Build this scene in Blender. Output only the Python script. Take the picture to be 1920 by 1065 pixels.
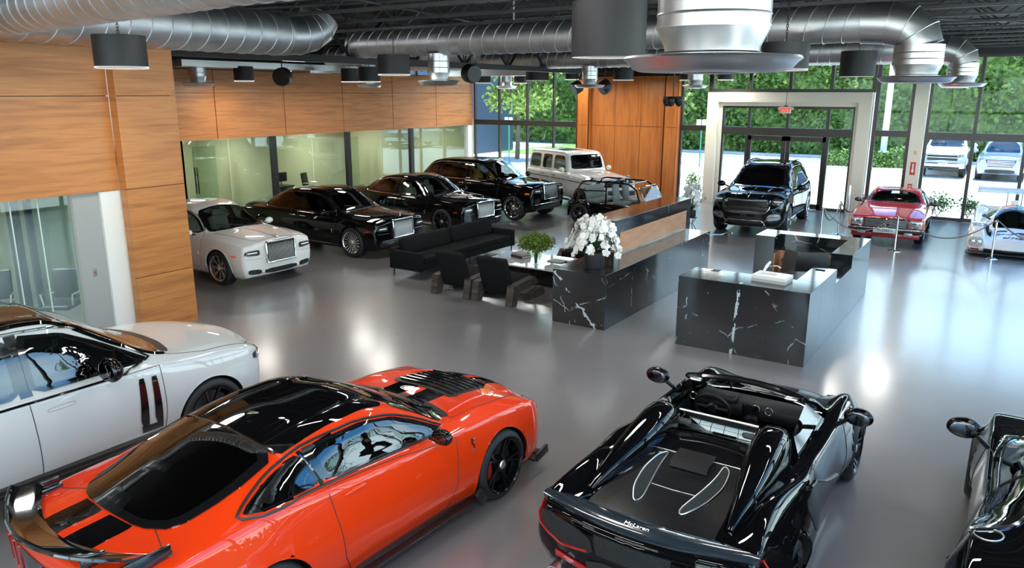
import bpy, bmesh, math, random
import numpy as np
from mathutils import Vector, Matrix
from mathutils.bvhtree import BVHTree
random.seed(7); RS = np.random.RandomState(7)
PI = math.pi
for _o in list(bpy.data.objects): bpy.data.objects.remove(_o)
SC = bpy.context.scene; COL = SC.collection

# ---------------------------------------------------------------- camera
F_PX, YAW, PITCH, ROLL, CAM_H = 1436.0, -0.58338, 0.244768, 0.0013944, 4.1
cd = bpy.data.cameras.new('camera'); cam = bpy.data.objects.new('camera', cd); COL.objects.link(cam)
cd.sensor_width = 36; cd.lens = F_PX/1920*36; cd.clip_end = 400; cd.clip_start = .05
_cy, _sy, _cp, _sp = math.cos(YAW), math.sin(YAW), math.cos(PITCH), math.sin(PITCH)
_f = Vector((_sy*_cp, _cy*_cp, -_sp)); _r = Vector((_cy, -_sy, 0)); _u = _r.cross(_f)
_rr = math.cos(ROLL)*_r+math.sin(ROLL)*_u; _uu = -math.sin(ROLL)*_r+math.cos(ROLL)*_u
M_ = Matrix.Identity(4)
for _i in range(3): M_[_i][0] = _rr[_i]; M_[_i][1] = _uu[_i]; M_[_i][2] = -_f[_i]
M_[2][3] = CAM_H
cam.matrix_world = M_; SC.camera = cam

# ---------------------------------------------------------------- world, sun, exposure
SC.view_settings.view_transform = 'Standard'; SC.view_settings.look = 'None'
SC.view_settings.gamma = 1; SC.view_settings.exposure = 0.66; SC.view_settings.use_curve_mapping = False
SC.cycles.use_denoising = True
SC.cycles.max_bounces = 9; SC.cycles.diffuse_bounces = 4; SC.cycles.glossy_bounces = 4
SC.cycles.transmission_bounces = 6; SC.cycles.transparent_max_bounces = 14
SC.cycles.sample_clamp_indirect = 6; SC.cycles.caustics_reflective = False; SC.cycles.caustics_refractive = False
W = bpy.data.worlds.new('world'); SC.world = W; W.use_nodes = True
nt = W.node_tree; nt.nodes.clear()
out = nt.nodes.new('ShaderNodeOutputWorld'); bg = nt.nodes.new('ShaderNodeBackground')
geo = nt.nodes.new('ShaderNodeTexCoord'); sep = nt.nodes.new('ShaderNodeSeparateXYZ')
nt.links.new(geo.outputs['Generated'], sep.inputs[0])
rmp = nt.nodes.new('ShaderNodeValToRGB'); nt.links.new(sep.outputs['Z'], rmp.inputs[0])
rmp.color_ramp.elements[0].position = 0.0; rmp.color_ramp.elements[0].color = (2.1, 2.15, 2.2, 1)
rmp.color_ramp.elements[1].position = .75; rmp.color_ramp.elements[1].color = (.05, .22, .70, 1)
_e = rmp.color_ramp.elements.new(.36); _e.color = (.12, .42, .95, 1)
_e = rmp.color_ramp.elements.new(.20); _e.color = (1.3, 1.5, 1.7, 1)
mp = nt.nodes.new('ShaderNodeMapping'); mp.inputs['Scale'].default_value = (1, 1, 2.4)
nt.links.new(geo.outputs['Generated'], mp.inputs[0])
nz = nt.nodes.new('ShaderNodeTexNoise'); nz.inputs['Scale'].default_value = 3.1; nz.inputs['Detail'].default_value = 6
nt.links.new(mp.outputs[0], nz.inputs[0])
cr = nt.nodes.new('ShaderNodeValToRGB'); cr.color_ramp.elements[0].position = .52; cr.color_ramp.elements[1].position = .70
nt.links.new(nz.outputs[0], cr.inputs[0])
mx = nt.nodes.new('ShaderNodeMixRGB'); mx.inputs[2].default_value = (1.15, 1.15, 1.18, 1)
nt.links.new(cr.outputs[0], mx.inputs[0]); nt.links.new(rmp.outputs[0], mx.inputs[1])
nt.links.new(mx.outputs[0], bg.inputs[0]); bg.inputs[1].default_value = 2.4
nt.links.new(bg.outputs[0], out.inputs[0])
sd = bpy.data.lights.new('sun', 'SUN'); sun = bpy.data.objects.new('sun', sd); COL.objects.link(sun)
sd.energy = 10; sd.angle = .009; sd.color = (1, .95, .86)
sun.rotation_euler = Vector((.06, .13, 1.0)).normalized().to_track_quat('Z', 'Y').to_euler()

# ---------------------------------------------------------------- helpers
def tag(o, label=None, cat=None, group=None, kind=None):
    if label: o['label'] = label
    if cat: o['category'] = cat
    if group: o['group'] = group
    if kind: o['kind'] = kind
    return o
def empty(name, loc=(0, 0, 0), rz=0, parent=None):
    o = bpy.data.objects.new(name, None); COL.objects.link(o); o.location = loc
    o.rotation_euler = (0, 0, rz); o.empty_display_size = .1
    if parent: o.parent = parent
    return o
def thing(name, label, cat, loc=(0, 0, 0), rz=0, group=None):
    return tag(empty(name, loc, rz), label, cat, group)
def kids(o): return [c for c in bpy.data.objects if c.parent == o]
def copy_tree(o, parent=None):
    c = o.copy(); COL.objects.link(c)
    if parent: c.parent = parent
    for ch in kids(o): copy_tree(ch, c)
    return c
class MB:
    def __init__(s): s.v = []; s.f = []; s.m = []
    def add(s, vs, fs, mi=0):
        b = len(s.v); s.v += [tuple(map(float, p)) for p in vs]
        for f in fs: s.f.append([b+i for i in f]); s.m.append(mi)
        return s
    def box(s, c, d, rz=0, ry=0, rx=0, mi=0, bev=0, seg=2):
        hx, hy, hz = d[0]/2, d[1]/2, d[2]/2
        if bev > 0:
            bm = bmesh.new(); bmesh.ops.create_cube(bm, size=1)
            for v in bm.verts: v.co = (v.co.x*d[0], v.co.y*d[1], v.co.z*d[2])
            bmesh.ops.bevel(bm, geom=list(bm.edges), offset=min(bev, hx*.98, hy*.98, hz*.98), segments=seg, profile=.5, affect='EDGES')
            bm.verts.index_update()
            vs = [v.co.copy() for v in bm.verts]; fs = [[v.index for v in f.verts] for f in bm.faces]; bm.free()
        else:
            vs = [Vector((x, y, z)) for x in (-hx, hx) for y in (-hy, hy) for z in (-hz, hz)]
            fs = [(0, 1, 3, 2), (4, 6, 7, 5), (0, 4, 5, 1), (2, 3, 7, 6), (0, 2, 6, 4), (1, 5, 7, 3)]
        R = Matrix.Rotation(rz, 3, 'Z') @ Matrix.Rotation(ry, 3, 'Y') @ Matrix.Rotation(rx, 3, 'X')
        cc = Vector(c)
        return s.add([R @ v+cc for v in vs], fs, mi)
    def b2(s, x0, x1, y0, y1, z0, z1, mi=0, bev=0):
        return s.box(((x0+x1)/2, (y0+y1)/2, (z0+z1)/2), (abs(x1-x0), abs(y1-y0), abs(z1-z0)), mi=mi, bev=bev)
    def tube(s, pts, r, n=8, closed=False, mi=0, cap=True):
        P = [Vector(p) for p in pts]; N = len(P); vs = []; fs = []
        if N < 2: return s
        prev = None
        for i, p in enumerate(P):
            if closed: t = P[(i+1) % N]-P[i-1]
            else: t = P[min(i+1, N-1)]-P[max(i-1, 0)]
            if t.length < 1e-9: t = Vector((0, 0, 1))
            t.normalize()
            if prev is None:
                a = Vector((0, 0, 1)) if abs(t.z) < .9 else Vector((1, 0, 0))
                nrm = t.cross(a).normalized()
            else:
                nrm = prev-t*prev.dot(t)
                nrm = nrm.normalized() if nrm.length > 1e-6 else t.orthogonal().normalized()
            prev = nrm; b = t.cross(nrm); rr = r[i] if hasattr(r, '__len__') else r
            for k in range(n):
                a = 2*PI*k/n; vs.append(p+nrm*rr*math.cos(a)+b*rr*math.sin(a))
        for i in range(N if closed else N-1):
            j = (i+1) % N
            for k in range(n): fs.append((i*n+k, i*n+(k+1) % n, j*n+(k+1) % n, j*n+k))
        if cap and not closed: fs += [tuple(range(n))[::-1], tuple((N-1)*n+k for k in range(n))]
        return s.add(vs, fs, mi)
    def lathe(s, prof, c=(0, 0, 0), n=32, ax='Z', mi=0, closed=False):
        vs = []; fs = []; L = len(prof)
        for k in range(n):
            a = 2*PI*k/n; ca, sa = math.cos(a), math.sin(a)
            for r, h in prof:
                v = (r*ca, r*sa, h) if ax == 'Z' else ((r*ca, h, r*sa) if ax == 'Y' else (h, r*ca, r*sa))
                vs.append((v[0]+c[0], v[1]+c[1], v[2]+c[2]))
        for k in range(n):
            k2 = (k+1) % n
            for i in range(L if closed else L-1):
                j = (i+1) % L; fs.append((k*L+i, k*L+j, k2*L+j, k2*L+i))
        return s.add(vs, fs, mi)
    def prism(s, poly, plane, a0, a1, mi=0):
        def q(u, v, w): return {'xy': (u, v, w), 'xz': (u, w, v), 'yz': (w, u, v)}[plane]
        n = len(poly); vs = [q(u, v, a0) for u, v in poly]+[q(u, v, a1) for u, v in poly]
        fs = [tuple(range(n)), tuple(range(n, 2*n))[::-1]]+[(i, i+n, (i+1) % n+n, (i+1) % n) for i in range(n)]
        return s.add(vs, fs, mi)
    def ellipsoid(s, c, r, n=16, m=10, mi=0, z0=-1, z1=1):
        vs = []; fs = []
        for j in range(m+1):
            t = math.asin(z0)+(math.asin(z1)-math.asin(z0))*j/m
            for i in range(n):
                a = 2*PI*i/n; vs.append((c[0]+r[0]*math.cos(t)*math.cos(a), c[1]+r[1]*math.cos(t)*math.sin(a), c[2]+r[2]*math.sin(t)))
        for j in range(m):
            for i in range(n): fs.append((j*n+i, j*n+(i+1) % n, (j+1)*n+(i+1) % n, (j+1)*n+i))
        return s.add(vs, fs, mi)
    def xf(s, M):
        s.v = [tuple(M @ Vector(p)) for p in s.v]; return s
    def build(s, name, mats, parent=None, smooth=True, ang=38, fixn=True):
        me = bpy.data.meshes.new(name); me.from_pydata(s.v, [], s.f)
        if not isinstance(mats, (list, tuple)): mats = [mats]
        for m in mats: me.materials.append(m)
        me.polygons.foreach_set('material_index', s.m)
        if fixn:
            bm = bmesh.new(); bm.from_mesh(me); bmesh.ops.recalc_face_normals(bm, faces=bm.faces); bm.to_mesh(me); bm.free()
        if smooth:
            me.polygons.foreach_set('use_smooth', [True]*len(me.polygons))
            me.set_sharp_from_angle(angle=math.radians(ang))
        me.update()
        o = bpy.data.objects.new(name, me); COL.objects.link(o)
        if parent: o.parent = parent
        return o
def text_obj(name, s, size, loc, rot, mat, parent=None, ext=.002, align='CENTER', shear=0, bold=0, sx=1):
    cu = bpy.data.curves.new('t', 'FONT'); cu.body = s; cu.size = size; cu.align_x = align; cu.align_y = 'CENTER'
    cu.extrude = ext; cu.shear = shear; cu.offset = bold; cu.resolution_u = 3
    o = bpy.data.objects.new('t', cu); COL.objects.link(o); dg = bpy.context.evaluated_depsgraph_get()
    me = bpy.data.meshes.new_from_object(o.evaluated_get(dg)); bpy.data.objects.remove(o)
    me.materials.clear(); me.materials.append(mat); r = bpy.data.objects.new(name, me); COL.objects.link(r)
    r.location = loc; r.rotation_euler = rot; r.scale = (sx, 1, 1)
    if parent: r.parent = parent
    return r
def text_on(name, s, size, o, u, v, mat, parent=None, **k):
    """text at o, reading along u with up v"""
    u = Vector(u).normalized(); v = Vector(v).normalized(); w = u.cross(v)
    M = Matrix((u, v, w)).transposed()
    return text_obj(name, s, size, o, M.to_euler(), mat, parent, **k)

# ---------------------------------------------------------------- materials
def newmat(name):
    m = bpy.data.materials.new(name); m.use_nodes = True; return m, m.node_tree, m.node_tree.nodes['Principled BSDF']
def P(name, col, rough=.5, metal=0, coat=0, spec=.5, emis=None, es=0, bump=None, coatr=.03):
    m, t, b = newmat(name)
    b.inputs['Base Color'].default_value = (*col, 1); b.inputs['Roughness'].default_value = rough
    b.inputs['Metallic'].default_value = metal; b.inputs['Coat Weight'].default_value = coat
    b.inputs['Coat Roughness'].default_value = coatr; b.inputs['Specular IOR Level'].default_value = spec
    if emis: b.inputs['Emission Color'].default_value = (*emis, 1); b.inputs['Emission Strength'].default_value = es
    if bump:
        n = t.nodes.new('ShaderNodeTexNoise'); n.inputs['Scale'].default_value = bump[0]; n.inputs['Detail'].default_value = 3
        tc = t.nodes.new('ShaderNodeTexCoord'); t.links.new(tc.outputs['Object'], n.inputs[0])
        bp = t.nodes.new('ShaderNodeBump'); bp.inputs['Strength'].default_value = bump[1]; bp.inputs['Distance'].default_value = bump[2] if len(bump) > 2 else .01
        t.links.new(n.outputs[0], bp.inputs['Height']); t.links.new(bp.outputs[0], b.inputs['Normal'])
    return m
def glass(name, tint=(.9, .95, .92), refl=1.0, rough=0.0):
    m, t, b = newmat(name); t.nodes.remove(b); o = t.nodes['Material Output']
    tr = t.nodes.new('ShaderNodeBsdfTransparent'); tr.inputs[0].default_value = (*tint, 1)
    gl = t.nodes.new('ShaderNodeBsdfGlossy'); gl.inputs['Roughness'].default_value = rough
    lw = t.nodes.new('ShaderNodeLayerWeight'); lw.inputs[0].default_value = .5
    pw = t.nodes.new('ShaderNodeMath'); pw.operation = 'POWER'; pw.inputs[1].default_value = 5; t.links.new(lw.outputs['Facing'], pw.inputs[0])
    fr = t.nodes.new('ShaderNodeMath'); fr.operation = 'MULTIPLY_ADD'; fr.inputs[1].default_value = .95; fr.inputs[2].default_value = .045; t.links.new(pw.outputs[0], fr.inputs[0])
    mu = t.nodes.new('ShaderNodeMath'); mu.operation = 'MULTIPLY'; mu.inputs[1].default_value = refl; mu.use_clamp = True
    mi = t.nodes.new('ShaderNodeMixShader')
    t.links.new(fr.outputs[0], mu.inputs[0]); t.links.new(mu.outputs[0], mi.inputs[0])
    t.links.new(tr.outputs[0], mi.inputs[1]); t.links.new(gl.outputs[0], mi.inputs[2]); t.links.new(mi.outputs[0], o.inputs[0])
    return m
def ramp_noise(name, scale, stops, rough, map_scale=(1, 1, 1), detail=6, dist=0, rough_rng=None, bump=0, coat=0, coordname='Object', coatr=.1, spec=.5):
    m, t, b = newmat(name)
    tc = t.nodes.new('ShaderNodeTexCoord'); mp = t.nodes.new('ShaderNodeMapping'); mp.inputs['Scale'].default_value = map_scale
    n = t.nodes.new('ShaderNodeTexNoise'); n.inputs['Scale'].default_value = scale; n.inputs['Detail'].default_value = detail
    n.inputs['Distortion'].default_value = dist
    t.links.new(tc.outputs[coordname], mp.inputs[0]); t.links.new(mp.outputs[0], n.inputs[0])
    r = t.nodes.new('ShaderNodeValToRGB'); el = r.color_ramp.elements
    el[0].position = stops[0][0]; el[0].color = (*stops[0][1], 1); el[1].position = stops[-1][0]; el[1].color = (*stops[-1][1], 1)
    for p, c in stops[1:-1]: e = el.new(p); e.color = (*c, 1)
    t.links.new(n.outputs[0], r.inputs[0]); t.links.new(r.outputs[0], b.inputs['Base Color'])
    b.inputs['Roughness'].default_value = rough; b.inputs['Coat Weight'].default_value = coat; b.inputs['Coat Roughness'].default_value = coatr
    b.inputs['Specular IOR Level'].default_value = spec
    if rough_rng:
        mr = t.nodes.new('ShaderNodeMapRange'); mr.inputs[3].default_value = rough_rng[0]; mr.inputs[4].default_value = rough_rng[1]
        mr.inputs[1].default_value = .3; mr.inputs[2].default_value = .7
        t.links.new(n.outputs[0], mr.inputs[0]); t.links.new(mr.outputs[0], b.inputs['Roughness'])
    if bump:
        bp = t.nodes.new('ShaderNodeBump'); bp.inputs['Strength'].default_value = bump; bp.inputs['Distance'].default_value = .01
        t.links.new(n.outputs[0], bp.inputs['Height']); t.links.new(bp.outputs[0], b.inputs['Normal'])
    return m
WOOD = [(.25, (.33, .115, .028)), (.48, (.47, .175, .045)), (.6, (.54, .215, .058)), (.8, (.40, .145, .036))]
woodH = ramp_noise('walnut panel, horizontal grain', 1.3, WOOD, .38, (.6, .6, 9), 8, .6)
woodV = ramp_noise('walnut panel, vertical grain', 1.3, [(p, (c[0]*.85, c[1]*.72, c[2]*.55)) for p, c in WOOD], .36, (8, 8, .5), 8, .5)
woodT = ramp_noise('light wood inlay', 2, [(.3, (.42, .20, .10)), (.7, (.55, .28, .15))], .4, (1, 1, 7), 6, .3)
woodG = ramp_noise('weathered dark wood', 3, [(.3, (.022, .019, .017)), (.7, (.09, .074, .06))], .55, (1, 6, 6), 6, .5)
floorM = ramp_noise('polished grey concrete', .55, [(.25, (.175, .168, .176)), (.5, (.205, .197, .206)), (.75, (.24, .231, .241))], .34, (1, 1, 1), 5, .2, coat=.9, coatr=.17, spec=.5)
floorM.node_tree.nodes['Principled BSDF'].inputs['Coat IOR'].default_value = 1.9
cream = P('cream painted wall', (.74, .70, .60), .6)
whiteP = P('white paint', (.80, .80, .78), .5)
officeW = P('pale green office wall', (.44, .43, .27), .7)
greyP = P('grey paint', (.35, .36, .35), .6)
blk = P('black metal', (.02, .02, .022), .4, .3)
frameM = P('dark bronze aluminium', (.055, .05, .048), .35, .6)
mullW = P('brushed aluminium', (.6, .62, .62), .3, .9)
ceilB = P('black painted steel', (.012, .012, .014), .55)
deckM = P('black roof deck', (.008, .008, .009), .8)
chrome = P('chrome', (.85, .86, .88), .06, 1)
steel = P('brushed steel', (.80, .80, .82), .3, 1)
glassW = glass('window glass', (.88, .96, .95), .2)
glassO = glass('office glass', (.82, .90, .86), 1.6)
glassC = glass('clear glass', (.93, .96, .95), 1.0)
glassD = glass('tinted car glass', (.04, .045, .05), 2.8)
glassM_ = glass('light tinted car glass', (.40, .45, .44), 2.0)
rubber = P('black rubber', (.012, .012, .013), .6)
plastic = P('black plastic', (.014, .014, .015), .4)
seatB = P('black leather', (.02, .02, .022), .5)
seatC = P('cream leather', (.55, .52, .45), .5)
seatY = P('mustard leather', (.62, .33, .03), .5)
fabricB = P('charcoal fabric', (.008, .008, .009), .95, spec=.2, bump=(200, .6, .004))
shadeM = P('black drum fabric', (.018, .018, .020), .55, spec=.5, bump=(400, .2, .002))
lampE = P('frosted lamp disc', (.9, .9, .9), .4, emis=(1, .96, .88), es=5)
redL = P('red lamp lens', (.35, .008, .006), .12, coat=1, emis=(1, .02, .01), es=.03)
amberL = P('amber lens', (.8, .16, .01), .15, coat=1, emis=(1, .2, .0), es=.1)
lensM = P('headlamp lens', (.35, .37, .40), .08, .6, coat=1)
lensD = P('dark headlamp housing', (.06, .065, .07), .1, .3, coat=1)
ledM = P('lamp led bar', (.95, .97, 1), .2, emis=(1, 1, 1), es=.6)
def paint(name, col, metal=0.0, rough=.3): return P(name, col, rough, metal, 1.0, spec=.10, coatr=.008)
pBlack = P('gloss black paint', (.003, .003, .0035), .3, 0, .85, spec=.0, coatr=.006); pWhite = paint('gloss white paint', (.80, .80, .79))
pPearl = paint('pearl white paint', (.56, .58, .58)); pOrange = paint('orange red paint', (.82, .042, .003), rough=.4)
pRed = paint('dark red paint', (.35, .012, .015)); pGloss = P('gloss black trim', (.006, .006, .007), .06, 0, 1)
pSilver = paint('silver paint', (.42, .44, .47), .8)
def duct_mat():
    m, t, b = newmat('galvanised duct'); b.inputs['Metallic'].default_value = 1; b.inputs['Roughness'].default_value = .46
    tc = t.nodes.new('ShaderNodeTexCoord'); n = t.nodes.new('ShaderNodeTexNoise'); n.inputs['Scale'].default_value = 3
    n.inputs['Detail'].default_value = 5; t.links.new(tc.outputs['Object'], n.inputs[0])
    r = t.nodes.new('ShaderNodeValToRGB'); r.color_ramp.elements[0].color = (.52, .52, .53, 1); r.color_ramp.elements[1].color = (.68, .68, .69, 1)
    r.color_ramp.elements[0].position = .3; r.color_ramp.elements[1].position = .7
    t.links.new(n.outputs[0], r.inputs[0]); t.links.new(r.outputs[0], b.inputs['Base Color'])
    return m
ductM = duct_mat()
zinc = P('bright galvanised sheet', (.62, .63, .64), .33, 1)
def marble_mat(vein=None):
    m, t, b = newmat('black marble with white veins')
    tc = t.nodes.new('ShaderNodeTexCoord')
    n = t.nodes.new('ShaderNodeTexNoise'); n.inputs['Scale'].default_value = 1.5; n.inputs['Detail'].default_value = 8
    t.links.new(tc.outputs['Object'], n.inputs[0])
    mixv = t.nodes.new('ShaderNodeMixRGB'); mixv.blend_type = 'ADD'; mixv.inputs[0].default_value = .35
    t.links.new(tc.outputs['Object'], mixv.inputs[1]); t.links.new(n.outputs['Color'], mixv.inputs[2])
    v = t.nodes.new('ShaderNodeTexVoronoi'); v.feature = 'DISTANCE_TO_EDGE'; v.inputs['Scale'].default_value = .85
    t.links.new(mixv.outputs[0], v.inputs[0])
    r = t.nodes.new('ShaderNodeValToRGB'); r.color_ramp.elements[0].color = (1, 1, 1, 1); r.color_ramp.elements[1].color = (0, 0, 0, 1)
    r.color_ramp.elements[0].position = .0; r.color_ramp.elements[1].position = .007
    t.links.new(v.outputs[0], r.inputs[0])
    n2 = t.nodes.new('ShaderNodeTexNoise'); n2.inputs['Scale'].default_value = 4.5; n2.inputs['Detail'].default_value = 9
    t.links.new(tc.outputs['Object'], n2.inputs[0])
    r2 = t.nodes.new('ShaderNodeValToRGB'); r2.color_ramp.elements[0].position = .50; r2.color_ramp.elements[1].position = .60
    t.links.new(n2.outputs[0], r2.inputs[0])
    mu = t.nodes.new('ShaderNodeMath'); mu.operation = 'MULTIPLY'; t.links.new(r.outputs[0], mu.inputs[0]); t.links.new(r2.outputs[0], mu.inputs[1])
    n3 = t.nodes.new('ShaderNodeTexNoise'); n3.inputs['Scale'].default_value = 26; n3.inputs['Detail'].default_value = 3
    t.links.new(tc.outputs['Object'], n3.inputs[0])
    r3 = t.nodes.new('ShaderNodeValToRGB'); r3.color_ramp.elements[0].position = .74; r3.color_ramp.elements[1].position = .80
    t.links.new(n3.outputs[0], r3.inputs[0])
    mx_ = t.nodes.new('ShaderNodeMath'); mx_.operation = 'MAXIMUM'; t.links.new(mu.outputs[0], mx_.inputs[0]); t.links.new(r3.outputs[0], mx_.inputs[1])
    mc = t.nodes.new('ShaderNodeMixRGB'); mc.inputs[1].default_value = (.008, .012, .015, 1); mc.inputs[2].default_value = (.5, .55, .57, 1)
    fac = mx_.outputs[0]
    for (ax, az, cst, wd, lo, hi) in (vein or []):
        sp_ = t.nodes.new('ShaderNodeSeparateXYZ'); t.links.new(tc.outputs['Object'], sp_.inputs[0])
        def M2(op, a, bb):
            q = t.nodes.new('ShaderNodeMath'); q.operation = op
            for i_, v_ in enumerate((a, bb)):
                if v_ is None: continue
                if isinstance(v_, (int, float)): q.inputs[i_].default_value = v_
                else: t.links.new(v_, q.inputs[i_])
            return q.outputs[0]
        nn = t.nodes.new('ShaderNodeTexNoise'); nn.inputs['Scale'].default_value = 7; nn.inputs['Detail'].default_value = 8; t.links.new(tc.outputs['Object'], nn.inputs[0])
        d = M2('ADD', M2('MULTIPLY', sp_.outputs[0], ax), M2('MULTIPLY', sp_.outputs[2], az)); d = M2('ADD', d, cst); d = M2('ADD', d, M2('MULTIPLY', M2('SUBTRACT', nn.outputs[0], .5), .34))
        k_ = M2('LESS_THAN', M2('ABSOLUTE', d, None), wd); k_ = M2('MULTIPLY', k_, M2('GREATER_THAN', n2.outputs[0], .47))
        k_ = M2('MULTIPLY', k_, M2('LESS_THAN', sp_.outputs[1], hi)); k_ = M2('MULTIPLY', k_, M2('GREATER_THAN', sp_.outputs[1], lo))
        fac = M2('MAXIMUM', fac, k_)
    t.links.new(fac, mc.inputs[0]); t.links.new(mc.outputs[0], b.inputs['Base Color'])
    b.inputs['Roughness'].default_value = .09; b.inputs['Specular IOR Level'].default_value = .95
    return m
marble = marble_mat()
marbleL = marble_mat([(1.12, 1, -.42, .028, -2.8, -2.5), (2.2, 1, .30, .012, -2.8, -2.5)])
marbleR = marble_mat([(-6, .35, -.75, .13, -2.8, -2.5)])
# ================================================================ ROOM SHELL
def struct(name, mb, mats, parent=None, smooth=False, **k):
    o = mb.build(name, mats, parent, smooth=smooth, **k)
    if not parent: o['kind'] = 'structure'
    return o
XL, XN, XR, YB, YF = -21.3, -12.4, 3.4, 29.0, -9.0
m = MB().b2(-26, XR+.2, YF-.2, YB+.12, -.12, 0); struct('floor', m, floorM)
m = MB().b2(-26, XR+.3, YF-.3, YB+.6, 6.02, 6.3); struct('ceiling', m, deckM)
m = MB().b2(-60, 45, YB+.12, 120, -.3, -.02).b2(XR+.2, 45, -30, YB+.12, -.3, -.02); 
asphalt = ramp_noise('sunlit concrete apron', 6, [(.3, (.50, .50, .50)), (.7, (.62, .62, .62))], .8)
struct('floor_outdoor_pavement', m, asphalt)
# far left wooden band with joints
def panel_wall(mb, x, y0s, zs, t=.06, g=.012):
    """wood panels facing +x at plane x"""
    for a, b in zip(y0s[:-1], y0s[1:]):
        for c, d in zip(zs[:-1], zs[1:]): mb.b2(x-t, x, a+g, b-g, c+g/2, d-g/2)
m = MB(); ys = [8.2, 12.7, 15.4, 18.13, 20.87, 23.6, 26.35, 29.0]
panel_wall(m, XL, ys, [2.66, 4.08, 4.78])
wl = struct('wall_left', m, woodH)
m = MB().b2(XL-.2, XL-.06, 8.2, 29, 2.66, 4.8); struct('backing_board', m, blk, wl)
m = MB().b2(XL-.2, XL-.02, 8.2, 29.1, 5.15, 6.02); m.b2(XL-.2, XL-.02, 8.2, 18.2, 4.78, 5.15)
for y in (21.2, 23.2, 25.2, 27.2, 29.0): m.b2(XL-.14, XL-.02, y-.12, y+.02, 4.78, 5.15)
struct('clerestory_frame', m, blk, wl)
m = MB().b2(XL-.1, XL-.09, 18.2, 29, 4.78, 5.15); struct('clerestory_glass', m, glassW, wl)
# foreground wood wall with office opening
m = MB(); 
panel_wall(m, XN-.2, [YF, -2, 2.2, 7.12], [2.50, 4.04, 4.90])
m.b2(XN-.06, XN, 7.12, 8.19, 0, 1.0-.006); m.b2(XN-.06, XN, 7.12, 8.19, 1.006, 2.52); m.b2(XN-.06, XN, 7.12, 8.19, 2.53, 4.034); m.b2(XN-.06, XN, 7.12, 8.19, 4.046, 4.9)
m.b2(XN-.2, XN-.06, 7.12, 7.16, 0, 4.9)
m.b2(XL, XN-.08, 8.13, 8.185, 0, 4.9)
wn = struct('wall_foreground', m, woodH)
m = MB().b2(XN-.3, XN-.26, YF, 7.1, 2.52, 4.88).b2(XN-.26, XN-.07, 7.17, 8.12, .02, 4.85)
struct('backing_board', m, blk, wn)
m = MB().b2(XN-.45, XN-.28, 6.35, 6.78, 0, 2.5); struct('trim_1', m, greyP)
m = MB().b2(XN-.40, XN-.22, 6.78, 7.12, 0, 2.5); struct('trim_2', m, whiteP)
# foreground office shell
m = MB().b2(-17.2, -17.0, YF, 8.1, 0, 3.0).b2(-17.2, XN-.3, 7.95, 8.1, 0, 3.0).b2(-17.2, XN-.3, YF, YF+.1, 0, 3.0)
struct('wall_foreground_office', m, P('grey green office wall', (.30, .31, .25), .7))
m = MB().b2(-17.2, XN-.3, YF, 8.1, 2.9, 3.0); struct('ceiling_foreground_office', m, whiteP)
# glass of the foreground office: frameless panes
gf = [-6, -3.4, -.8, 1.6, 3.55, 4.75, 5.45, 5.85, 6.35]
m = MB()
for a, b in zip(gf[:-1], gf[1:]): m.b2(XN-.36, XN-.35, a+.006, b-.006, .02, 2.49)
o = struct('window_1', m, glassO)
m = MB()
for a in gf[1:-1]: m.b2(XN-.365, XN-.345, a-.008, a+.008, .02, 2.49)
struct('joint_strip', m, P('glass edge', (.55, .65, .62), .2), o)
# interior black framed glass door seen through it
m = MB()
for y in (6.95, 7.9): m.b2(-15.6, -15.5, y-.05, y+.05, 0, 2.35)
m.b2(-15.6, -15.5, 6.9, 7.95, 2.3, 2.5).b2(-15.2, -15.05, 6.42, 6.58, 0, 2.9)
o = struct('door_3', m, blk)
struct('door_glass', MB().b2(-15.56, -15.55, 6.95, 7.9, 0, 2.3), glassO, o)
m = MB()
for x, y in ((-15.45, 7.75),): m.tube([(x, y, .75), (x, y, 1.6)], .02).tube([(x-.06, y, .95), (x, y, .95)], .012).tube([(x-.06, y, 1.4), (x, y, 1.4)], .012)
struct('door_handle', m, steel, o)
# back offices (behind the left band)
yo = [8.3, 14.05, 17.6, 21.1, 24.75, 29.0]
m = MB().b2(-25.7, -25.6, 8.2, 29.1, 0, 3.0)
for y in yo[1:-1]: m.b2(-25.6, XL-.15, y-.06, y+.06, 0, 2.9)
m.b2(-25.6, XL-.1, 8.2, 8.3, 0, 3.0); m.b2(-25.6, XL-.06, 28.9, 29.1, 0, 3.0)
struct('wall_office', m, officeW)
struct('ceiling_office', MB().b2(-25.7, XL-.06, 8.2, 29.1, 2.9, 3.0), whiteP)
for i, (a, b) in enumerate(zip(yo[:-1], yo[1:])):
    m = MB()
    mid = [a, (a+b)/2, b] if i else [a, b]
    for c, d in zip(mid[:-1], mid[1:]): m.b2(XL-.1, XL-.09, c+.02, d-.02, .02, 2.64)
    o = struct('window_%d' % (i+2), m, glassO)
    m = MB().b2(XL-.16, XL-.02, b-.1, b+.1, 0, 2.66) if i < 4 else MB().b2(XL-.2, XL+.02, b-.42, b-.12, 0, 2.66)
    if i == 0: m.b2(XL-.16, XL-.02, 13.95, 14.15, 0, 2.66)
    struct('window_frame', m, blk if i < 4 else whiteP, o)
# doors inside the offices (ladder pulls)
for i, y in enumerate((16.9, 23.9)):
    m = MB().b2(-23.62, -23.6, y-.9, y, 0, 2.3); o = struct('door_%d' % (4+i), m, glassO)
    m = MB().tube([(-23.54, y-.82, .7), (-23.54, y-.82, 1.6)], .022).tube([(-23.68, y-.82, .7), (-23.68, y-.82, 1.6)], .022).tube([(-23.7, y-.82, 1.0), (-23.5, y-.82, 1.0)], .014).tube([(-23.7, y-.82, 1.35), (-23.5, y-.82, 1.35)], .014)
    struct('door_handle', m, blk, o)
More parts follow.
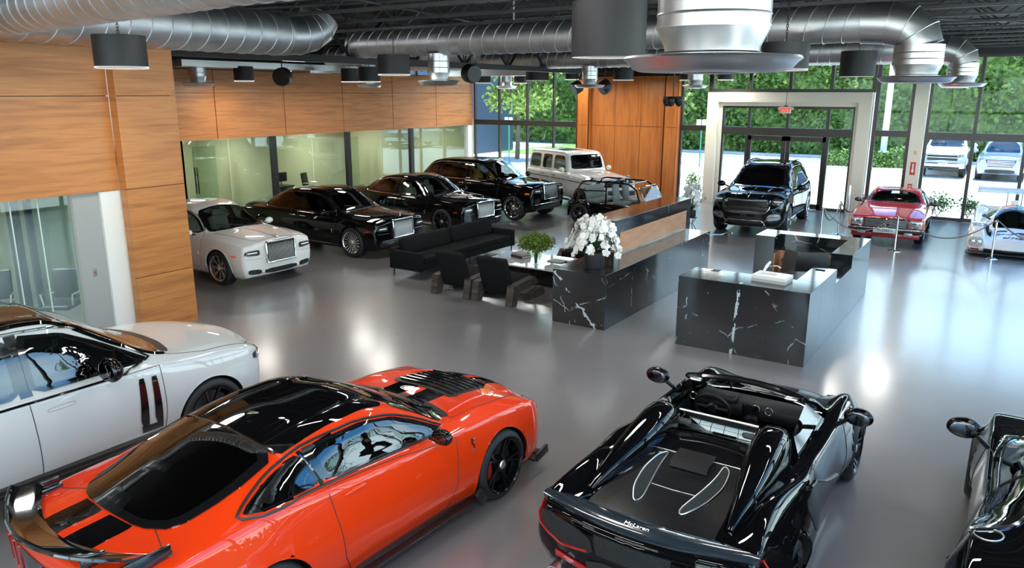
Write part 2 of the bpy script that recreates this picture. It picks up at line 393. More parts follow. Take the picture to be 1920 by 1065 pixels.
# ------------------------------------------------ back wall
def bay(name, xs, zs, bars, y=YB, fr=frameM, fw=.07, dy=.14, thick=None):
    """glazed bay: vertical mullions at xs, horizontal bars (z0,z1)"""
    m = MB()
    for x in xs: m.b2(x-fw/2, x+fw/2, y-dy/2, y+dy/2, zs[0], zs[1])
    for a, b in bars: m.b2(xs[0], xs[-1], y-dy/2-.012, y+dy/2-.01, a, b)
    o = struct(name, m, fr)
    struct('window_glass', MB().b2(xs[0], xs[-1], y-.006, y+.006, zs[0], zs[1]), glassW, o)
    return o
bay('window_8', [-21.15, -19.81, -18.34, -17.0, -15.72], (0, 5.2), [(0, .1), (2.70, 2.92), (5.1, 5.25)])
m = MB()
px = [-15.75, -15.15, -14.06, -12.95, -11.89, -11.3]
for i, (a, b) in enumerate(zip(px[:-1], px[1:])):
    f = YB-.30 if i in (0, 4) else YB-.1
    for c, d in ((0, 2.79), (2.805, 4.74)): m.b2(a+.008, b-.008, f, f+.05, c, d)
m.b2(-15.75, -15.7, YB-.3, YB, 0, 4.74).b2(-11.35, -11.3, YB-.3, YB+.1, 0, 4.74)
m.b2(-15.2, -15.15, YB-.3, YB-.05, 0, 4.74).b2(-11.89, -11.84, YB-.3, YB-.05, 0, 4.74)
wb = struct('wall_back', m, woodV)
struct('backing_board', MB().b2(-15.7, -11.35, YB-.04, YB+.1, 0, 6.0), blk, wb)
tag(MB().b2(-12.36, -12.28, YB-.125, YB-.10, .38, .50, bev=.005).build('wall_outlet', whiteP), 'small white power outlet low on the wood wall behind the white off-roader', 'outlet')
bay('window_9', [-11.24, -10.17], (0, 5.2), [(0, .08), (2.70, 2.90), (5.1, 5.25)])
# cream entrance surround
m = MB()
m.b2(-10.14, -9.74, YB-.35, YB+.25, 0, 4.13).b2(-4.87, -4.47, YB-.35, YB+.25, 0, 4.13).b2(-9.74, -4.87, YB-.35, YB+.25, 3.78, 4.13)
m.b2(-9.74, -9.62, YB-.15, YB+.25, 0, 3.78).b2(-4.99, -4.87, YB-.15, YB+.25, 0, 3.78).b2(-9.62, -4.99, YB-.15, YB+.25, 3.64, 3.78)
struct('wall_entrance_surround', m, cream)
bay('window_10', [-10.10, -8.66, -7.24, -5.85, -4.50], (4.13, 5.25), [(4.13, 4.24), (5.15, 5.3)], fw=.11)
bay('window_11', [-9.60, -8.62, -7.24, -5.86, -5.02], (2.60, 3.64), [(2.60, 2.88), (3.56, 3.64)], fw=.09)
bay('window_12', [-9.60, -8.66], (0, 2.62), [(0, .1)], fw=.09)
bay('window_13', [-5.82, -5.02], (0, 2.62), [(0, .1)], fw=.09)
for i, (a, b) in enumerate(((-8.64, -7.25), (-7.23, -5.84))):
    m = MB().b2(a, a+.14, YB-.04, YB+.04, 0, 2.58).b2(b-.14, b, YB-.04, YB+.04, 0, 2.58).b2(a, b, YB-.04, YB+.04, 2.42, 2.58).b2(a, b, YB-.04, YB+.04, .02, .2)
    o = struct('door_%d' % (i+1), m, frameM)
    struct('door_glass', MB().b2(a+.1, b-.1, YB-.005, YB+.005, .1, 2.5), glassW, o)
    hx = b-.2 if i == 0 else a+.2
    struct('door_handle', MB().tube([(hx, YB-.06, .95), (hx, YB-.12, .95), (hx, YB-.12, 1.35), (hx, YB-.06, 1.35)], .014), steel, o)
bay('window_14', [-4.36, -3.27], (0, 5.2), [(0, .08), (2.68, 2.88), (5.15, 5.3)], fw=.12)
m = MB().b2(-3.2, -2.80, YB-.35, YB+.25, 0, 5.3); struct('trim_3', m, cream)
bay('window_15', [-2.76, -1.40, .02, 1.45, 2.9, 3.35], (0, 5.25), [(0, .1), (2.62, 2.86), (5.2, 5.34)], fw=.1)
struct('trim_4', MB().b2(-21.3, 3.5, YB-.15, YB+.3, 5.28, 6.02), ceilB)
# right hand glazed wall and wall behind the camera (seen in the reflections)
ys = [YF+2.1*i for i in range(19)]
m = MB()
for y in ys: m.b2(XR-.06, XR+.06, y-.05, y+.05, 0, 6.0)
for a, b in ((0, .1), (2.62, 2.80), (5.9, 6.02)): m.b2(XR-.07, XR+.05, YF, YB, a, b)
o = struct('window_16', m, frameM); struct('window_glass', MB().b2(XR-.005, XR+.005, YF, YB, 0, 5.95), glassW, o)
xs = [-12.4, -10, -7.5, -5, -2.5, 0, 2.5, 3.35]
m = MB()
for x in xs: m.b2(x-.05, x+.05, YF-.06, YF+.06, 0, 5.3)
for a, b in ((0, .1), (2.62, 2.80), (5.2, 5.34)): m.b2(-12.4, XR, YF-.07, YF+.05, a, b)
o = struct('window_17', m, frameM); struct('window_glass', MB().b2(-12.4, XR, YF-.005, YF+.005, 0, 5.3), glassW, o)
struct('wall_front', MB().b2(-26, XR+.2, YF-.1, YF+.1, 5.34, 6.02).b2(-26, -12.4, YF-.1, YF, 0, 5.4), whiteP)
# ------------------------------------------------ ceiling structure
def joist(y, x0, x1, zb=5.48, zt=5.95, pitch=.62):
    m = MB()
    m.b2(x0, x1, y-.045, y+.045, zb, zb+.05).b2(x0, x1, y-.045, y+.045, zt-.05, zt)
    n = int((x1-x0)/pitch); pts = [(x0+i*pitch, y, (zb+.03) if i % 2 else (zt-.03)) for i in range(n+1)]
    for a, b in zip(pts[:-1], pts[1:]): m.tube([a, b], .016, 4, cap=False)
    return m
jm = P('grey primed steel', (.055, .055, .06), .5)
for k in range(13):
    y = 28.6-1.66*k
    tag(joist(y, -21.2 if y > 8 else -12.6, 3.3).build('bar_joist', jm, smooth=False), None, None)
    o = bpy.context.scene.collection.objects[-1]
for k, o in enumerate([o for o in bpy.data.objects if o.name.startswith('bar_joist')]):
    tag(o, 'dark steel lattice joist spanning the ceiling above the ducts', 'roof joist', 'roof joists across the ceiling')
# girder trusses along the depth of the room
def girder(name, x, y0, y1, zb, zt, n, label):
    m = MB().b2(x-.12, x+.12, y0, y1, zb, zb+.16).b2(x-.1, x+.1, y0, y1, zt-.14, zt)
    s = (y1-y0)/n
    for i in range(n):
        a = y0+i*s
        m.tube([(x, a, zt-.07), (x, a+s*.5, zb+.08)], .055, 4).tube([(x, a+s, zt-.07), (x, a+s*.5, zb+.08)], .055, 4)
        m.tube([(x, a+s*.4, zt-.07), (x, a+s*.5, zb+.08)], .03, 4).tube([(x, a+s*.6, zt-.07), (x, a+s*.5, zb+.08)], .03, 4)
    tag(m.build(name, ceilB, smooth=False), label, 'truss')
girder('girder_truss', -13.9, 8.4, 28.7, 4.78, 5.95, 9, 'black steel girder truss with V webs running back to the wood end wall')
girder('girder_truss', -21.0, 8.4, 28.7, 4.95, 5.9, 8, 'black girder truss above the long left wood wall')
m = MB()
for pts in ([(-19, 9.2, 5.66), (3.2, 12.8, 5.66)], [(-17, 21.5, 5.62), (3, 9.3, 5.62)], [(-13, 26, 5.64), (-9, 6, 5.64)], [(-3.5, 18, 5.68), (3.2, 26.5, 5.68)]):
    m.tube(pts, .03, 8)
tag(m.build('sprinkler_pipe', jm), 'thin dark sprinkler pipework slung under the roof joists', 'pipe')
o = tag(MB().lathe([(0, 0), (.07, 0), (.085, .03), (.085, .07), (.06, .09), (0, .09)], (-9.6, 14.6, 5.30), 20).tube([(-9.6, 14.6, 5.38), (-9.6, 14.6, 6.02)], .02).build('smoke_detector', whiteP), 'white smoke detector under the ceiling above the middle duct', 'detector')
# ------------------------------------------------ ducts
def duct(pts, r, rib=.28, name='spiral_duct', label='', mats=ductM, helix=True, rr=.012, cat='duct'):
    m = MB(); m.tube(pts, r, 36)
    P_ = [Vector(p) for p in pts]
    d0 = 0
    for a, b in zip(P_[:-1], P_[1:]):
        L = (b-a).length; t = (b-a).normalized(); n1 = t.orthogonal().normalized(); n2 = t.cross(n1); k = 0
        s = rib/2
        while s < L:
            ring = [a+t*(s+(rib*.35)*math.sin(q*2*PI/28+1))+ (n1*math.cos(q*2*PI/28)+n2*math.sin(q*2*PI/28))*(r+.002) for q in range(28)]
            m.tube(ring, rr, 5, closed=True); s += rib
    o = m.build(name, mats); tag(o, label, cat)
    a, b = P_[0], P_[-1]
    for t in (.12, .5, .88):
        p = a.lerp(b, t) if len(P_) == 2 else P_[1].lerp(P_[0], t)
        MB().tube([p+Vector((0, 0, r*.98)), p+Vector((0, 0, 6.03-p.z))], .010, 6).build('hanger_rod', jm, o)
    return o
def diffuser_parts(root, r_neck, r_plate, z, ztop):
    """local: vertical riser from z to ztop, pan below"""
    m = MB().lathe([(r_neck*1.0, ztop), (r_neck*1.0, z+.30), (r_neck*1.02, z+.30), (r_neck*1.02, z+.28), (r_neck, z+.28), (r_neck*.86, z+.17), (r_neck*.84, z+.13)], n=40)
    for q in (.2, .55): 
        zz = z+.3+(ztop-z-.3)*q
        m.lathe([(r_neck, zz), (r_neck*1.015, zz+.008), (r_neck, zz+.016)], n=40)
    m.build('riser', zinc, root)
    MB().lathe([(r_neck*.84, z+.12), (r_plate, z+.10), (r_plate+.012, z+.085), (r_plate-.02, z+.06), (r_plate*.90, z+.015), (r_plate*.82, z), (.35*r_plate, z-.005), (.35*r_plate, z+.01), (r_plate*.8, z+.02), (r_plate*.84, z+.08), (r_neck*.8, z+.10)], n=48).build('pan', P('satin aluminium pan', (.66, .66, .67), .36, 1), root)
    m = MB().lathe([(0, z-.012), (.3*r_plate, z-.012), (.33*r_plate, z), (0, z+.004)], n=32)
    m.build('diffuser_core', P('grey diffuser core', (.4, .4, .41), .35, .9), root)
def diffuser(x, y, z, rn, rp, ztop, label, elbow=None):
    root = thing('air_diffuser', label, 'air diffuser', (x, y, 0), group=None)
    diffuser_parts(root, rn, rp, z, ztop)
    return root
def elbow(m, c0, c1, c2, r, n=3):
    """gored elbow from c0 through corner c1 to c2"""
    c0, c1, c2 = Vector(c0), Vector(c1), Vector(c2); pts = [c0]
    for i in range(n+1):
        t = i/n; pts.append((1-t)**2*c0+2*t*(1-t)*c1+t*t*c2)
    m.tube(pts[1:], r, 36)
    for p, q in zip(pts[2:-1], pts[3:]):
        t = (q-p).normalized(); 
    return m
def gored(c0, corner, c2, r, name_parent=None):
    m = MB(); elbow(m, c0, corner, c2, r, 4)
    c0, c1, c2 = Vector(c0), Vector(corner), Vector(c2)
    P_ = [(1-i/4)**2*c0+2*(i/4)*(1-i/4)*c1+(i/4)**2*c2 for i in range(5)]
    for i, p in enumerate(P_):
        t = (P_[min(i+1, 4)]-P_[max(i-1, 0)]).normalized(); n1 = t.orthogonal().normalized(); n2 = t.cross(n1)
        m.tube([p+(n1*math.cos(q*PI/14)+n2*math.sin(q*PI/14))*(r+.003) for q in range(28)], .008, 5, closed=True)
    return m
ZD = 5.2
zsm = P('sheet metal elbow', (.60, .60, .61), .38, 1)
# trunk B
duct([(-12.35, -6, 5.2), (-12.35, 10.6, 5.2)], .40, label='wide spiral duct running along the top of the foreground wood wall', rib=.36)
m = gored((-12.35, 10.55, 5.2), (-12.35, 11.45, 5.2), (-12.35, 11.55, 5.55), .395); tag(m.build('duct_elbow', zsm), 'sheet metal elbow capping the end of the wide left duct', 'duct elbow')
# branch A, C, D
duct([(-12.0, 5.52, 5.22), (-6.2, 4.82, 5.22), (-4.2, 4.75, 5.22), (-2.7, 5.3, 5.22)], .34, label='pale spiral duct crossing the top left corner toward the camera', rib=.30)
o = duct([(-13.9, 14.1, 5.22), (-2.45, 14.1, 5.22)], .315, label='long spiral duct crossing the middle of the room to a big elbow', rib=.30)
duct([(-20.5, 23.1, 5.22), (-2.3, 23.1, 5.22)], .33, label='rear spiral duct crossing in front of the entrance windows', rib=.32)
duct([(-19.0, 18.0, 5.22), (-14.3, 19.8, 5.22)], .28, label='short dim spiral duct behind the girder at the left', rib=.3)
duct([(-6.5, 27.2, 5.22), (-2.6, 27.2, 5.22)], .245, label='small spiral duct just inside the glass right of the entrance', rib=.3)
# drops with elbows: (x, y, neck r, pan r)
def drop(xs, y, x, rn, rp, rd, z=4.26, zc=5.22, label=''):
    root = thing('air_diffuser', label, 'air diffuser', (x, y, 0))
    m = gored((xs-x, 0, zc), (.02, 0, zc), (0, 0, 4.82), rd); m.build('elbow', zsm, root)
    diffuser_parts(root, rn, rp, z, 4.84)
    return root
drop(-2.6, 5.3, -1.87, .375, .585, .36, z=4.24, zc=5.22, label='huge round metal ceiling diffuser with dished pan, nearest the camera')
drop(-2.45, 14.1, -1.60, .365, .57, .335, label='round diffuser under the big gored elbow at the end of the middle duct')
drop(-2.3, 23.1, -1.55, .33, .55, .33, label='round diffuser with dark elbow at the end of the rear duct, third from the camera')
drop(-2.6, 27.2, -2.0, .27, .42, .25, label='smallest diffuser nearest the right windows, behind two others')
for x, y, rn, rp, lb in ((-11.3, 14.1, .245, .47, 'diffuser on a straight tap below the middle duct'),
                         (-20.0, 13.98, .24, .44, 'round diffuser in front of the left wood wall beside the foreground pillar'),
                         (-12.2, 23.1, .26, .50, 'round diffuser in front of the back wood wall'),
                         (-19.0, 19.9, .24, .42, 'small round diffuser partly hidden by a drum pendant before the left wood wall'),
                         (-18.3, 27.3, .25, .42, 'small diffuser in front of the back left windows'),
                         (-9.9, 26.6, .27, .42, 'small diffuser beside the window strip left of the entrance'),
                         (-11.72, 4.3, .22, .36, 'pale green tinted diffuser cut by the left edge of the picture')):
    r = diffuser(x, y, 4.26, rn, rp, 4.95 if (y in (14.1, 23.1) or (x, y) == (-20.0, 13.98)) else 6.0, lb)
# rectangular galvanised ducts by the left wall
m = MB().b2(-21.0, -19.7, 13.3, 22.5, 4.80, 4.98).b2(-20.9, -20.0, 18.2, 19.2, 4.72, 4.99)
tag(m.build('rectangular_duct', zinc, smooth=False), 'flat rectangular galvanised duct along the left wood wall', 'duct')
m = MB().b2(-20.5, -16.5, 26.0, 26.7, 4.75, 4.98)
tag(m.build('rectangular_duct', zinc, smooth=False), 'flat rectangular duct in front of the back left windows', 'duct')
# ------------------------------------------------ drum pendants
def pendant(R_=.45, H_=.64):
    root = thing('drum_pendant', 'x', 'pendant lamp')
    MB().lathe([(R_, 0), (R_, H_), (R_-.012, H_), (R_-.012, 0)], n=48, closed=True).build('lamp_shade', shadeM, root)
    MB().lathe([(0, .04), (R_-.02, .04), (R_-.02, .05), (0, .05)], n=40).build('diffuser_disc', lampE, root)
    m = MB().tube([(-R_+.01, 0, H_-.02), (R_-.01, 0, H_-.02)], .006).tube([(0, -R_+.01, H_-.02), (0, R_-.01, H_-.02)], .006)
    m.build('spider', blk, root)
    m = MB(); z = H_-.02; k = 0
    while z < 1.02:
        h = .05; a = (k % 2)*PI/2
        ring = [(math.cos(a)*.014*math.cos(t), math.sin(a)*.014*math.cos(t), z+.02+.028*math.sin(t)) for t in [q*PI/4 for q in range(8)]]
        m.tube(ring, .0045, 4, closed=True); z += .042; k += 1
    m.tube([(0, 0, 1.02), (0, 0, 1.63)], .006); m.build('chain', blk, root)
    return root
ld = bpy.data.lights.new('pendant_lamp', 'AREA'); ld.shape = 'DISK'; ld.size = .8; ld.energy = 30; ld.color = (1, .95, .88)
pend = [(-10.5, 6.17, 4.41, .745, 'black drum pendant hanging against the foreground wood wall at left'),
 (-11.75, 13.1, 4.46, .77, 'black drum pendant in front of the middle duct, left of its diffuser'),
 (-4.4, 8.79, 4.52, 1, 'largest black drum pendant, closest to the camera at the top'),
 (-3.43, 13.2, 4.45, .815, 'black drum pendant on a chain partly behind the huge diffuser pan'),
 (-3.92, 22.3, 4.52, .97, 'black drum pendant on a chain above the right of the entrance'),
 (-2.85, 24.6, 4.45, 1, 'black drum pendant half hidden behind the big elbow at right'),
 (-16.4, 17.2, 4.39, .70, 'smaller black drum pendant overlapped by a small diffuser before the wood wall'),
 (-18.7, 18.7, 4.42, .62, 'small black drum pendant touching the left of another before the wood wall'),
 (-19.0, 26.6, 4.47, .72, 'small black drum pendant at the far end of the left wood wall'),
 (-18.0, 27.9, 4.47, .6, 'tiny black drum pendant high in the back left window'),
 (-15.7, 25.5, 4.55, .98, 'black drum pendant above the white off-roader in the back left windows'),
 (-15.6, 28.0, 4.6, .6, 'tiny black drum pendant at the right of the back left windows'),
 (-12.95, 27.2, 4.55, .85, 'black drum pendant in front of the back wood wall'),
 (-10.35, 27.2, 4.53, .75, 'black drum pendant at the left of the window strip by the wood wall'),
 (-9.3, 28.0, 4.54, .62, 'small black drum pendant high above the entrance surround'),
 (-19.8, 15.4, 4.41, .63, 'small black drum pendant under the flat duct before the left wood wall')]
pr = pendant(); prn = []; pr2 = pendant(.29, .44); used2 = []
for i, (x, y, z, s, lb) in enumerate(pend):
    if s > .9: o = pr if not prn else copy_tree(pr); prn.append(o)
    else: o = pr2 if not used2 else copy_tree(pr2); used2.append(o)
    q_ = s if s > .9 else s/.64
    o.location = (x, y, z); o.scale = (q_, q_, 1); o['label'] = lb; o['group'] = 'black drum pendants'
    l = bpy.data.objects.new('bulb', ld); COL.objects.link(l); l.parent = o; l.location = (0, 0, .03)
# linear ceiling lamps between the joists (their reflections show on every bonnet)
ll = bpy.data.lights.new('strip_lamp', 'AREA'); ll.shape = 'RECTANGLE'; ll.size = 2.3; ll.size_y = .16; ll.energy = 36; ll.color = (1, .98, .95)
lk = 0
for x, y in [(x, y) for x in (-8.6, -5.0, 2.0) for y in (-2.5, 1.2, 7.4)]+[(-1.0, -2.5), (-1.0, 1.2), (-1.2, 10.6), (2.0, 10.6), (2.0, 4.4)]:
    if True:
        root = thing('strip_light', 'slim black ceiling strip light mounted between the roof joists', 'ceiling light', (x, y, 5.92), 0, 'ceiling strip lights')
        MB().b2(-1.2, 1.2, -.1, .1, 0, .1).build('housing', blk, root, smooth=False)
        MB().b2(-1.17, 1.17, -.08, .08, -.012, 0).build('lens', lampE, root, smooth=False)
        l = bpy.data.objects.new('tube_lamp', ll); COL.objects.link(l); l.parent = root; l.location = (0, 0, -.02); lk += 1
# office ceiling panels
lo = bpy.data.lights.new('panel_lamp', 'AREA'); lo.size = .6; lo.energy = 80
for (x, y) in ((-23.6, 11.5), (-23.6, 15.8), (-23.6, 19.4), (-23.6, 22.9), (-23.6, 26.8), (-14.6, 0), (-14.6, 3.2), (-14.6, 6.0)):
    root = thing('office_ceiling_panel', 'square flush white ceiling light panel inside an office', 'ceiling light', (x, y, 2.89), 0, 'office ceiling light panels')
    MB().b2(-.3, .3, -.3, .3, -.03, 0).build('panel_frame', whiteP, root, smooth=False)
    MB().b2(-.27, .27, -.27, .27, -.035, -.03).build('lens', lampE, root, smooth=False)
    l = bpy.data.objects.new('tube_lamp', lo); COL.objects.link(l); l.parent = root; l.location = (0, 0, -.045)
# round black speaker/spot heads
def spotdrum(x, y, z, r, rx, rz, lb):
    root = thing('ceiling_speaker', lb, 'speaker', (x, y, z))
    m = MB().lathe([(0, -.16), (r*.9, -.16), (r, -.12), (r, .12), (r*.9, .16), (0, .16)], n=32, ax='Y'); 
    m.xf(Matrix.Rotation(rz, 4, 'Z') @ Matrix.Rotation(rx, 4, 'X')).build('speaker_body', plastic, root)
    MB().tube([(0, 0, r*.5), (0, 0, 6.02-z)], .015).build('bracket', blk, root)
spotdrum(-17.5, 14.9, 4.52, .25, .1, .55, 'round black speaker drum on a bracket in front of the left wood wall')
spotdrum(-14.6, 26.6, 4.30, .24, .5, -.6, 'tilted black speaker drum by the back left windows')
spotdrum(-12.4, 24.6, 4.30, .24, .5, -.6, 'tilted black speaker drum before the back wood wall')
spotdrum(-11.5, 15.6, 4.55, .22, .1, 1.2, 'black speaker drum hidden behind the middle diffuser riser')
# camera cluster
root = thing('projector_cluster', 'cluster of black domed cameras on a long ceiling rod before the wood wall', 'camera', (-8.03, 20, 3.9))
MB().tube([(0, 0, .1), (0, 0, 2.12)], .018).build('rod', blk, root)
MB().b2(-.26, .26, -.04, .04, .05, .11).lathe([(0, .1), (.12, .1), (.14, .04), (.12, .0), (0, 0)], n=20).build('mount', plastic, root)
for dx, dy in ((-.17, 0), (.17, 0), (0, -.16)):
    MB().lathe([(0, -.16), (.07, -.13), (.11, -.06), (.12, .04), (0, .05)], (dx, dy, 0), 20).build('camera_dome', plastic, root)
# exit sign
root = thing('exit_sign', 'red lettered EXIT sign hanging on a thin rod before the entrance', 'sign', (-6.85, 27, 3.55))
MB().box((0, 0, 0), (.36, .04, .22), bev=.008).build('sign_plate', P('exit sign face', (.82, .74, .62), .4), root)
text_on('lettering', 'EXIT', .17, (0, -.022, -.005), (1, 0, 0), (0, 0, 1), P('exit red', (.75, .03, .02), .4, emis=(1, .05, .02), es=.6), root, bold=.006)
MB().tube([(0, 0, .11), (0, 0, 2.47)], .009).lathe([(0, .16), (.07, .14), (.07, .11), (0, .11)], n=16).build('rod', blk, root)
for sx in (.22, -.22): MB().box((sx, 0, .05), (.06, .08, .09), bev=.01).build('lamp_head', P('beige plastic', (.6, .56, .48), .5), root)
# signs on the cream column
m = MB().box((-3.0, YB-.355, 1.68), (.16, .012, .42), bev=.004)
o = tag(m.build('fire_extinguisher_sign', P('sign red', (.55, .05, .04), .5)), 'tall red fire extinguisher arrow sign on the cream column', 'sign')
MB().prism([(-3.0-.05, 1.62), (-3.0, 1.52), (-3.0+.05, 1.62)], 'xz', YB-.366, YB-.362).b2(-3.02, -2.98, YB-.366, YB-.362, 1.6, 1.83).build('arrow', whiteP, o, smooth=False)
o = tag(MB().box((-3.02, YB-.36, 1.1), (.13, .03, .14), bev=.006).build('alarm_pull', P('alarm red', (.5, .02, .02), .4)), 'small red fire alarm box low on the cream column', 'alarm')
MB().b2(-3.06, -2.98, YB-.38, YB-.374, 1.08, 1.12).build('pull_handle', whiteP, o)
tag(MB().box((-2.98, YB-.355, 2.2), (.09, .012, .14), bev=.004).build('wall_plate', P('tan plastic', (.65, .5, .3), .5)), 'small tan plate high on the cream column', 'wall plate')
# ================================================================ CAR BUILDER
def pch(keys):
    xs = np.array([k[0] for k in keys], float); ys = np.array([k[1] for k in keys], float)
    if len(xs) == 1: return lambda x: ys[0]
    h = np.diff(xs); d = np.diff(ys)/h; mm = np.zeros(len(xs)); mm[0] = d[0]; mm[-1] = d[-1]
    for i in range(1, len(xs)-1):
        if d[i-1]*d[i] > 0:
            w1 = 2*h[i]+h[i-1]; w2 = h[i]+2*h[i-1]; mm[i] = (w1+w2)/(w1/d[i-1]+w2/d[i])
    def f(x):
        x = min(max(x, xs[0]), xs[-1]); i = min(int(np.searchsorted(xs, x, 'right'))-1, len(xs)-2); i = max(i, 0)
        t = (x-xs[i])/h[i]; t2 = t*t; t3 = t2*t
        return (2*t3-3*t2+1)*ys[i]+(t3-2*t2+t)*h[i]*mm[i]+(-2*t3+3*t2)*ys[i+1]+(t3-t2)*h[i]*mm[i+1]
    return f
def inpoly(x, y, poly):
    c = False; n = len(poly); j = n-1
    for i in range(n):
        xi, yi = poly[i]; xj, yj = poly[j]
        if (yi > y) != (yj > y) and x < (xj-xi)*(y-yi)/(yj-yi)+xi: c = not c
        j = i
    return c
def chaikin(p, n=2, q=.2):
    for _ in range(n):
        o = []
        for i in range(len(p)):
            a, b = p[i], p[(i+1) % len(p)]
            o += [(a[0]*(1-q)+b[0]*q, a[1]*(1-q)+b[1]*q), (a[0]*q+b[0]*(1-q), a[1]*q+b[1]*(1-q))]
        p = o
    return p
def resample(p, step):
    o = []
    for i in range(len(p)):
        a, b = p[i], p[(i+1) % len(p)]; L = math.hypot(b[0]-a[0], b[1]-a[1]); n = max(1, int(round(L/step)))
        for k in range(n): o.append((a[0]+(b[0]-a[0])*k/n, a[1]+(b[1]-a[1])*k/n))
    return o
def shrink(p, f):
    cx = sum(q[0] for q in p)/len(p); cy = sum(q[1] for q in p)/len(p)
    return [(cx+(x-cx)*f, cy+(y-cy)*f) for x, y in p]
class Car:
    def __init__(s, name, label, cat, loc, head, spec, mat, group=None):
        s.root = thing(name, label, cat, loc, math.radians(head), group); s.mat = mat; s.sp = spec; s.root.scale = (spec.get('scale', 1.03),)*3
        g = lambda k, d=None: pch(spec[k]) if k in spec else (pch(d) if d else None)
        s.wid = g('wid'); s.zb = g('zb', [(0, .22)]); s.zs = g('zs'); s.zc = g('zc'); s.y6 = g('y6')
        s.sh = g('sh', [(0, .05)]); s.crown = g('crown', [(0, .04)]); s.z3 = g('z3', [(0, .62)]); s.y5 = g('y5', [(0, .035)])
        s.z6 = g('z6'); s.bow = spec.get('bow', .12); s.x0 = spec['x0']; s.x1 = spec['x1']
        s.ends = spec.get('ends', (.10, .10, .10, .10))  # rear len, rear r, front len, front r
        s.fb = spec.get('fb', .10); s.rb = spec.get('rb', .05); s.fa = spec.get('fa', .0); s.ra = spec.get('ra', 0)
        s.wh = spec['wheels']  # (xf, xr, R tyre, arch R, width y)
        s.windows = []; s.concave = spec.get('concave', False)
        s.make_grid()
    def rings(s, x):
        w = s.wid(x); zb = s.zb(x); zs = s.zs(x); zc = s.zc(x); y4 = w-s.sh(x); y5 = y4-s.y5(x)
        y6 = min(s.y6(x), y5-.01) if not s.concave else s.y6(x)
        if s.z6: z6 = s.z6(x)
        else: z6 = min(s.zc(x+s.bow), s.zc(x-s.bow))-s.crown(x)
        z5 = zs+s.sp.get('z5', .015)
        if not s.concave: z6 = max(z6, z5+.003); zc = max(zc, z6+.003)
        z3 = zb+(zs-zb)*s.sp.get('f3', .62)
        rk = s.sp.get('rk', .10)
        return [(0, zb), (w-rk, zb), (w-.02, zb+(z3-zb)*.42), (w, z3), (y4, zs), (y5, z5), (y6, z6), (y6*.52, z6+(zc-z6)*.72), (0, zc)]
    def section(s, x, n):
        R = [np.array(r) for r in s.rings(x)]; sharp = s.sp.get('sharp', {1, 5})
        K = len(R); out = []; vs = []
        d = [max(np.linalg.norm(R[i+1]-R[i]), 1e-4) for i in range(K-1)]
        T = []
        for i in range(K):
            if i == 0: t = np.array((1., 0.))
            elif i == K-1: t = np.array((-1., 0.))
            else: t = (R[i+1]-R[i-1])/(d[i]+d[i-1])
            T.append(t)
        for i in range(K-1):
            a, b = R[i], R[i+1]; ta, tb = T[i], T[i+1]; ch = (b-a)/d[i]
            if i in sharp: ta = ch
            if i+1 in sharp: tb = ch
            m_ = n[i] if hasattr(n, '__len__') else n
            for k in range(m_):
                t = k/m_; t2 = t*t; t3 = t2*t
                p = (2*t3-3*t2+1)*a+(t3-2*t2+t)*ta*d[i]+(-2*t3+3*t2)*b+(t3-t2)*tb*d[i]
                out.append(p); vs.append(i+t)
        out.append(R[-1]); vs.append(float(K-1))
        return np.array(out), np.array(vs)
    def deform(s, x, y, z, end=0):
        L = s.sp.get('dl', .5)
        if x > s.x1-L:
            t = (x-(s.x1-L))/L; t = t*t; x -= t*(s.fb*y*y+s.fa*(z-.3))
        if x < s.x0+L:
            t = ((s.x0+L)-x)/L; t = t*t; x += t*(s.rb*y*y+s.ra*(z-.3))
        return (x, y, z)
    def make_grid(s):
        sp = s.sp; dens = sp.get('dens', .05)
        # stations
        xs = [s.x0]; x = s.x0
        while x < s.x1-1e-6:
            sl = abs(s.zc(x+.01)-s.zc(x-.01))/.02
            st = dens/math.sqrt(1+sl*sl)
            de = min(x-s.x0, s.x1-x)
            if de < .16: st = min(st, .022)
            x = min(x+st, s.x1); xs.append(x)
        if xs[-1]-xs[-2] < .004: xs.pop(-2)
        n = sp.get('n', [5, 4, 5, 5, 2, 7, 5, 5])
        rows = []; 
        for x in xs:
            pts, vs = s.section(x, n); M = len(pts); P_ = pts.copy()
            # rounding at ends
            eL, er, fL, fr = s.ends
            c = 0; r = 0
            if x-s.x0 < eL: c = 1-math.sqrt(max(0, 1-((eL-(x-s.x0))/eL)**2)); r = er
            if s.x1-x < fL: c = 1-math.sqrt(max(0, 1-((fL-(s.x1-x))/fL)**2)); r = fr
            if r*c > 0:
                zm = (pts[:, 1].min()+pts[:, 1].max())/2; hz = (pts[:, 1].max()-pts[:, 1].min())/2+1e-6
                k = (pts[:, 1]-zm)/hz
                P_[:, 1] = pts[:, 1]-np.sign(k)*np.abs(k)**.7*r*c*np.minimum(1, hz/r*.9)
                ym = pts[:, 0].max(); P_[:, 0] = pts[:, 0]*(1-r*c/ym)
            rows.append(P_)
        s.M = M; s.vs = vs; s.xs = xs; NL = 2*M-2; V = []; VJ = []
        for x, P_ in zip(xs, rows):
            for j in range(NL):
                k = j if j < M else 2*M-2-j; sg = -1 if j < M else 1
                y = P_[k, 0]*sg; V.append(s.deform(x, y, P_[k, 1])); VJ.append(vs[k])
        F = []; FV = []
        for i in range(len(xs)-1):
            for j in range(NL):
                j2 = (j+1) % NL; F.append((i*NL+j, i*NL+j2, (i+1)*NL+j2, (i+1)*NL+j))
                FV.append((VJ[j]+VJ[j2])/2 if not (j2 == 0) else VJ[j]/2)
        # end caps
        nc = sp.get('nc', 14)
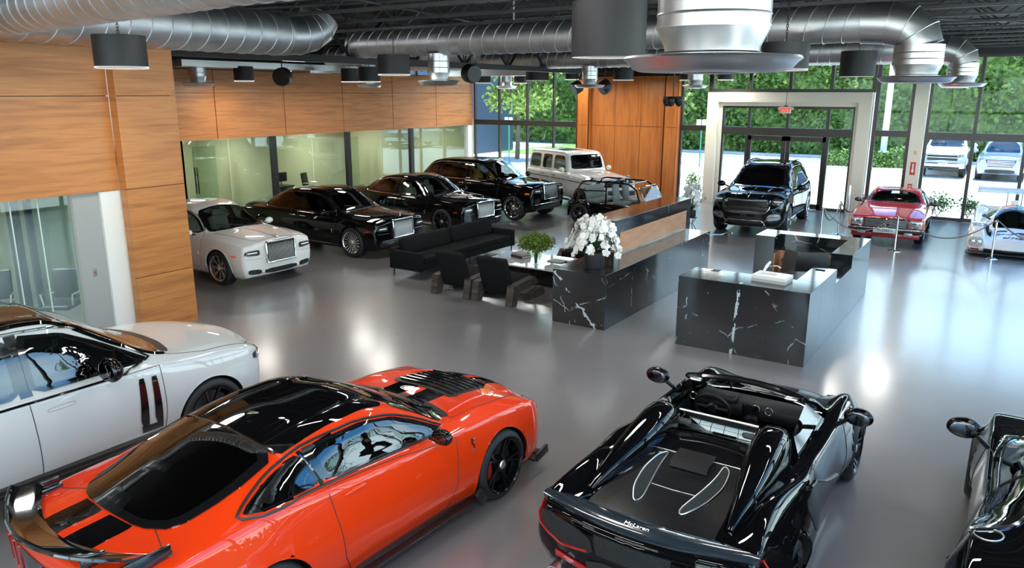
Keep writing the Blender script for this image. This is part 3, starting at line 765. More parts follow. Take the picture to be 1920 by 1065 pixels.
        for (ri, x, flip) in ((0, xs[0], 1), (len(xs)-1, xs[-1], 0)):
            P_ = rows[ri]; ids = []
            for k in range(M):
                if k == 0 or k == M-1: ids.append([ri*NL+k]*(nc+1)); continue
                row = [ri*NL+k]
                for c in range(1, nc):
                    y = -P_[k, 0]+2*P_[k, 0]*c/nc; V.append(s.deform(x, y, P_[k, 1])); VJ.append(vs[k]); row.append(len(V)-1)
                row.append(ri*NL+(2*M-2-k)); ids.append(row)
            for k in range(M-1):
                for c in range(nc):
                    q = [ids[k][c], ids[k+1][c], ids[k+1][c+1], ids[k][c+1]]; u = []
                    for a in q:
                        if a not in u: u.append(a)
                    if len(u) >= 3: F.append(tuple(u[::-1] if flip else u)); FV.append(-1)
        s.V = [Vector(v) for v in V]; s.F = F; s.FV = FV
        s.bvh = BVHTree.FromPolygons(s.V, [f for f in F], epsilon=0)
    RAY = {'R': (lambda a, b: ((a, -4, b), (0, 1, 0))), 'L': (lambda a, b: ((a, 4, b), (0, -1, 0))), 'T': (lambda a, b: ((a, b, 5), (0, 0, -1))),
           'F': (lambda a, b: ((6, a, b), (-1, 0, 0))), 'B': (lambda a, b: ((-6, a, b), (1, 0, 0)))}
    def hit(s, plane, a, b, off=0.):
        o, d = s.RAY[plane](a, b); h = s.bvh.ray_cast(Vector(o), Vector(d))
        if h[0] is None:
            q = {'R': (a, -1, b), 'L': (a, 1, b), 'T': (a, b, 1), 'F': (s.x1, a, b), 'B': (s.x0, a, b)}[plane]
            h = s.bvh.find_nearest(Vector(q))
        p, n = h[0], h[1]
        if n.dot(Vector(d)) > 0: n = -n
        return p+n*off, n
    def patch(s, name, plane, pts, mat, off=.004, rnd=2, q=.2, parent=None, rings=None, depth=.015, mats=None, border=None, fold=None, dome=0):
        out = resample(chaikin(pts, rnd, q) if rnd else pts, .035)
        cx = sum(p[0] for p in out)/len(out); cy = sum(p[1] for p in out)/len(out)
        ext = max(math.hypot(p[0]-cx, p[1]-cy) for p in out); nr = rings or max(2, int(ext/.038))
        m = MB(); vs = []; N = len(out)
        p, n = s.hit(plane, cx, cy, off+dome); vs.append(p)
        rs = [(k+1)/nr for k in range(nr)]
        if border: rs = [r for r in rs if r < border-.02]+[border, 1.0]
        for r in rs:
            for (x, y) in out:
                p, n = s.hit(plane, cx+(x-cx)*r, cy+(y-cy)*r, off+dome*(1-r*r)); vs.append(p)
        fs = [(0, 1+i, 1+(i+1) % N) for i in range(N)]; mi = [0]*N
        for k in range(len(rs)-1):
            b0 = 1+k*N; b1 = 1+(k+1)*N
            for i in range(N): fs.append((b0+i, b1+i, b1+(i+1) % N, b0+(i+1) % N)); mi.append(1 if border and k == len(rs)-2 else 0)
        if depth:
            b0 = 1+(len(rs)-1)*N; b1 = len(vs)
            for (x, y) in out:
                p, n = s.hit(plane, x, y, off-depth); vs.append(p)
            for i in range(N): fs.append((b0+i, b1+i, b1+(i+1) % N, b0+(i+1) % N)); mi.append(1 if border else 0)
        m.v = [tuple(v) for v in vs]; m.f = [list(f) for f in fs]; m.m = mi
        return m.build(name, mats or [mat]+([pGloss] if border else []), parent or s.root, ang=50)
    def line(s, name, plane, pts, r, mat, closed=False, off=0., parent=None, n=6, step=.05, rnd=0, mir=False):
        ob = None
        for pl, fl in (((plane, 1),) if not mir else ((plane, 1), ({'R': 'L', 'L': 'R'}.get(plane, plane), -1 if plane in 'TFB' else 1))):
            m = MB()
            pp = chaikin(pts, rnd) if rnd and closed else pts
            if closed: o = resample(pp, step)
            else:
                o = []
                for a, b in zip(pp[:-1], pp[1:]):
                    L = math.hypot(b[0]-a[0], b[1]-a[1]); k = max(1, int(L/step)); o += [(a[0]+(b[0]-a[0])*i/k, a[1]+(b[1]-a[1])*i/k) for i in range(k)]
                o.append(pp[-1])
            if fl == -1: o = [((a, -b) if plane == 'T' else (-a, b)) for a, b in o]
            m.tube([s.hit(pl, a, b, off)[0] for a, b in o], r, n, closed=closed)
            ob = m.build(name, mat, parent or s.root)
        return ob
    def window(s, name, plane, pts, mat=None, border=.88, trim=None, rnd=2, hole=.945, q=.2, off=.009, sides=None, trimr=.008, parent=None, label=None):
        """pts outline; both = mirrored to the other side for R"""
        mat = mat or glassD; obs = []
        for pl in (sides or ([plane] if plane in 'TFB' else ['R', 'L'])):
            o = s.patch(name, pl, pts, mat, off, rnd, q, border=border, parent=parent); obs.append(o)
            if hole: s.windows.append((pl, shrink(chaikin(pts, rnd, q) if rnd else pts, hole)))
            if trim:
                pp = resample(chaikin(pts, rnd, q) if rnd else pts, .06)
                MB().tube([s.hit(pl, a, b, off+.002)[0] for a, b in pp], trimr, 6, closed=True).build('window_trim', trim, o)
        return obs
    def finish(s, panels=(), seams=True, extra_hole=None, archmat=None, wellmat=None, bodyname='body_shell'):
        """cut arches + windows, split into panels, build"""
        xf, xr, R, A, wy = s.wh; arch = s.sp.get('arch', True); V = [v.copy() for v in s.V]; inside = set()
        ac = [(xf, R-.01, A), (xr, R-.01, s.sp.get('archr', A))] if arch else []
        for i, v in enumerate(V):
            if abs(v.y) < .45: continue
            for cx, cz, AR in ac:
                d = math.hypot(v.x-cx, v.z-cz)
                if d < AR:
                    if d > AR-.045: v.x = cx+(v.x-cx)*AR/d; v.z = cz+(v.z-cz)*AR/d
                    else: inside.add(i)
                elif d < AR+.012: v.x = cx+(v.x-cx)*AR/d; v.z = cz+(v.z-cz)*AR/d
        me = bpy.data.meshes.new('tmp'); me.from_pydata([tuple(v) for v in V], [], s.F)
        bm = bmesh.new(); bm.from_mesh(me); bmesh.ops.recalc_face_normals(bm, faces=bm.faces); bm.to_mesh(me); bm.free()
        me.polygons.foreach_set('use_smooth', [True]*len(me.polygons)); me.update()
        vn = np.zeros(len(V)*3); me.vertex_normals.foreach_get('vector', vn); vn = vn.reshape(-1, 3)
        FF = [tuple(pp.vertices) for pp in me.polygons]
        groups = {}
        for f, fv in zip(FF, s.FV):
            if any(i in inside for i in f): continue
            c = sum((V[i] for i in f), Vector())/len(f)
            if fv >= 0 and fv < 1.0 and any(abs(c.x-cx) < AR*.9 and abs(c.y) > .45 for cx, cz, AR in ac): continue
            drop = False
            for pl, poly in s.windows:
                if pl in 'RL':
                    if fv > 4.0 and (c.y < 0) == (pl == 'R') and inpoly(c.x, c.z, poly): drop = True
                elif pl == 'T':
                    if fv > 5.0 and inpoly(c.x, c.y, poly): drop = True
                elif pl == 'F':
                    if fv > 5.5 and c.x > -.2 and inpoly(c.y, c.z, poly): drop = True
                elif pl == 'B':
                    if (fv > 5.5) and c.x < 0 and inpoly(c.y, c.z, poly): drop = True
                if drop: break
            if drop or (extra_hole and extra_hole(c, fv)): continue
            g = bodyname
            for (nm, pl, poly) in panels:
                if pl == 'S' and 1.0 < fv < 5.6 and inpoly(c.x, c.z, poly): g = nm+('R' if c.y < 0 else 'L'); break
                if pl == 'T' and fv > 4.9 and inpoly(c.x, abs(c.y), poly): g = nm; break
                if pl == 'W' and inpoly(c.x, c.z, poly): g = nm; break
            groups.setdefault(g, []).append(f)
        outm = {}
        for g, fs in groups.items():
            used = sorted({i for f in fs for i in f}); mp = {a: b for b, a in enumerate(used)}
            nm = g[:-1] if g[-1] in 'RL' and g != bodyname else g
            mesh = bpy.data.meshes.new(nm); mesh.from_pydata([tuple(V[i]) for i in used], [], [tuple(mp[i] for i in f) for f in fs])
            mesh.materials.append(s.sp.get('pmats', {}).get(nm, s.mat)); mesh.polygons.foreach_set('use_smooth', [True]*len(mesh.polygons))
            # orient consistently with the whole: compare
            mesh.update()
            mesh.normals_split_custom_set_from_vertices([tuple(vn[i]) for i in used])
            o = bpy.data.objects.new(nm, mesh); COL.objects.link(o); o.parent = s.root; outm[g] = o
        bpy.data.meshes.remove(me)
        if seams:
            for (nm, pl, poly) in panels:
                if nm in ('roof_panel', 'lower_cladding'): continue
                if pl == 'S': s.line('panel_gap', 'R', poly, .004, plastic, True, mir=True)
                elif pl == 'T':
                    pp = [p for p in poly]; full = pp if all(p[1] > .001 for p in pp) else pp+[(p[0], -p[1]) for p in pp[::-1] if p[1] > .001]
                    s.line('panel_gap', 'T', full, .004, plastic, True)
        # arch lips and wells
        wm = wellmat or plastic
        if arch:
            lr = s.sp.get('lip', .012)
            for cx, cz, AR in ac:
                for sg in (-1, 1):
                    m = MB(); lip = MB()
                    arc = []; inn = []
                    for k in range(25):
                        a = -.12+(PI+.24)*k/24; x = cx+AR*math.cos(a); z = max(cz+AR*math.sin(a), .06)
                        if z < s.zb(x)-.02: z = s.zb(x)
                        p, n_ = s.hit('R' if sg < 0 else 'L', x, max(z, s.zb(x)+.015))
                        y = p.y; arc.append((x, y-sg*.004, z)); inn.append((x, sg*(abs(wy)-.42), z))
                    base = len(m.v); m.add(arc+inn, [(i, i+1, i+26, i+25) for i in range(24)]+[tuple(range(25, 50))])
                    lip.tube(arc, lr, 6)
                    m.build('wheel_well', wm, s.root); lip.build('fender_lip', archmat or s.mat, s.root)
        return outm
    def wheels(s, style, rim, w=.26, rr=None, tyre_mat=None, caliper=None, rimmat2=None):
        xf, xr, R, A, wy = s.wh; rr = rr or R-.10
        proto = make_wheel(R, w, rr, style, rim, caliper); first = True
        for x in (xf, xr):
            for sg in (-1, 1):
                o = proto if first else copy_tree(proto); first = False
                o.parent = s.root; yy = s.sp.get('wyr', wy) if x == xr else wy
                o.location = (x, sg*(yy-w/2), R); o.rotation_euler = (0, 0, 0 if sg < 0 else PI)
        return proto
    def mirror(s, x, y, z, mat, sz=(.12, .20, .13), arm=(.0, .10, -.08), glassf=True):
        for sg in (-1, 1):
            m = MB().ellipsoid((0, 0, 0), (sz[0]*.62, sz[1]*.55, sz[2]*.55), 18, 10)
            m.v = [(a*(1 if a > 0 else .45), b, c) for a, b, c in m.v]
            m.xf(Matrix.Translation((x, sg*y, z)))
            o = m.build('wing_mirror', mat, s.root)
            MB().tube([(x-.01, sg*(y-sz[1]*.35), z-.03), (x+arm[0], sg*(y-sz[1]*.55-arm[1]), z+arm[2])], .022).build('mirror_arm', plastic, o)
            MB().ellipsoid((x-sz[0]*.29, sg*y, z), (.006, sz[1]*.44, sz[2]*.42), 18, 8).build('mirror_glass', P('mirror glass', (.10, .10, .11), .05, 1), o)
    def seats(s, xs, ys, z, mat, parent=None, sc=1, rec=.25):
        m0 = None
        for x in xs:
            for y in ys:
                m = MB().box((x, y, z+.10), (.52*sc, .50*sc, .18), bev=.06, seg=3).box((x-.27*sc, y, z+.42), (.15, .48*sc, .62), ry=-rec, bev=.06, seg=3).box((x-.37*sc, y, z+.80), (.10, .26, .18), ry=-rec, bev=.045, seg=3)
                m.build('seat', mat, s.root)
    def dash(s, x, z, w, mat=None, wheel_y=.36, d=.35, rim=None):
        MB().box((x, 0, z-.12), (d, w*2, .26), bev=.08, seg=3).build('dashboard', mat or plastic, s.root)
        m = MB(); ring = [(0, .18*math.cos(t), .18*math.sin(t)) for t in [k*PI/12 for k in range(24)]]
        m.tube(ring, .016, 8, closed=True).lathe([(0, -.02), (.06, -.02), (.06, .02), (0, .02)], n=14, ax='X').tube([(0, -.17, 0), (0, .17, 0)], .014).tube([(0, 0, 0), (0, 0, -.17)], .014)
        m.xf(Matrix.Translation((x-d/2-.14, wheel_y, z-.03)) @ Matrix.Rotation(-.4, 4, 'Y')); m.build('steering_wheel', rim or plastic, s.root)
    def floor_pan(s, x0, x1, w, z0, z1, mat=None):
        m = MB().b2(x0, x1, -w, w, z0, z0+.03).b2(x0, x1, -w, -w+.03, z0, z1).b2(x0, x1, w-.03, w, z0, z1).b2(x0, x0+.03, -w, w, z0, z1).b2(x1-.03, x1, -w, w, z0, z1)
        m.build('cabin_tub', mat or plastic, s.root, smooth=False)
    def box(s, name, c, d, mat, bev=.01, parent=None, **k):
        return MB().box(c, d, bev=bev, **k).build(name, mat, parent or s.root)
_wc = {}
def make_wheel(R, w, rr, style, rim, caliper=None):
    """outer face toward -y, centred on the origin"""
    h = w/2
    t = MB().lathe([(rr-.005, -h+.015), (rr+.01, -h), (R-.055, -h-.004), (R-.02, -h+.012), (R, -h+.04), (R, h-.04), (R-.02, h-.01), (rr, h)], n=56, ax='Y')
    for q in (-.4, 0, .4): t.lathe([(R+.002, q*h-.006), (R+.002, q*h+.006)], n=40, ax='Y', mi=1)
    m = MB().lathe([(rr-.005, -h+.01), (rr+.006, -h-.004), (rr+.006, -h+.004), (rr-.02, -h+.02), (rr-.03, h*.7)], n=48, ax='Y')
    m.lathe([(0, -h+.035), (.05, -h+.03), (.075, -h+.045), (.085, -h+.075), (.085, h*.5), (0, h*.5)], n=24, ax='Y')
    def spoke(a, w0, w1, d0=.05, d1=.012, r0=.06, r1=None, tw=0, th=.03):
        r1 = r1 or rr-.012; ca, sa = math.cos(a), math.sin(a); c2, s2 = math.cos(a+tw), math.sin(a+tw)
        vs = []
        for (r, ww, dd, c, s_) in ((r0, w0, d0, ca, sa), ((r0+r1)/2, (w0+w1)/2, (d0+d1)/2+.012, (ca+c2)/2/math.cos(tw/2), (sa+s2)/2/math.cos(tw/2)), (r1, w1, d1, c2, s2)):
            for k in (-1, 1):
                for z in (dd, dd+th): vs.append((r*c-k*ww/2*s_, -h+z, r*s_+k*ww/2*c))
        fs = []
        for b in (0, 4): fs += [(b, b+1, b+5, b+4), (b+2, b+6, b+7, b+3), (b, b+4, b+6, b+2), (b+1, b+3, b+7, b+5)]
        fs += [(0, 2, 3, 1), (8, 9, 11, 10)]
        m.add(vs, fs)
    if style[0] == 'multi':
        for k in range(style[1]): spoke(2*PI*k/style[1], .022, .026)
    elif style[0] == 'pairs':
        for k in range(style[1]):
            a = 2*PI*k/style[1]; spoke(a-.03, .026, .022, tw=-style[2]); spoke(a+.03, .026, .022, tw=style[2])
    elif style[0] == 'fat':
        for k in range(style[1]): spoke(2*PI*k/style[1], style[2], style[2]*1.25, th=.04)
    elif style[0] == 'lattice':
        for k in range(style[1]):
            a = 2*PI*k/style[1]; spoke(a, .035, .03, r1=rr*.62); spoke(a, .03, .024, r0=rr*.6, tw=.32, d0=.03); spoke(a, .03, .024, r0=rr*.6, tw=-.32, d0=.03)
    elif style[0] == 'disc':
        m.lathe([(.05, -h+.03), (rr*.55, -h+.035), (rr*.8, -h+.012), (rr-.01, -h+.03)], n=48, ax='Y')
        for k in range(style[1]): a = 2*PI*k/style[1]; m.box((rr*.72*math.cos(a), -h+.012, rr*.72*math.sin(a)), (.05, .02, .04), ry=-a, bev=.006)
    o = m.build('wheel', rim)
    c = t.build('tyre', [rubber, plastic], o)
    MB().lathe([(0, 0), (rr*.78, 0), (rr*.78, .02), (0, .02)], (0, -h+.11, 0), 40, 'Y').build('brake_disc', P('brake disc', (.12, .12, .125), .35, .9), o)
    MB().lathe([(0, -h+.018), (.035, -h+.018), (.045, -h+.03), (0, -h+.04)], n=20, ax='Y').build('hub_cap', steel if rim is not pGloss else pGloss, o)
    if caliper:
        MB().box((-rr*.62, -h+.09, .03), (.10, .06, .26), bev=.02).build('brake_caliper', caliper, o)
    MB().lathe([(0, h*.3), (rr-.03, h*.3), (rr-.03, h*.34), (0, h*.34)], n=32, ax='Y').build('wheel_back', plastic, o)
    return o
# ================================================================ CARS
def rr_grille(c, x, zb, zt, w, n=22, rake=.02, th=.10, mat=None):
    """upright chrome radiator grille"""
    g = MB().prism([(-w/2, zb), (-w/2-.015, zt-.03), (-w/2+.03, zt), (w/2-.03, zt), (w/2+.015, zt-.03), (w/2, zb)], 'yz', x-th, x-.012, mi=1)
    fr = [(x, -w/2, zb), (x-rake, -w/2-.015, zt-.03), (x-rake, -w/2+.02, zt), (x-rake, w/2-.02, zt), (x-rake, w/2+.015, zt-.03), (x, w/2, zb)]
    g.tube(fr, .022, 8, closed=True)
    g.box((x-.05, 0, zt+.005), (.10, w*.96, .03), bev=.012)
    o = g.build('grille', [chrome, plastic], c.root)
    b = MB()
    for k in range(n):
        y = -w/2+.02+(w-.04)*(k+.5)/n
        b.tube([(x, y, zb+.015), (x-rake, y, zt-.02)], .0075, 6)
    b.build('grille_bars', mat or steel, o)
    return o
def lamp_unit(c, pts, plane='F', lens=None, led=True, nm='headlight', off=.012, mir=True, inner=True):
    for sg in (1, -1) if mir else (1,):
        pp = [(p[0]*sg, p[1]) for p in pts] if plane in 'FB' else ([(p[0], p[1]*sg) for p in pts])
        o = c.patch(nm, plane, pp, lens or lensD, off, 1, .15)
        if inner:
            cx = sum(p[0] for p in pp)/len(pp); cy = sum(p[1] for p in pp)/len(pp)
            q = [(cx+(a-cx)*.62, cy+(b-cy)*.5) for a, b in pp]
            c.patch('lamp_reflector', plane, q, lensM, off+.006, 1, .15, parent=o)
            if led:
                y0 = min(p[0] for p in q); y1 = max(p[0] for p in q)
                c.line('lamp_led', plane, [(y0, cy+.2*(max(p[1] for p in q)-cy)), (y1, cy+.2*(max(p[1] for p in q)-cy))], .006, ledM, off=off+.006, parent=o)
def handles(c, pts, mat, mm='R', l=.22):
    for x, z in pts:
        for pl in ('R', 'L'):
            p, n = c.hit(pl, x, z, .012); s_ = -1 if pl == 'R' else 1
            MB().box((p.x, p.y+s_*.006, p.z), (l, .022, .028), bev=.01).build('door_handle', mat, c.root)

# ---------------- big limousine sedan
GH = dict(x0=-2.86, x1=2.50, bow=.13,
  wid=[(-2.86, .80), (-2.6, .92), (-1.65, .975), (0, .985), (1.65, .975), (2.1, .955), (2.5, .90)],
  zb=[(-2.86, .42), (-2.5, .28), (-1, .20), (1.8, .20), (2.3, .20), (2.5, .24)],
  zs=[(-2.86, .86), (-2.4, .95), (-1.5, .99), (0, .985), (1.2, .975), (2.0, .93), (2.5, .86)],
  zc=[(-2.86, .97), (-2.72, 1.05), (-2.2, 1.10), (-1.98, 1.13), (-1.6, 1.31), (-1.15, 1.49), (-.6, 1.56), (0, 1.57), (.30, 1.54), (.5, 1.48), (.85, 1.27), (1.20, 1.09), (1.35, 1.07), (1.8, 1.045), (2.3, 1.0), (2.5, .96)],
  y6=[(-2.86, .62), (-2.0, .68), (-1.2, .60), (-.4, .585), (.4, .60), (1.15, .74), (1.6, .66), (2.5, .52)],
  sh=[(0, .055)], crown=[(-2.8, .03), (-1.5, .05), (0, .045), (1, .04), (1.4, .03), (2.5, .02)],
  ends=(.12, .10, .09, .07), fb=.10, rb=.10, fa=-.0, wheels=(1.65, -1.645, .375, .425, .975), dl=.45)
GH_FW = [(1.02, 1.035), (.55, 1.33), (.28, 1.435), (-.20, 1.455), (-.20, 1.03)]
GH_RW = [(-.29, 1.03), (-.29, 1.455), (-.85, 1.43), (-1.25, 1.31), (-1.52, 1.13), (-1.50, 1.04)]
GH_DF = [(1.12, .98), (1.05, .40), (.9, .30), (-.25, .28), (-.25, 1.03), (-.25, 1.44), (.3, 1.44), (.6, 1.3)]
GH_DR = [(-.25, 1.44), (-.25, .28), (-.98, .28), (-1.25, .62), (-1.45, 1.0), (-1.3, 1.28), (-.9, 1.42)]
def ghost(name, label, loc, head, mat, new, seat, rimstyle, rimmat, tint, grp=None):
    sp = dict(GH)
    c = Car(name, label, 'car', loc, head, sp, mat, grp)
    c.window('windshield', 'F', [(-.72, 1.13), (-.56, 1.475), (.56, 1.475), (.72, 1.13)], tint, border=.88, trim=None, sides='T', rnd=1) if False else None
    ws = [(1.13, -.70), (.80, -.665), (.46, -.555), (.44, -.3), (.44, .3), (.46, .555), (.80, .665), (1.13, .70), (1.22, .35), (1.22, -.35)]
    c.window('windshield', 'T', ws, tint, border=.88, rnd=1)
    rw = [(-1.92, -.62), (-1.30, -.53), (-1.27, .0), (-1.30, .53), (-1.92, .62), (-1.97, 0)]
    c.window('rear_window', 'T', rw, glassD, border=.88, rnd=1)
    c.window('front_side_window', 'R', GH_FW, tint, border=.88, rnd=1, q=.12)
    c.window('rear_side_window', 'R', GH_RW, glassD if mat is pBlack else tint, border=.88, rnd=1, q=.15)
    dlo = [(1.06, 1.02), (.57, 1.345), (.28, 1.45), (-.25, 1.475), (-.87, 1.445), (-1.28, 1.32), (-1.58, 1.12), (-1.53, 1.02)]
    c.line('chrome_trim', 'R', dlo, .009, chrome, True, rnd=1, mir=True, off=.004)
    c.finish([('front_door', 'S', GH_DF), ('rear_door', 'S', GH_DR),
              ('hood', 'T', [(1.28, 0.0), (1.24, .70), (2.2, .56), (2.36, .45), (2.38, 0)]),
              ('trunk_lid', 'T', [(-2.02, 0), (-2.0, .64), (-2.7, .6), (-2.75, 0)])])
    rr_grille(c, 2.53, .50, .93, .72, mat=steel)
    # raised bonnet spine leading to the ornament
    c.line('hood_spine', 'T', [(1.35, 0), (2.40, 0)], .008, steel)
    m = MB().lathe([(0, 0), (.022, 0), (.016, .015), (.008, .05), (.012, .07), (.005, .09), (0, .09)], (2.42, 0, .985), 12)
    m.add([(2.42, 0, 1.06), (2.34, .05, 1.05), (2.34, -.05, 1.05), (2.36, 0, 1.03)], [(0, 1, 3), (0, 3, 2), (0, 2, 1)])
    m.build('bonnet_ornament', chrome, c.root)
    lamp_unit(c, [(.52, .68), (.52, .80), (.84, .79), (.86, .70)])
    c.patch('lower_intake', 'F', [(-.42, .27), (-.42, .37), (.42, .37), (.42, .27)], plastic, .006, 1)
    for sg in (1, -1):
        c.patch('side_intake', 'F', [(sg*.50, .28), (sg*.50, .38), (sg*.80, .40), (sg*.80, .30)], plastic, .006, 1)
        c.line('intake_trim', 'F', [(sg*.48, .62), (sg*.84, .62)], .005, steel)
    if new: c.line('bumper_trim', 'F', [(-.80, .42), (-.44, .41), (.44, .41), (.80, .42)], .008, chrome)
    c.line('sill_trim', 'R', [(-1.15, .27), (1.15, .27)], .012, chrome if mat is pBlack else mat, mir=True)
    for pl in 'RL': c.patch('side_marker', pl, [(2.10, .66), (2.24, .66), (2.24, .70), (2.10, .70)], amberL if not new else redL, .006, 1)
    for pl in 'RL': c.patch('tail_light', pl, [(-2.80, .78), (-2.62, .78), (-2.62, .90), (-2.80, .90)], redL, .008, 1)
    c.box('side_badge', (1.02, -.995, .62), (.035, .012, .10), chrome, .005)
    handles(c, [(-.05, .90), (-.42, .90)], chrome)
    c.mirror(.82, 1.06, 1.06, mat)
    c.wheels(rimstyle, rimmat, w=.27, rr=.275)
    c.floor_pan(-1.9, 1.1, .82, .3, .92, seat if not new else plastic)
    c.seats((.15, -1.0), (-.38, .38), .45, seat); c.dash(1.0, 1.0, .70)
    c.line('wiper', 'T', [(1.17, .1), (.95, -.45)], .008, plastic, off=.012)
    return c
rimA = P('machined alloy', (.55, .55, .57), .25, .95)
rimD = P('dark alloy', (.05, .05, .055), .25, .9)
rimC = P('polished alloy', (.78, .78, .80), .12, 1)
_X = ghost('sedan', 'white luxury sedan with upright chrome grille parked by the foreground wood pillar', (-15.95, 11.05, 0), -1, pWhite, False, seatC, ('pairs', 8, .09), rimA, glassM_)
_X = ghost('sedan', 'glossy black limousine with multi-spoke bright rims, directly behind the black sofa', (-15.69, 14.75, 0), 0, pBlack, True, plastic, ('multi', 20), rimC, glassD)
_X = ghost('sedan', 'black limousine with dark five-spoke wheels between the other limousine and the black SUV', (-15.75, 18.7, 0), -4, pBlack, True, seatC, ('fat', 7, .045), rimD, glassM_)

# ---------------- coupe, orange
MU = dict(x0=-2.36, x1=2.32, bow=.10, f3=.55,
  wid=[(-2.36, .82), (-2.1, .91), (-1.36, .99), (-.8, .955), (-.1, .925), (.6, .93), (1.36, .975), (1.9, .955), (2.15, .90), (2.32, .80)],
  zb=[(-2.36, .40), (-2.1, .26), (-1, .17), (1.8, .15), (2.1, .14), (2.32, .20)],
  zs=[(-2.36, .95), (-1.9, 1.01), (-1.36, 1.045), (-.7, .985), (0, .92), (.7, .90), (1.3, .885), (1.9, .82), (2.32, .66)],
  zc=[(-2.36, 1.03), (-2.2, 1.065), (-1.95, 1.085), (-1.8, 1.115), (-1.4, 1.235), (-.98, 1.345), (-.5, 1.40), (-.1, 1.40), (.18, 1.345), (.5, 1.20), (.84, 1.01), (1.0, .985), (1.3, .975), (1.8, .91), (2.15, .81), (2.32, .69)],
  y6=[(-2.36, .66), (-1.9, .71), (-1.6, .69), (-1.0, .63), (-.3, .605), (.15, .625), (.80, .74), (1.1, .73), (1.6, .69), (2.32, .52)],
  sh=[(-2.36, .03), (-1.36, .12), (-.5, .08), (.6, .05), (1.36, .09), (2.32, .05)],
  crown=[(-2.3, .03), (-1, .05), (0, .045), (.8, .03), (1.3, .01), (2.3, .03)], ends=(.10, .08, .12, .08), fb=.28, rb=.12, fa=-.10, ra=-.05,
  wheels=(1.36, -1.36, .352, .395, .965), dl=.6, dens=.04, n=[5, 4, 6, 6, 3, 8, 6, 6], lip=.006, scale=1.05)
c = Car('sports_coupe', 'bright orange-red sports coupe with black stripes, black roof and black rear wing', 'car', (-5.11, 4.60, 0), 87.3, MU, pOrange)
c.window('windshield', 'T', [(.79, -.71), (.50, -.67), (.16, -.575), (.12, 0), (.16, .575), (.50, .67), (.79, .71), (.93, .35), (.93, -.35)], glassM_, border=.88, rnd=1)
c.window('rear_window', 'T', [(-1.80, -.56), (-1.4, -.63), (-.97, -.60), (-.965, 0), (-.97, .60), (-1.4, .63), (-1.80, .56), (-1.93, .36), (-1.95, 0), (-1.93, -.36)], glassD, border=.88, rnd=1)
c.window('side_window', 'R', [(.66, .965), (.36, 1.13), (.12, 1.235), (-.20, 1.30), (-.60, 1.30), (-.82, 1.287), (-.735, 1.03)], glassD, border=.88, rnd=1, q=.12)
c.window('quarter_window', 'R', [(-.755, 1.035), (-.84, 1.278), (-1.10, 1.215), (-1.36, 1.12), (-1.43, 1.085), (-1.28, 1.06)], glassD, border=.88, rnd=1, q=.15)
dl = [(.72, .95), (.38, 1.145), (.12, 1.255), (-.20, 1.32), (-.60, 1.32), (-.85, 1.30), (-1.12, 1.23), (-1.38, 1.13), (-1.49, 1.075), (-1.28, 1.045), (-.7, 1.015)]
c.line('window_seal', 'R', dl, .011, plastic, True, rnd=1, mir=True, off=.003)
c.line('b_pillar_trim', 'R', [(-.745, 1.03), (-.83, 1.285)], .022, pGloss, mir=True, off=-.008)
c.finish([('door', 'S', [(.72, .88), (.69, .45), (.60, .20), (-.55, .19), (-.66, .40), (-.72, .80), (-.74, 1.0)]),
          ('hood', 'T', [(.90, 0), (.86, .70), (1.4, .74), (1.95, .66), (2.16, .45), (2.2, 0)]),
          ('trunk_lid', 'T', [(-1.9, 0), (-1.86, .44), (-1.95, .70), (-2.30, .66), (-2.32, 0)])])
# black roof panel, stripes, bonnet vent
c.patch('roof_panel', 'T', [(.15, -.585), (-.45, -.59), (-.99, -.605), (-.99, 0), (-.99, .605), (-.45, .59), (.15, .585), (.11, 0)], pBlack, .004, 1, .1)
for sg in (1, -1):
    c.patch('racing_stripe', 'T', [(-1.96, sg*.05), (-1.94, sg*.31), (-2.30, sg*.31), (-2.33, sg*.05)], pBlack, .004, 0)
    c.patch('racing_stripe', 'T', [(.92, sg*.06), (.91, sg*.30), (1.25, sg*.31), (1.25, sg*.06)], pBlack, .004, 0)
    c.patch('racing_stripe', 'T', [(1.92, sg*.06), (1.92, sg*.29), (2.22, sg*.27), (2.24, sg*.06)], pBlack, .004, 0)
    c.line('hood_crease', 'T', [(.95, sg*.60), (1.5, sg*.56), (2.05, sg*.50)], .012, pOrange, off=-.002)
c.patch('hood_vent', 'T', [(1.22, -.42), (1.80, -.40), (1.90, 0), (1.80, .40), (1.22, .42), (1.26, 0)], plastic, .006, 1, .1)
for k in range(7):
    x = 1.30+.085*k
    c.line('vent_louvre', 'T', [(x, -.36), (x+.03, 0), (x, .36)], .011, pGloss, off=.016)
c.patch('cowl_panel', 'T', [(.80, -.66), (.93, -.36), (.95, 0), (.93, .36), (.80, .66), (.90, .66), (1.0, .3), (1.01, 0), (1.0, -.3), (.90, -.66)], plastic, .003, 1)
for sg in (1, -1): c.line('wiper', 'T', [(.88, sg*.35-.1), (.72, sg*.35+.30)], .009, plastic, off=.02)
for sg in (1, -1): c.line('header_strip', 'T', [(-.975, -.57), (-.975, 0), (-.975, .57)], .014, pGloss, off=.004) if sg > 0 else None
for sg in (1, -1): c.line('roof_ridge', 'T', [(.08, sg*.42), (-.5, sg*.43), (-.96, sg*.41)], .006, pGloss, off=.004)
# roof antenna fin
m = MB(); m.prism([(-.92, 0), (-.76, 0), (-.88, .055), (-.93, .06)], 'xz', -.018, .018); z = c.hit('T', -.86, 0)[0].z
m.xf(Matrix.Translation((.12, 0, z))).build('antenna_fin', pGloss, c.root)
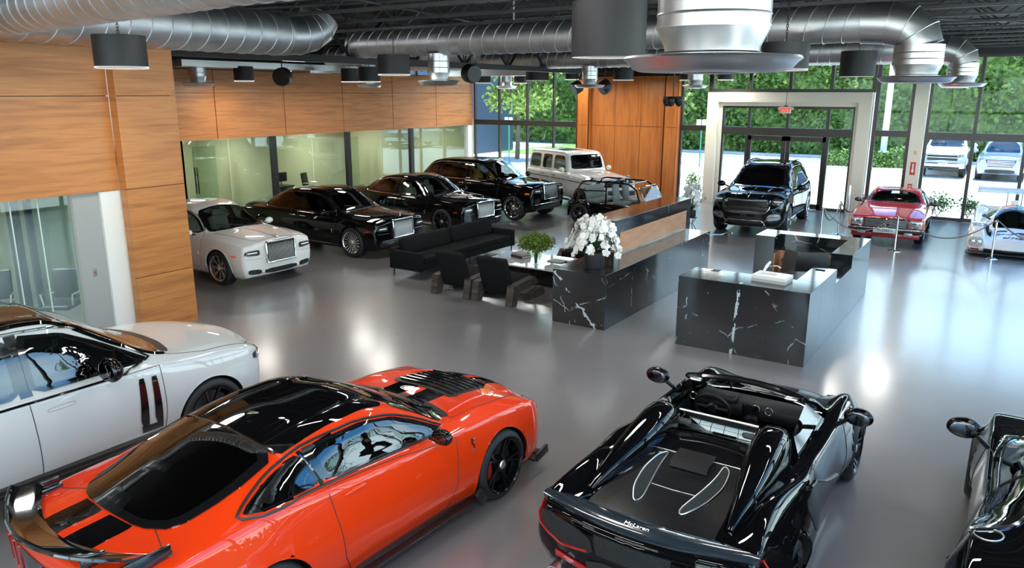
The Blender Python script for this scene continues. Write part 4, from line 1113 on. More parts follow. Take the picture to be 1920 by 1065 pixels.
# wing
def wing_sec(y, chord=.21, z0=0, x0=-2.38):
    t = abs(y)/.84; x = x0+.30*t*t; z = 1.085+.035*t*t+z0
    return [(x+chord*.5, y, z-.015), (x+chord*.2, y, z+.012), (x-chord*.25, y, z+.022), (x-chord*.5, y, z+.050), (x-chord*.52, y, z+.040), (x-chord*.25, y, z-.004), (x+chord*.2, y, z-.022)]
m = MB(); ys = [-.76+1.52*k/28 for k in range(29)]; vs = []; fs = []
for y in ys: vs += wing_sec(y)
for i in range(28):
    for j in range(7): fs.append((i*7+j, i*7+(j+1) % 7, (i+1)*7+(j+1) % 7, (i+1)*7+j))
fs += [tuple(range(7)), tuple(range(28*7, 29*7))]
m.add(vs, fs)
for sg in (1, -1):
    m.box((-2.10, sg*.755, 1.06), (.34, .022, .11), bev=.008)
    m.box((-2.27, sg*.45, 1.06), (.16, .05, .07), bev=.012); m.box((-2.05, sg*.74, 1.03), (.26, .05, .07), bev=.012)
m.build('rear_wing', pGloss, c.root)
lip = MB(); lip.tube([(-2.49+.30*(y/.84)**2, y, 1.135+.035*(y/.84)**2) for y in ys], .014, 6); lip.build('gurney_flap', pGloss, c.root)
c.patch('rear_panel', 'B', [(-.74, .66), (-.74, .90), (.74, .90), (.74, .66)], pGloss, .006, 1)
for sg in (1, -1):
    for k in range(3):
        y = sg*(.44+.11*k)
        c.patch('tail_light', 'B', [(y-.035, .68), (y-.035, .88), (y+.035, .88), (y+.035, .68)], redL, .014, 1)
c.patch('rear_bumper_intake', 'B', [(-.6, .30), (-.6, .44), (.6, .44), (.6, .30)], plastic, .006, 1)
m = MB().lathe([(0, 0), (.085, 0), (.085, .012), (.06, .02), (0, .02)], n=28, ax='X'); p, n = c.hit('B', 0, .80)
m.xf(Matrix.Translation((p.x-.03, 0, .80))).build('rear_badge', steel, c.root)
lamp_unit(c, [(.50, .62), (.52, .70), (.78, .70), (.80, .64)])
c.patch('front_grille', 'F', [(-.46, .50), (-.50, .66), (.50, .66), (.46, .50)], plastic, .006, 1)
c.patch('lower_intake', 'F', [(-.62, .20), (-.66, .44), (.66, .44), (.62, .20)], plastic, .006, 1)
m = MB(); pts = [c.hit('F', -.88+1.76*k/20, .22)[0] for k in range(21)]
for a, b in zip(pts[:-1], pts[1:]): m.box(((a.x+b.x)/2+.03, (a.y+b.y)/2, .12), (.16, abs(b.y-a.y)+.02, .02))
m.build('front_splitter', plastic, c.root)
for sg in (1, -1):
    m = MB().box((0, sg*.93, .155), (2.0, .10, .05), bev=.015).box((.97, sg*.97, .19), (.10, .05, .16), ry=-.5, bev=.012); m.build('side_skirt', plastic, c.root)
    MB().box((2.06, sg*.93, .20), (.22, .03, .10), ry=-.2, bev=.01).build('bumper_winglet', plastic, c.root)
for pl, sg in (('R', -1), ('L', 1)):
    p, n = c.hit(pl, -.48, .89, .002)
    MB().ellipsoid((p.x, p.y+sg*.006, p.z), (.12, .018, .028), 16, 8).build('door_handle', pOrange, c.root)
# cobra-like emblem on the fender
p, n = c.hit('R', .92, .74, .006)
m = MB().tube([(p.x-.03, p.y, p.z-.06), (p.x+.02, p.y, p.z-.05), (p.x+.01, p.y, p.z-.01), (p.x-.02, p.y, p.z+.02), (p.x-.01, p.y, p.z+.055), (p.x+.025, p.y, p.z+.05)], .009, 6)
m.build('fender_emblem', pGloss, c.root)
c.mirror(.38, 1.02, 1.04, pBlack, sz=(.13, .19, .13), arm=(.02, .04, -.05))
c.wheels(('pairs', 5, .12), P('satin black alloy', (.008, .008, .009), .18, .4), w=.30, rr=.275, caliper=P('red caliper', (.4, .01, .01), .35))
c.floor_pan(-1.7, .85, .80, .25, .85); c.seats((-.35,), (-.37, .37), .3, seatB); c.dash(.62, .92, .66)

# ---------------- large pearl SUV
RR_ = dict(x0=-2.52, x1=2.42, bow=.10, f3=.6,
  wid=[(-2.52, .84), (-2.2, .95), (-1.5, 1.0), (0, 1.005), (1.5, 1.0), (2.0, .965), (2.25, .91), (2.42, .80)],
  zb=[(-2.52, .50), (-2.2, .36), (-1, .30), (1.9, .29), (2.42, .36)],
  zs=[(-2.52, 1.0), (-2.0, 1.13), (-1, 1.16), (.6, 1.15), (1.4, 1.10), (2.0, 1.03), (2.42, .90)],
  zc=[(-2.52, 1.10), (-2.42, 1.2), (-2.25, 1.5), (-2.05, 1.76), (-1.8, 1.83), (-1, 1.865), (-.3, 1.87), (.02, 1.84), (.30, 1.72), (.68, 1.47), (1.12, 1.225), (1.3, 1.195), (1.7, 1.17), (2.15, 1.10), (2.42, .98)],
  y6=[(-2.52, .72), (-2.2, .68), (-1.5, .66), (-.4, .665), (.2, .67), (1.05, .79), (1.4, .76), (2.42, .6)],
  sh=[(-2.5, .05), (0, .05), (1.5, .07), (2.42, .06)], crown=[(-2.5, .05), (0, .05), (1.2, .03), (2.4, .03)], ends=(.12, .08, .16, .10), fb=.22, rb=.08, fa=-.06,
  wheels=(1.5, -1.5, .395, .445, 1.0), dl=.6, dens=.045, n=[5, 4, 6, 6, 3, 8, 6, 6], lip=.008, scale=1.03)
c = Car('sport_utility', 'large pearl white SUV with black roof and twin black door gills, at the left edge', 'car', (-8.68, 3.62, 0), 88.5, RR_, pPearl)
c.window('windshield', 'T', [(1.04, -.76), (.5, -.715), (.13, -.64), (.06, 0), (.13, .64), (.5, .715), (1.04, .76), (1.15, .4), (1.15, -.4)], glassD, border=.88, rnd=1)
c.window('front_side_window', 'R', [(.88, 1.195), (.40, 1.50), (.06, 1.68), (-.35, 1.745), (-.35, 1.195)], glassD, border=.88, rnd=1, q=.10, hole=None)
c.window('rear_side_window', 'R', [(-.42, 1.195), (-.42, 1.745), (-1.25, 1.74), (-1.38, 1.195)], glassD, border=.88, rnd=1, q=.10, hole=None)
c.window('quarter_window', 'R', [(-1.45, 1.195), (-1.32, 1.735), (-1.9, 1.69), (-2.2, 1.25)], glassD, border=.88, rnd=1, q=.12, hole=None)
c.window('rear_window', 'B', [(-.62, 1.26), (-.56, 1.70), (.56, 1.70), (.62, 1.26)], glassD, border=.88, rnd=1)
dl = [(.98, 1.14), (.44, 1.54), (.10, 1.735), (-.4, 1.775), (-1.3, 1.77), (-1.93, 1.72), (-2.27, 1.22), (-1.4, 1.14)]
c.line('window_seal', 'R', dl, .014, pGloss, True, rnd=1, mir=True, off=.004)
pf = [(.92, 1.13), (.92, .60), (.90, .42), (-.36, .40), (-.39, 1.14)]
pr_ = [(-.39, 1.14), (-.36, .40), (-.95, .40), (-1.12, .7), (-1.35, .98), (-1.40, 1.14)]
c.finish([('front_door', 'S', pf), ('rear_door', 'S', pr_), ('hood', 'T', [(1.14, 0), (1.10, .80), (1.5, .87), (2.1, .80), (2.34, .50), (2.36, 0)])])
c.patch('roof_panel', 'T', [(.08, -.62), (-.5, -.655), (-1.9, -.63), (-2.0, -.4), (-2.0, .4), (-1.9, .63), (-.5, .655), (.08, .62), (.03, 0)], pBlack, .004, 1, .06)
for sg in (1, -1):
    c.line('a_pillar_trim', 'T', [(1.08, sg*.765), (.62, sg*.735), (.22, sg*.655)], .035, pBlack, off=-.012)
    c.line('roof_rail', 'T', [(.18, sg*.64), (-.5, sg*.655), (-1.9, sg*.63)], .035, pBlack, off=-.014)
c.patch('cowl_panel', 'T', [(1.08, -.70), (1.17, -.36), (1.18, 0), (1.17, .36), (1.08, .70), (1.18, .72), (1.27, .36), (1.28, 0), (1.27, -.36), (1.18, -.72)], plastic, .003, 1)
for pl in 'RL':
    # twin vertical gills joined at the foot
    c.patch('door_gill', pl, [(.86, 1.04), (.80, 1.04), (.78, .60), (.82, .48), (.87, .48)], pGloss, .008, 1, .1)
    c.patch('door_gill', pl, [(.72, 1.05), (.66, 1.05), (.62, .60), (.66, .48), (.71, .48)], pGloss, .008, 1, .1)
    c.patch('door_gill_foot', pl, [(.87, .52), (.63, .53), (.64, .45), (.87, .45)], pGloss, .009, 0)
for pl, sg in (('R', -1), ('L', 1)):
    for x in (-.12, -1.08):
        c.line('flush_door_handle', pl, [(x-.13, 1.0), (x+.13, 1.01), (x+.13, 1.045), (x-.13, 1.035)], .003, P('handle gap grey', (.25, .26, .27), .4), True, rnd=2)
for xa, xb in ((-.33, -.44), (-1.24, -1.46)):
    for pl in 'RL': c.patch('pillar_trim', pl, [(xa+.0, 1.185), (xa-.0, 1.755), (xb+.01, 1.755) if xb > -1 else (-1.34, 1.755), (xb, 1.185)] if xb > -1 else [(-1.36, 1.185), (-1.235, 1.75), (-1.335, 1.75), (-1.465, 1.185)], pGloss, .003, 0)
c.line('sill_trim', 'R', [(-1.05, .37), (1.05, .37)], .05, plastic, mir=True, off=-.02)
c.line('sill_trim', 'R', [(-1.05, .30), (1.05, .30)], .05, plastic, mir=True, off=-.03)
lamp_unit(c, [(.56, .80), (.55, .90), (.86, .93), (.89, .84)], lens=lensD)
for pl in 'RL': c.patch('headlight_side', pl, [(2.12, .84), (2.12, .92), (2.34, .92), (2.36, .84)], lensD, .010, 1)
c.patch('front_grille', 'F', [(-.52, .76), (-.53, .90), (.53, .90), (.52, .76)], plastic, .008, 1)
c.patch('lower_intake', 'F', [(-.7, .38), (-.74, .56), (.74, .56), (.7, .38)], plastic, .008, 1)
c.mirror(.30, 1.13, 1.30, pBlack, sz=(.19, .30, .23), arm=(.02, .05, -.07))
c.wheels(('multi', 10), rimD, w=.28, rr=.30)
c.floor_pan(-2.2, 1.05, .85, .4, 1.05); c.seats((.0, -1.0), (-.42, .42), .6, seatB); c.dash(.95, 1.15, .75)
# ---------------- tall black luxury SUV with mustard seats
CU = dict(x0=-2.80, x1=2.42, bow=.12, f3=.6,
  wid=[(-2.8, .82), (-2.5, .94), (-1.65, 1.0), (0, 1.0), (1.6, 1.0), (2.1, .98), (2.42, .94)],
  zb=[(-2.8, .5), (-2.3, .33), (-1, .27), (2.0, .27), (2.42, .32)],
  zs=[(-2.8, 1.0), (-2.2, 1.16), (-1, 1.18), (1.2, 1.16), (2.1, 1.10), (2.42, 1.05)],
  zc=[(-2.8, 1.12), (-2.65, 1.25), (-2.35, 1.5), (-2.05, 1.72), (-1.6, 1.80), (-.8, 1.83), (0, 1.835), (.3, 1.79), (.55, 1.67), (.95, 1.38), (1.20, 1.25), (1.5, 1.22), (2.2, 1.17), (2.42, 1.13)],
  y6=[(-2.8, .66), (-2.1, .64), (-1, .655), (.3, .66), (1.1, .79), (1.6, .72), (2.42, .55)],
  sh=[(0, .055)], crown=[(-2.5, .05), (0, .05), (1.3, .03), (2.4, .02)], ends=(.12, .1, .08, .06), fb=.06, rb=.1,
  wheels=(1.64, -1.66, .40, .455, .99), dl=.45)
c = Car('sport_utility', 'tall glossy black luxury SUV with mustard seats and lattice rims, last of the black row', 'car', (-15.45, 22.0, 0), -2, CU, pBlack)
c.window('windshield', 'T', [(1.13, -.73), (.8, -.71), (.42, -.60), (.38, 0), (.42, .60), (.8, .71), (1.13, .73), (1.22, .35), (1.22, -.35)], glassM_, border=.88, rnd=1)
c.window('front_side_window', 'R', [(.98, 1.22), (.58, 1.52), (.28, 1.68), (-.22, 1.70), (-.22, 1.215)], glassM_, border=.88, rnd=1, q=.12)
c.window('rear_side_window', 'R', [(-.30, 1.215), (-.30, 1.70), (-1.2, 1.69), (-1.5, 1.6), (-1.55, 1.215)], glassD, border=.88, rnd=1, q=.12)
c.window('quarter_window', 'R', [(-1.62, 1.22), (-1.58, 1.6), (-1.9, 1.58), (-2.2, 1.30)], glassD, border=.88, rnd=1)
c.window('rear_window', 'B', [(-.6, 1.35), (-.55, 1.68), (.55, 1.68), (.6, 1.35)], glassD, border=.88, rnd=1)
c.line('chrome_trim', 'R', [(1.03, 1.20), (.6, 1.545), (.28, 1.71), (-1.5, 1.73), (-1.95, 1.62), (-2.28, 1.27), (-1.5, 1.20)], .009, chrome, True, rnd=1, mir=True, off=.004)
c.finish([('front_door', 'S', [(1.08, 1.17), (1.0, .5), (.85, .38), (-.25, .36), (-.28, 1.21)]), ('rear_door', 'S', [(-.28, 1.21), (-.25, .36), (-1.0, .37), (-1.25, .7), (-1.5, 1.2)]),
          ('hood', 'T', [(1.25, 0), (1.20, .72), (2.1, .62), (2.28, .48), (2.3, 0)])])
rr_grille(c, 2.45, .68, 1.15, .74, mat=P('dark chrome', (.25, .25, .26), .15, 1))
m = MB().lathe([(0, 0), (.022, 0), (.01, .05), (.005, .09), (0, .09)], (2.34, 0, 1.17), 12); m.add([(2.34, 0, 1.25), (2.26, .05, 1.24), (2.26, -.05, 1.24), (2.28, 0, 1.22)], [(0, 1, 3), (0, 3, 2), (0, 2, 1)]); m.build('bonnet_ornament', pGloss, c.root)
lamp_unit(c, [(.50, .88), (.50, 1.02), (.86, 1.02), (.87, .90)])
c.patch('lower_intake', 'F', [(-.6, .36), (-.6, .50), (.6, .50), (.6, .36)], plastic, .006, 1)
for sg in (1, -1): c.patch('side_intake', 'F', [(sg*.55, .56), (sg*.55, .72), (sg*.84, .72), (sg*.84, .58)], plastic, .006, 1)
c.line('bumper_trim', 'F', [(-.84, .54), (.84, .54)], .01, chrome)
for pl in 'RL': c.patch('side_marker', pl, [(2.10, .86), (2.26, .86), (2.26, .91), (2.10, .91)], amberL, .006, 1)
for pl in 'RL': c.patch('tail_light', pl, [(-2.74, 1.02), (-2.6, 1.02), (-2.6, 1.18), (-2.74, 1.18)], redL, .008, 1)
handles(c, [(-.1, 1.08), (-.45, 1.08)], chrome); c.mirror(.80, 1.10, 1.28, pBlack, sz=(.14, .22, .17))
c.line('sill_trim', 'R', [(-1.15, .34), (1.15, .34)], .02, pGloss, mir=True)
c.wheels(('lattice', 6), rimC, w=.28, rr=.30)
c.floor_pan(-1.9, 1.1, .84, .4, 1.1); c.seats((.1, -1.0), (-.4, .4), .62, seatY); c.dash(1.0, 1.18, .72)

# ---------------- boxy white off-roader
GW = dict(x0=-2.28, x1=2.18, bow=.02, f3=.5, rk=.08, z5=.02,
  wid=[(-2.28, .88), (-2.2, .90), (-1.5, .90), (1.9, .90), (2.12, .90), (2.18, .89)],
  zb=[(-2.28, .55), (-1.9, .42), (2.0, .42), (2.18, .46)],
  zs=[(-2.28, 1.22), (.5, 1.24), (.75, 1.20), (1.9, 1.12), (2.18, 1.08)],
  zc=[(-2.28, 1.3), (-2.26, 1.6), (-2.20, 1.88), (-2.05, 1.95), (-1, 1.975), (.1, 1.965), (.33, 1.90), (.45, 1.72), (.58, 1.36), (.66, 1.325), (1.2, 1.30), (1.95, 1.24), (2.18, 1.18)],
  y6=[(-2.28, .68), (-2, .69), (.2, .69), (.5, .725), (.72, .76), (1.5, .66), (2.18, .62)],
  sh=[(0, .02)], y5=[(0, .05)], crown=[(-2.5, .05), (0, .04), (.4, .04), (.7, .05), (2.4, .05)], ends=(.04, .03, .05, .04), fb=.03, rb=.01, sharp={1, 4, 5},
  wheels=(1.44, -1.45, .40, .47, .96), dl=.4, n=[4, 4, 5, 5, 2, 8, 6, 5], lip=.03)
pWh2 = paint('warm white paint', (.74, .74, .72))
c = Car('off_roader', 'boxy white off-roader with upright windshield parked in front of the back wood wall', 'car', (-13.72, 25.30, 0), -28, GW, pWh2)
c.window('windshield', 'F', [(-.66, 1.38), (-.62, 1.85), (.62, 1.85), (.66, 1.38)], glassD, border=.88, rnd=2, q=.08)
c.window('front_side_window', 'R', [(.40, 1.36), (.22, 1.82), (-.40, 1.82), (-.40, 1.33)], glassD, border=.88, rnd=2, q=.10)
c.window('rear_side_window', 'R', [(-.58, 1.33), (-.58, 1.82), (-1.18, 1.82), (-1.18, 1.33)], glassD, border=.88, rnd=2, q=.10)
c.window('quarter_window', 'R', [(-1.36, 1.33), (-1.36, 1.82), (-2.05, 1.80), (-2.08, 1.33)], glassD, border=.88, rnd=2, q=.12)
c.finish([('front_door', 'S', [(.55, 1.24), (.55, .55), (-.48, .50), (-.50, 1.28)]), ('rear_door', 'S', [(-.50, 1.28), (-.48, .50), (-.98, .50), (-1.02, .85), (-1.27, 1.0), (-1.27, 1.28)]),
          ('hood', 'T', [(.68, 0), (.68, .70), (1.6, .60), (2.10, .58), (2.12, 0)])], archmat=pWh2)
c.line('side_strip', 'R', [(2.0, 1.0), (.6, 1.02)], .018, plastic, mir=True); c.line('side_strip', 'R', [(.5, 1.02), (-.45, 1.03)], .018, plastic, mir=True)
c.line('side_strip', 'R', [(-.55, 1.03), (-2.2, 1.03)], .018, plastic, mir=True)
for sg in (1, -1):
    c.line('roof_gutter', 'T', [(.30, sg*.69), (-2.1, sg*.70)], .018, pWh2)
    m = MB().box((1.92, sg*.72, 1.215), (.20, .11, .05), bev=.015); m.build('turn_signal', lensM, c.root)
    m = MB().lathe([(0, .03), (.075, .03), (.105, 0), (.115, -.05), (0, -.05)], (2.19, sg*.66, .98), 28, 'X'); o = m.build('headlight', chrome, c.root)
    MB().lathe([(0, .035), (.09, .03), (.095, .02)], (2.19, sg*.66, .98), 28, 'X').build('lamp_lens', lensM, o)
m = MB().box((2.19, 0, 1.0), (.03, .80, .24), bev=.012); o = m.build('grille', plastic, c.root)
b = MB()
for k in range(15): b.tube([(2.215, -.35+.05*k, .90), (2.215, -.35+.05*k, 1.10)], .010, 6)
b.build('grille_bars', chrome, o)
m = MB(); m.tube([(2.225, .09*math.cos(t), 1.0+.09*math.sin(t)) for t in [k*PI/12 for k in range(24)]], .010, 6, closed=True)
for a in (90, 210, 330): m.tube([(2.225, 0, 1.0), (2.225, .085*math.cos(math.radians(a)), 1.0+.085*math.sin(math.radians(a)))], .009, 5)
m.build('star_emblem', chrome, o)
m = MB().box((2.20, 0, .66), (.22, 1.80, .34), bev=.06, seg=3); o = m.build('front_bumper', pWh2, c.root)
MB().box((2.305, 0, .68), (.02, .72, .22), bev=.02).box((2.30, .64, .66), (.02, .30, .18), bev=.03).box((2.30, -.64, .66), (.02, .30, .18), bev=.03).build('bumper_intake', plastic, o)
MB().box((2.32, 0, .60), (.02, .32, .10), bev=.004).build('plate', steel, o)
m = MB().lathe([(0, .1), (.36, .1), (.40, .06), (.40, -.06), (.36, -.1), (0, -.1)], (-2.40, -.05, 1.1), 40, 'X'); m.build('spare_wheel_cover', pWh2, c.root)
c.patch('sunroof', 'T', [(-.25, -.42), (-.25, .42), (-.95, .42), (-.95, -.42)], glassD, .006, 1)
handles(c, [(-.30, 1.12), (-1.05, 1.12)], plastic); c.mirror(.42, 1.00, 1.36, pWh2, sz=(.12, .20, .15))
for sg in (1, -1): MB().box((0, sg*.93, .36), (1.5, .14, .05), bev=.02).build('running_board', plastic, c.root)
c.line('wiper', 'F', [(-.1, 1.40), (.45, 1.46)], .008, plastic, off=.015); c.line('wiper', 'F', [(-.6, 1.40), (-.1, 1.47)], .008, plastic, off=.015)
c.wheels(('fat', 5, .07), rimD, w=.30, rr=.28, caliper=P('red caliper', (.4, .01, .01), .35))
c.floor_pan(-2.0, .6, .8, .5, 1.2)
m = MB().box((-.1, 0, .85), (.1, 1.5, .5)); m.build('seat', seatB, c.root)

# ---------------- black luxury SUV facing the camera
GL = dict(x0=-2.55, x1=2.55, bow=.12, f3=.6,
  wid=[(-2.55, .82), (-2.2, .96), (-1.5, 1.01), (0, .99), (1.5, 1.01), (2.1, .98), (2.35, .93), (2.55, .84)],
  zb=[(-2.55, .5), (-2.2, .33), (-1, .27), (2.0, .27), (2.55, .30)],
  zs=[(-2.55, 1.02), (-2.1, 1.12), (-1, 1.13), (.9, 1.12), (1.6, 1.08), (2.2, .98), (2.55, .82)],
  zc=[(-2.55, 1.12), (-2.45, 1.3), (-2.2, 1.6), (-1.9, 1.76), (-1.2, 1.81), (-.3, 1.82), (.15, 1.77), (.45, 1.63), (.85, 1.37), (1.15, 1.23), (1.4, 1.20), (2.0, 1.13), (2.4, 1.0), (2.55, .90)],
  y6=[(-2.55, .66), (-1.9, .64), (-1, .66), (.1, .66), (1.1, .79), (1.6, .74), (2.55, .55)],
  sh=[(0, .06)], crown=[(-2.5, .05), (0, .05), (1.3, .03), (2.4, .04)], ends=(.12, .1, .14, .10), fb=.22, rb=.1, fa=-.05,
  wheels=(1.56, -1.57, .41, .46, 1.0), dl=.55, scale=1.08)
c = Car('sport_utility', 'glossy black luxury SUV facing the camera before the entrance doors', 'car', (-6.75, 25.0, 0), -86, GL, pBlack)
c.window('windshield', 'T', [(1.10, -.74), (.7, -.71), (.22, -.60), (.18, 0), (.22, .60), (.7, .71), (1.10, .74), (1.19, .35), (1.19, -.35)], glassD, border=.88, rnd=1)
c.window('front_side_window', 'R', [(.95, 1.18), (.5, 1.48), (.15, 1.64), (-.30, 1.68), (-.30, 1.17)], glassD, border=.88, rnd=1, q=.12)
c.window('rear_side_window', 'R', [(-.37, 1.17), (-.37, 1.68), (-1.2, 1.66), (-1.35, 1.17)], glassD, border=.88, rnd=1, q=.12)
c.window('quarter_window', 'R', [(-1.42, 1.17), (-1.3, 1.65), (-1.8, 1.58), (-2.2, 1.25)], glassD, border=.88, rnd=1)
c.line('chrome_trim', 'R', [(1.0, 1.155), (.5, 1.50), (.15, 1.67), (-.30, 1.715), (-1.3, 1.69), (-1.85, 1.61), (-2.28, 1.22), (-1.3, 1.14)], .014, chrome, True, rnd=1, mir=True, off=.004)
c.finish([('front_door', 'S', [(1.02, 1.12), (.95, .5), (.8, .38), (-.33, .36), (-.35, 1.16)]), ('rear_door', 'S', [(-.35, 1.16), (-.33, .36), (-.95, .37), (-1.2, .7), (-1.38, 1.15)]),
          ('hood', 'T', [(1.2, 0), (1.14, .76), (1.9, .78), (2.28, .6), (2.34, 0)])])
for sg in (1, -1):
    c.line('hood_crease', 'T', [(1.25, sg*.42), (2.2, sg*.34)], .014, pBlack); c.line('roof_rail', 'T', [(.0, sg*.60), (-1.9, sg*.60)], .022, chrome, off=.03)
c.line('hood_spine', 'T', [(1.25, 0), (2.33, 0)], .008, chrome)
c.patch('sunroof', 'T', [(.0, -.48), (.0, .48), (-1.3, .48), (-1.3, -.48)], glassD, .006, 1)
G_ = [(-.50, .66), (-.62, .80), (-.60, .96), (-.50, 1.0), (.50, 1.0), (.60, .96), (.62, .80), (.50, .66)]
o = c.patch('grille', 'F', G_, plastic, .01, 1); c.line('grille_frame', 'F', G_, .018, chrome, True, off=.014, rnd=1, parent=o)
for k in range(31):
    y = -.57+1.14*k/30; zt = .98 if abs(y) < .5 else .94; zl = .68 if abs(y) < .5 else .78
    if k == 0: gb = MB()
    gb.tube([c.hit('F', y, zl, .02)[0], c.hit('F', y, zt, .02)[0]], .007, 5)
gb.build('grille_bars', steel, o)
m = MB(); m.tube([(0, .055*math.cos(t), .055*math.sin(t)) for t in [k*PI/10 for k in range(20)]], .006, 6, closed=True)
for a in (90, 210, 330): m.tube([(0, 0, 0), (0, .05*math.cos(math.radians(a)), .05*math.sin(math.radians(a)))], .005, 5)
m.tube([(0, 0, -.055), (0, 0, -.10)], .008); pz = c.hit('T', 2.28, 0)[0]; m.xf(Matrix.Translation((2.28, 0, pz.z+.10))).build('bonnet_star', chrome, c.root)
lamp_unit(c, [(.66, .88), (.62, 1.0), (.84, 1.02), (.93, .98), (.90, .86)])
for sg in (1, -1):
    o = c.patch('side_intake', 'F', [(sg*.55, .46), (sg*.60, .64), (sg*.88, .66), (sg*.90, .50)], P('chrome mesh', (.35, .35, .36), .3, 1, bump=(60, .6, .01)), .012, 1)
    c.line('intake_trim', 'F', [(sg*.5, .42), (sg*.62, .56), (sg*.90, .58)], .012, chrome, off=.02)
o = c.patch('lower_intake', 'F', [(-.52, .34), (-.44, .56), (.44, .56), (.52, .34)], plastic, .008, 1)
c.line('intake_trim', 'F', [(-.55, .33), (-.44, .47), (.44, .47), (.55, .33)], .014, chrome, off=.02); c.line('skid_trim', 'F', [(-.62, .31), (.62, .31)], .016, chrome, off=.015)
c.mirror(.78, 1.12, 1.22, pBlack, sz=(.14, .22, .16)); handles(c, [(-.15, 1.03), (-1.1, 1.04)], chrome)
c.line('sill_trim', 'R', [(-1.1, .36), (1.1, .36)], .022, chrome, mir=True)
c.wheels(('multi', 22), rimC, w=.29, rr=.315)
c.floor_pan(-1.9, 1.05, .84, .4, 1.1); c.seats((.0, -1.0), (-.4, .4), .6, seatB); c.dash(.95, 1.15, .7)

# ---------------- classic red roadster with hard top
SL = dict(x0=-2.22, x1=2.16, bow=.07, f3=.5, rk=.10,
  wid=[(-2.22, .80), (-1.9, .87), (-1.23, .89), (1.23, .89), (1.9, .88), (2.16, .84)],
  zb=[(-2.22, .40), (-1.9, .28), (1.8, .24), (2.16, .27)],
  zs=[(-2.22, .78), (-1.5, .86), (0, .86), (1.2, .83), (2.0, .75), (2.16, .71)],
  zc=[(-2.22, .84), (-1.5, .95), (-1.15, .97), (-1.05, 1.05), (-.85, 1.22), (-.5, 1.27), (-.1, 1.265), (.05, 1.23), (.25, 1.08), (.42, .955), (.6, .93), (1.2, .90), (1.9, .81), (2.16, .75)],
  y6=[(-2.22, .66), (-1.1, .66), (-.8, .57), (0, .565), (.4, .68), (1, .68), (2.16, .62)],
  sh=[(0, .04)], crown=[(-2, .02), (-.5, .03), (.1, .03), (.5, .02), (2, .015)], ends=(.06, .05, .06, .05), fb=.06, rb=.06,
  wheels=(1.23, -1.23, .32, .365, .86), dl=.4, scale=1.06)
c = Car('classic_roadster', 'dark red classic two-seater with black grille and round star emblem, behind the rope', 'car', (-2.98, 25.3, 0), -88, SL, pRed)
c.window('windshield', 'T', [(.40, -.65), (.07, -.535), (.04, 0), (.07, .535), (.40, .65), (.45, .3), (.45, -.3)], glassM_, border=.88, rnd=1)
c.window('rear_window', 'T', [(-1.10, -.55), (-.83, -.5), (-.83, .5), (-1.10, .55)], glassC, border=.88, rnd=1)
c.window('side_window', 'R', [(.26, .90), (.06, 1.14), (-.1, 1.18), (-.55, 1.19), (-.62, .90)], glassM_, border=.88, rnd=1, q=.12)
c.window('quarter_window', 'R', [(-.67, .90), (-.62, 1.18), (-.80, 1.13), (-.92, .92)], glassM_, border=.88, rnd=1)
c.finish([('door', 'S', [(.42, .86), (.42, .32), (-.72, .32), (-.72, .87)]), ('hood', 'T', [(.5, 0), (.47, .66), (1.9, .62), (2.08, .58), (2.08, 0)]), ('trunk_lid', 'T', [(-1.2, 0), (-1.2, .62), (-2.1, .6), (-2.1, 0)])])
c.line('chrome_trim', 'T', [(.44, -.67), (.05, -.56), (.02, 0), (.05, .56), (.44, .67)], .012, chrome, off=.003)
o = c.box('grille', (2.15, 0, .60), (.04, 1.02, .24), plastic, .012)
m = MB()
for z in (.52, .56, .60, .64, .68): m.box((2.175, 0, z), (.01, .98, .008))
m.box((2.175, 0, .60), (.012, .02, .22)); m.build('grille_bars', steel, o)
m = MB(); m.tube([(2.20, .115*math.cos(t), .60+.115*math.sin(t)) for t in [k*PI/14 for k in range(28)]], .011, 6, closed=True)
for a in (90, 210, 330): m.tube([(2.20, 0, .60), (2.20, .11*math.cos(math.radians(a)), .60+.11*math.sin(math.radians(a)))], .010, 5)
m.build('star_emblem', chrome, o)
MB().tube([(2.17, -.52, .48), (2.17, .52, .48), (2.17, .52, .72), (2.17, -.52, .72)], .010, 6, closed=True).build('grille_frame', chrome, o)
for sg in (1, -1):
    c.box('headlight', (2.13, sg*.70, .605), (.06, .30, .21), lensM, .02); c.box('turn_signal', (2.10, sg*.865, .60), (.10, .05, .19), amberL, .015)
    c.box('fog_lamp', (2.24, sg*.55, .36), (.05, .20, .09), lensM, .015)
m = MB().box((2.21, 0, .43), (.10, 1.76, .09), bev=.03, seg=3); o = m.build('front_bumper', plastic, c.root)
MB().box((2.22, 0, .475), (.10, 1.78, .025), bev=.01).build('bumper_trim', chrome, o)
c.box('front_apron', (2.13, 0, .30), (.10, 1.62, .14), pRed, .03)
o = c.box('license_plate', (2.275, 0, .43), (.015, .54, .13), whiteP, .004)
text_on('plate_lettering', 'TF-5362-L', .095, (2.285, 0, .43), (0, 1, 0), (0, 0, 1), blk, o, ext=.001, bold=.001)
c.box('bonnet_ornament', (2.0, 0, .81), (.03, .03, .012), chrome, .004)
c.mirror(.30, .95, .95, P('mirror chrome black', (.1, .1, .1), .1, .9), sz=(.10, .17, .11)); handles(c, [(-.5, .78)], chrome, l=.18)
c.line('side_strip', 'R', [(2.0, .50), (.5, .50)], .016, chrome, mir=True)
c.line('wiper', 'T', [(.42, .1), (.28, .5)], .006, plastic, off=.015); c.line('wiper', 'T', [(.42, -.35), (.30, .05)], .006, plastic, off=.015)
c.wheels(('disc', 15), rimA, w=.22, rr=.20)
c.floor_pan(-1.1, .4, .74, .3, .84); c.seats((-.45,), (-.34, .34), .32, seatB); c.dash(.35, .90, .64)

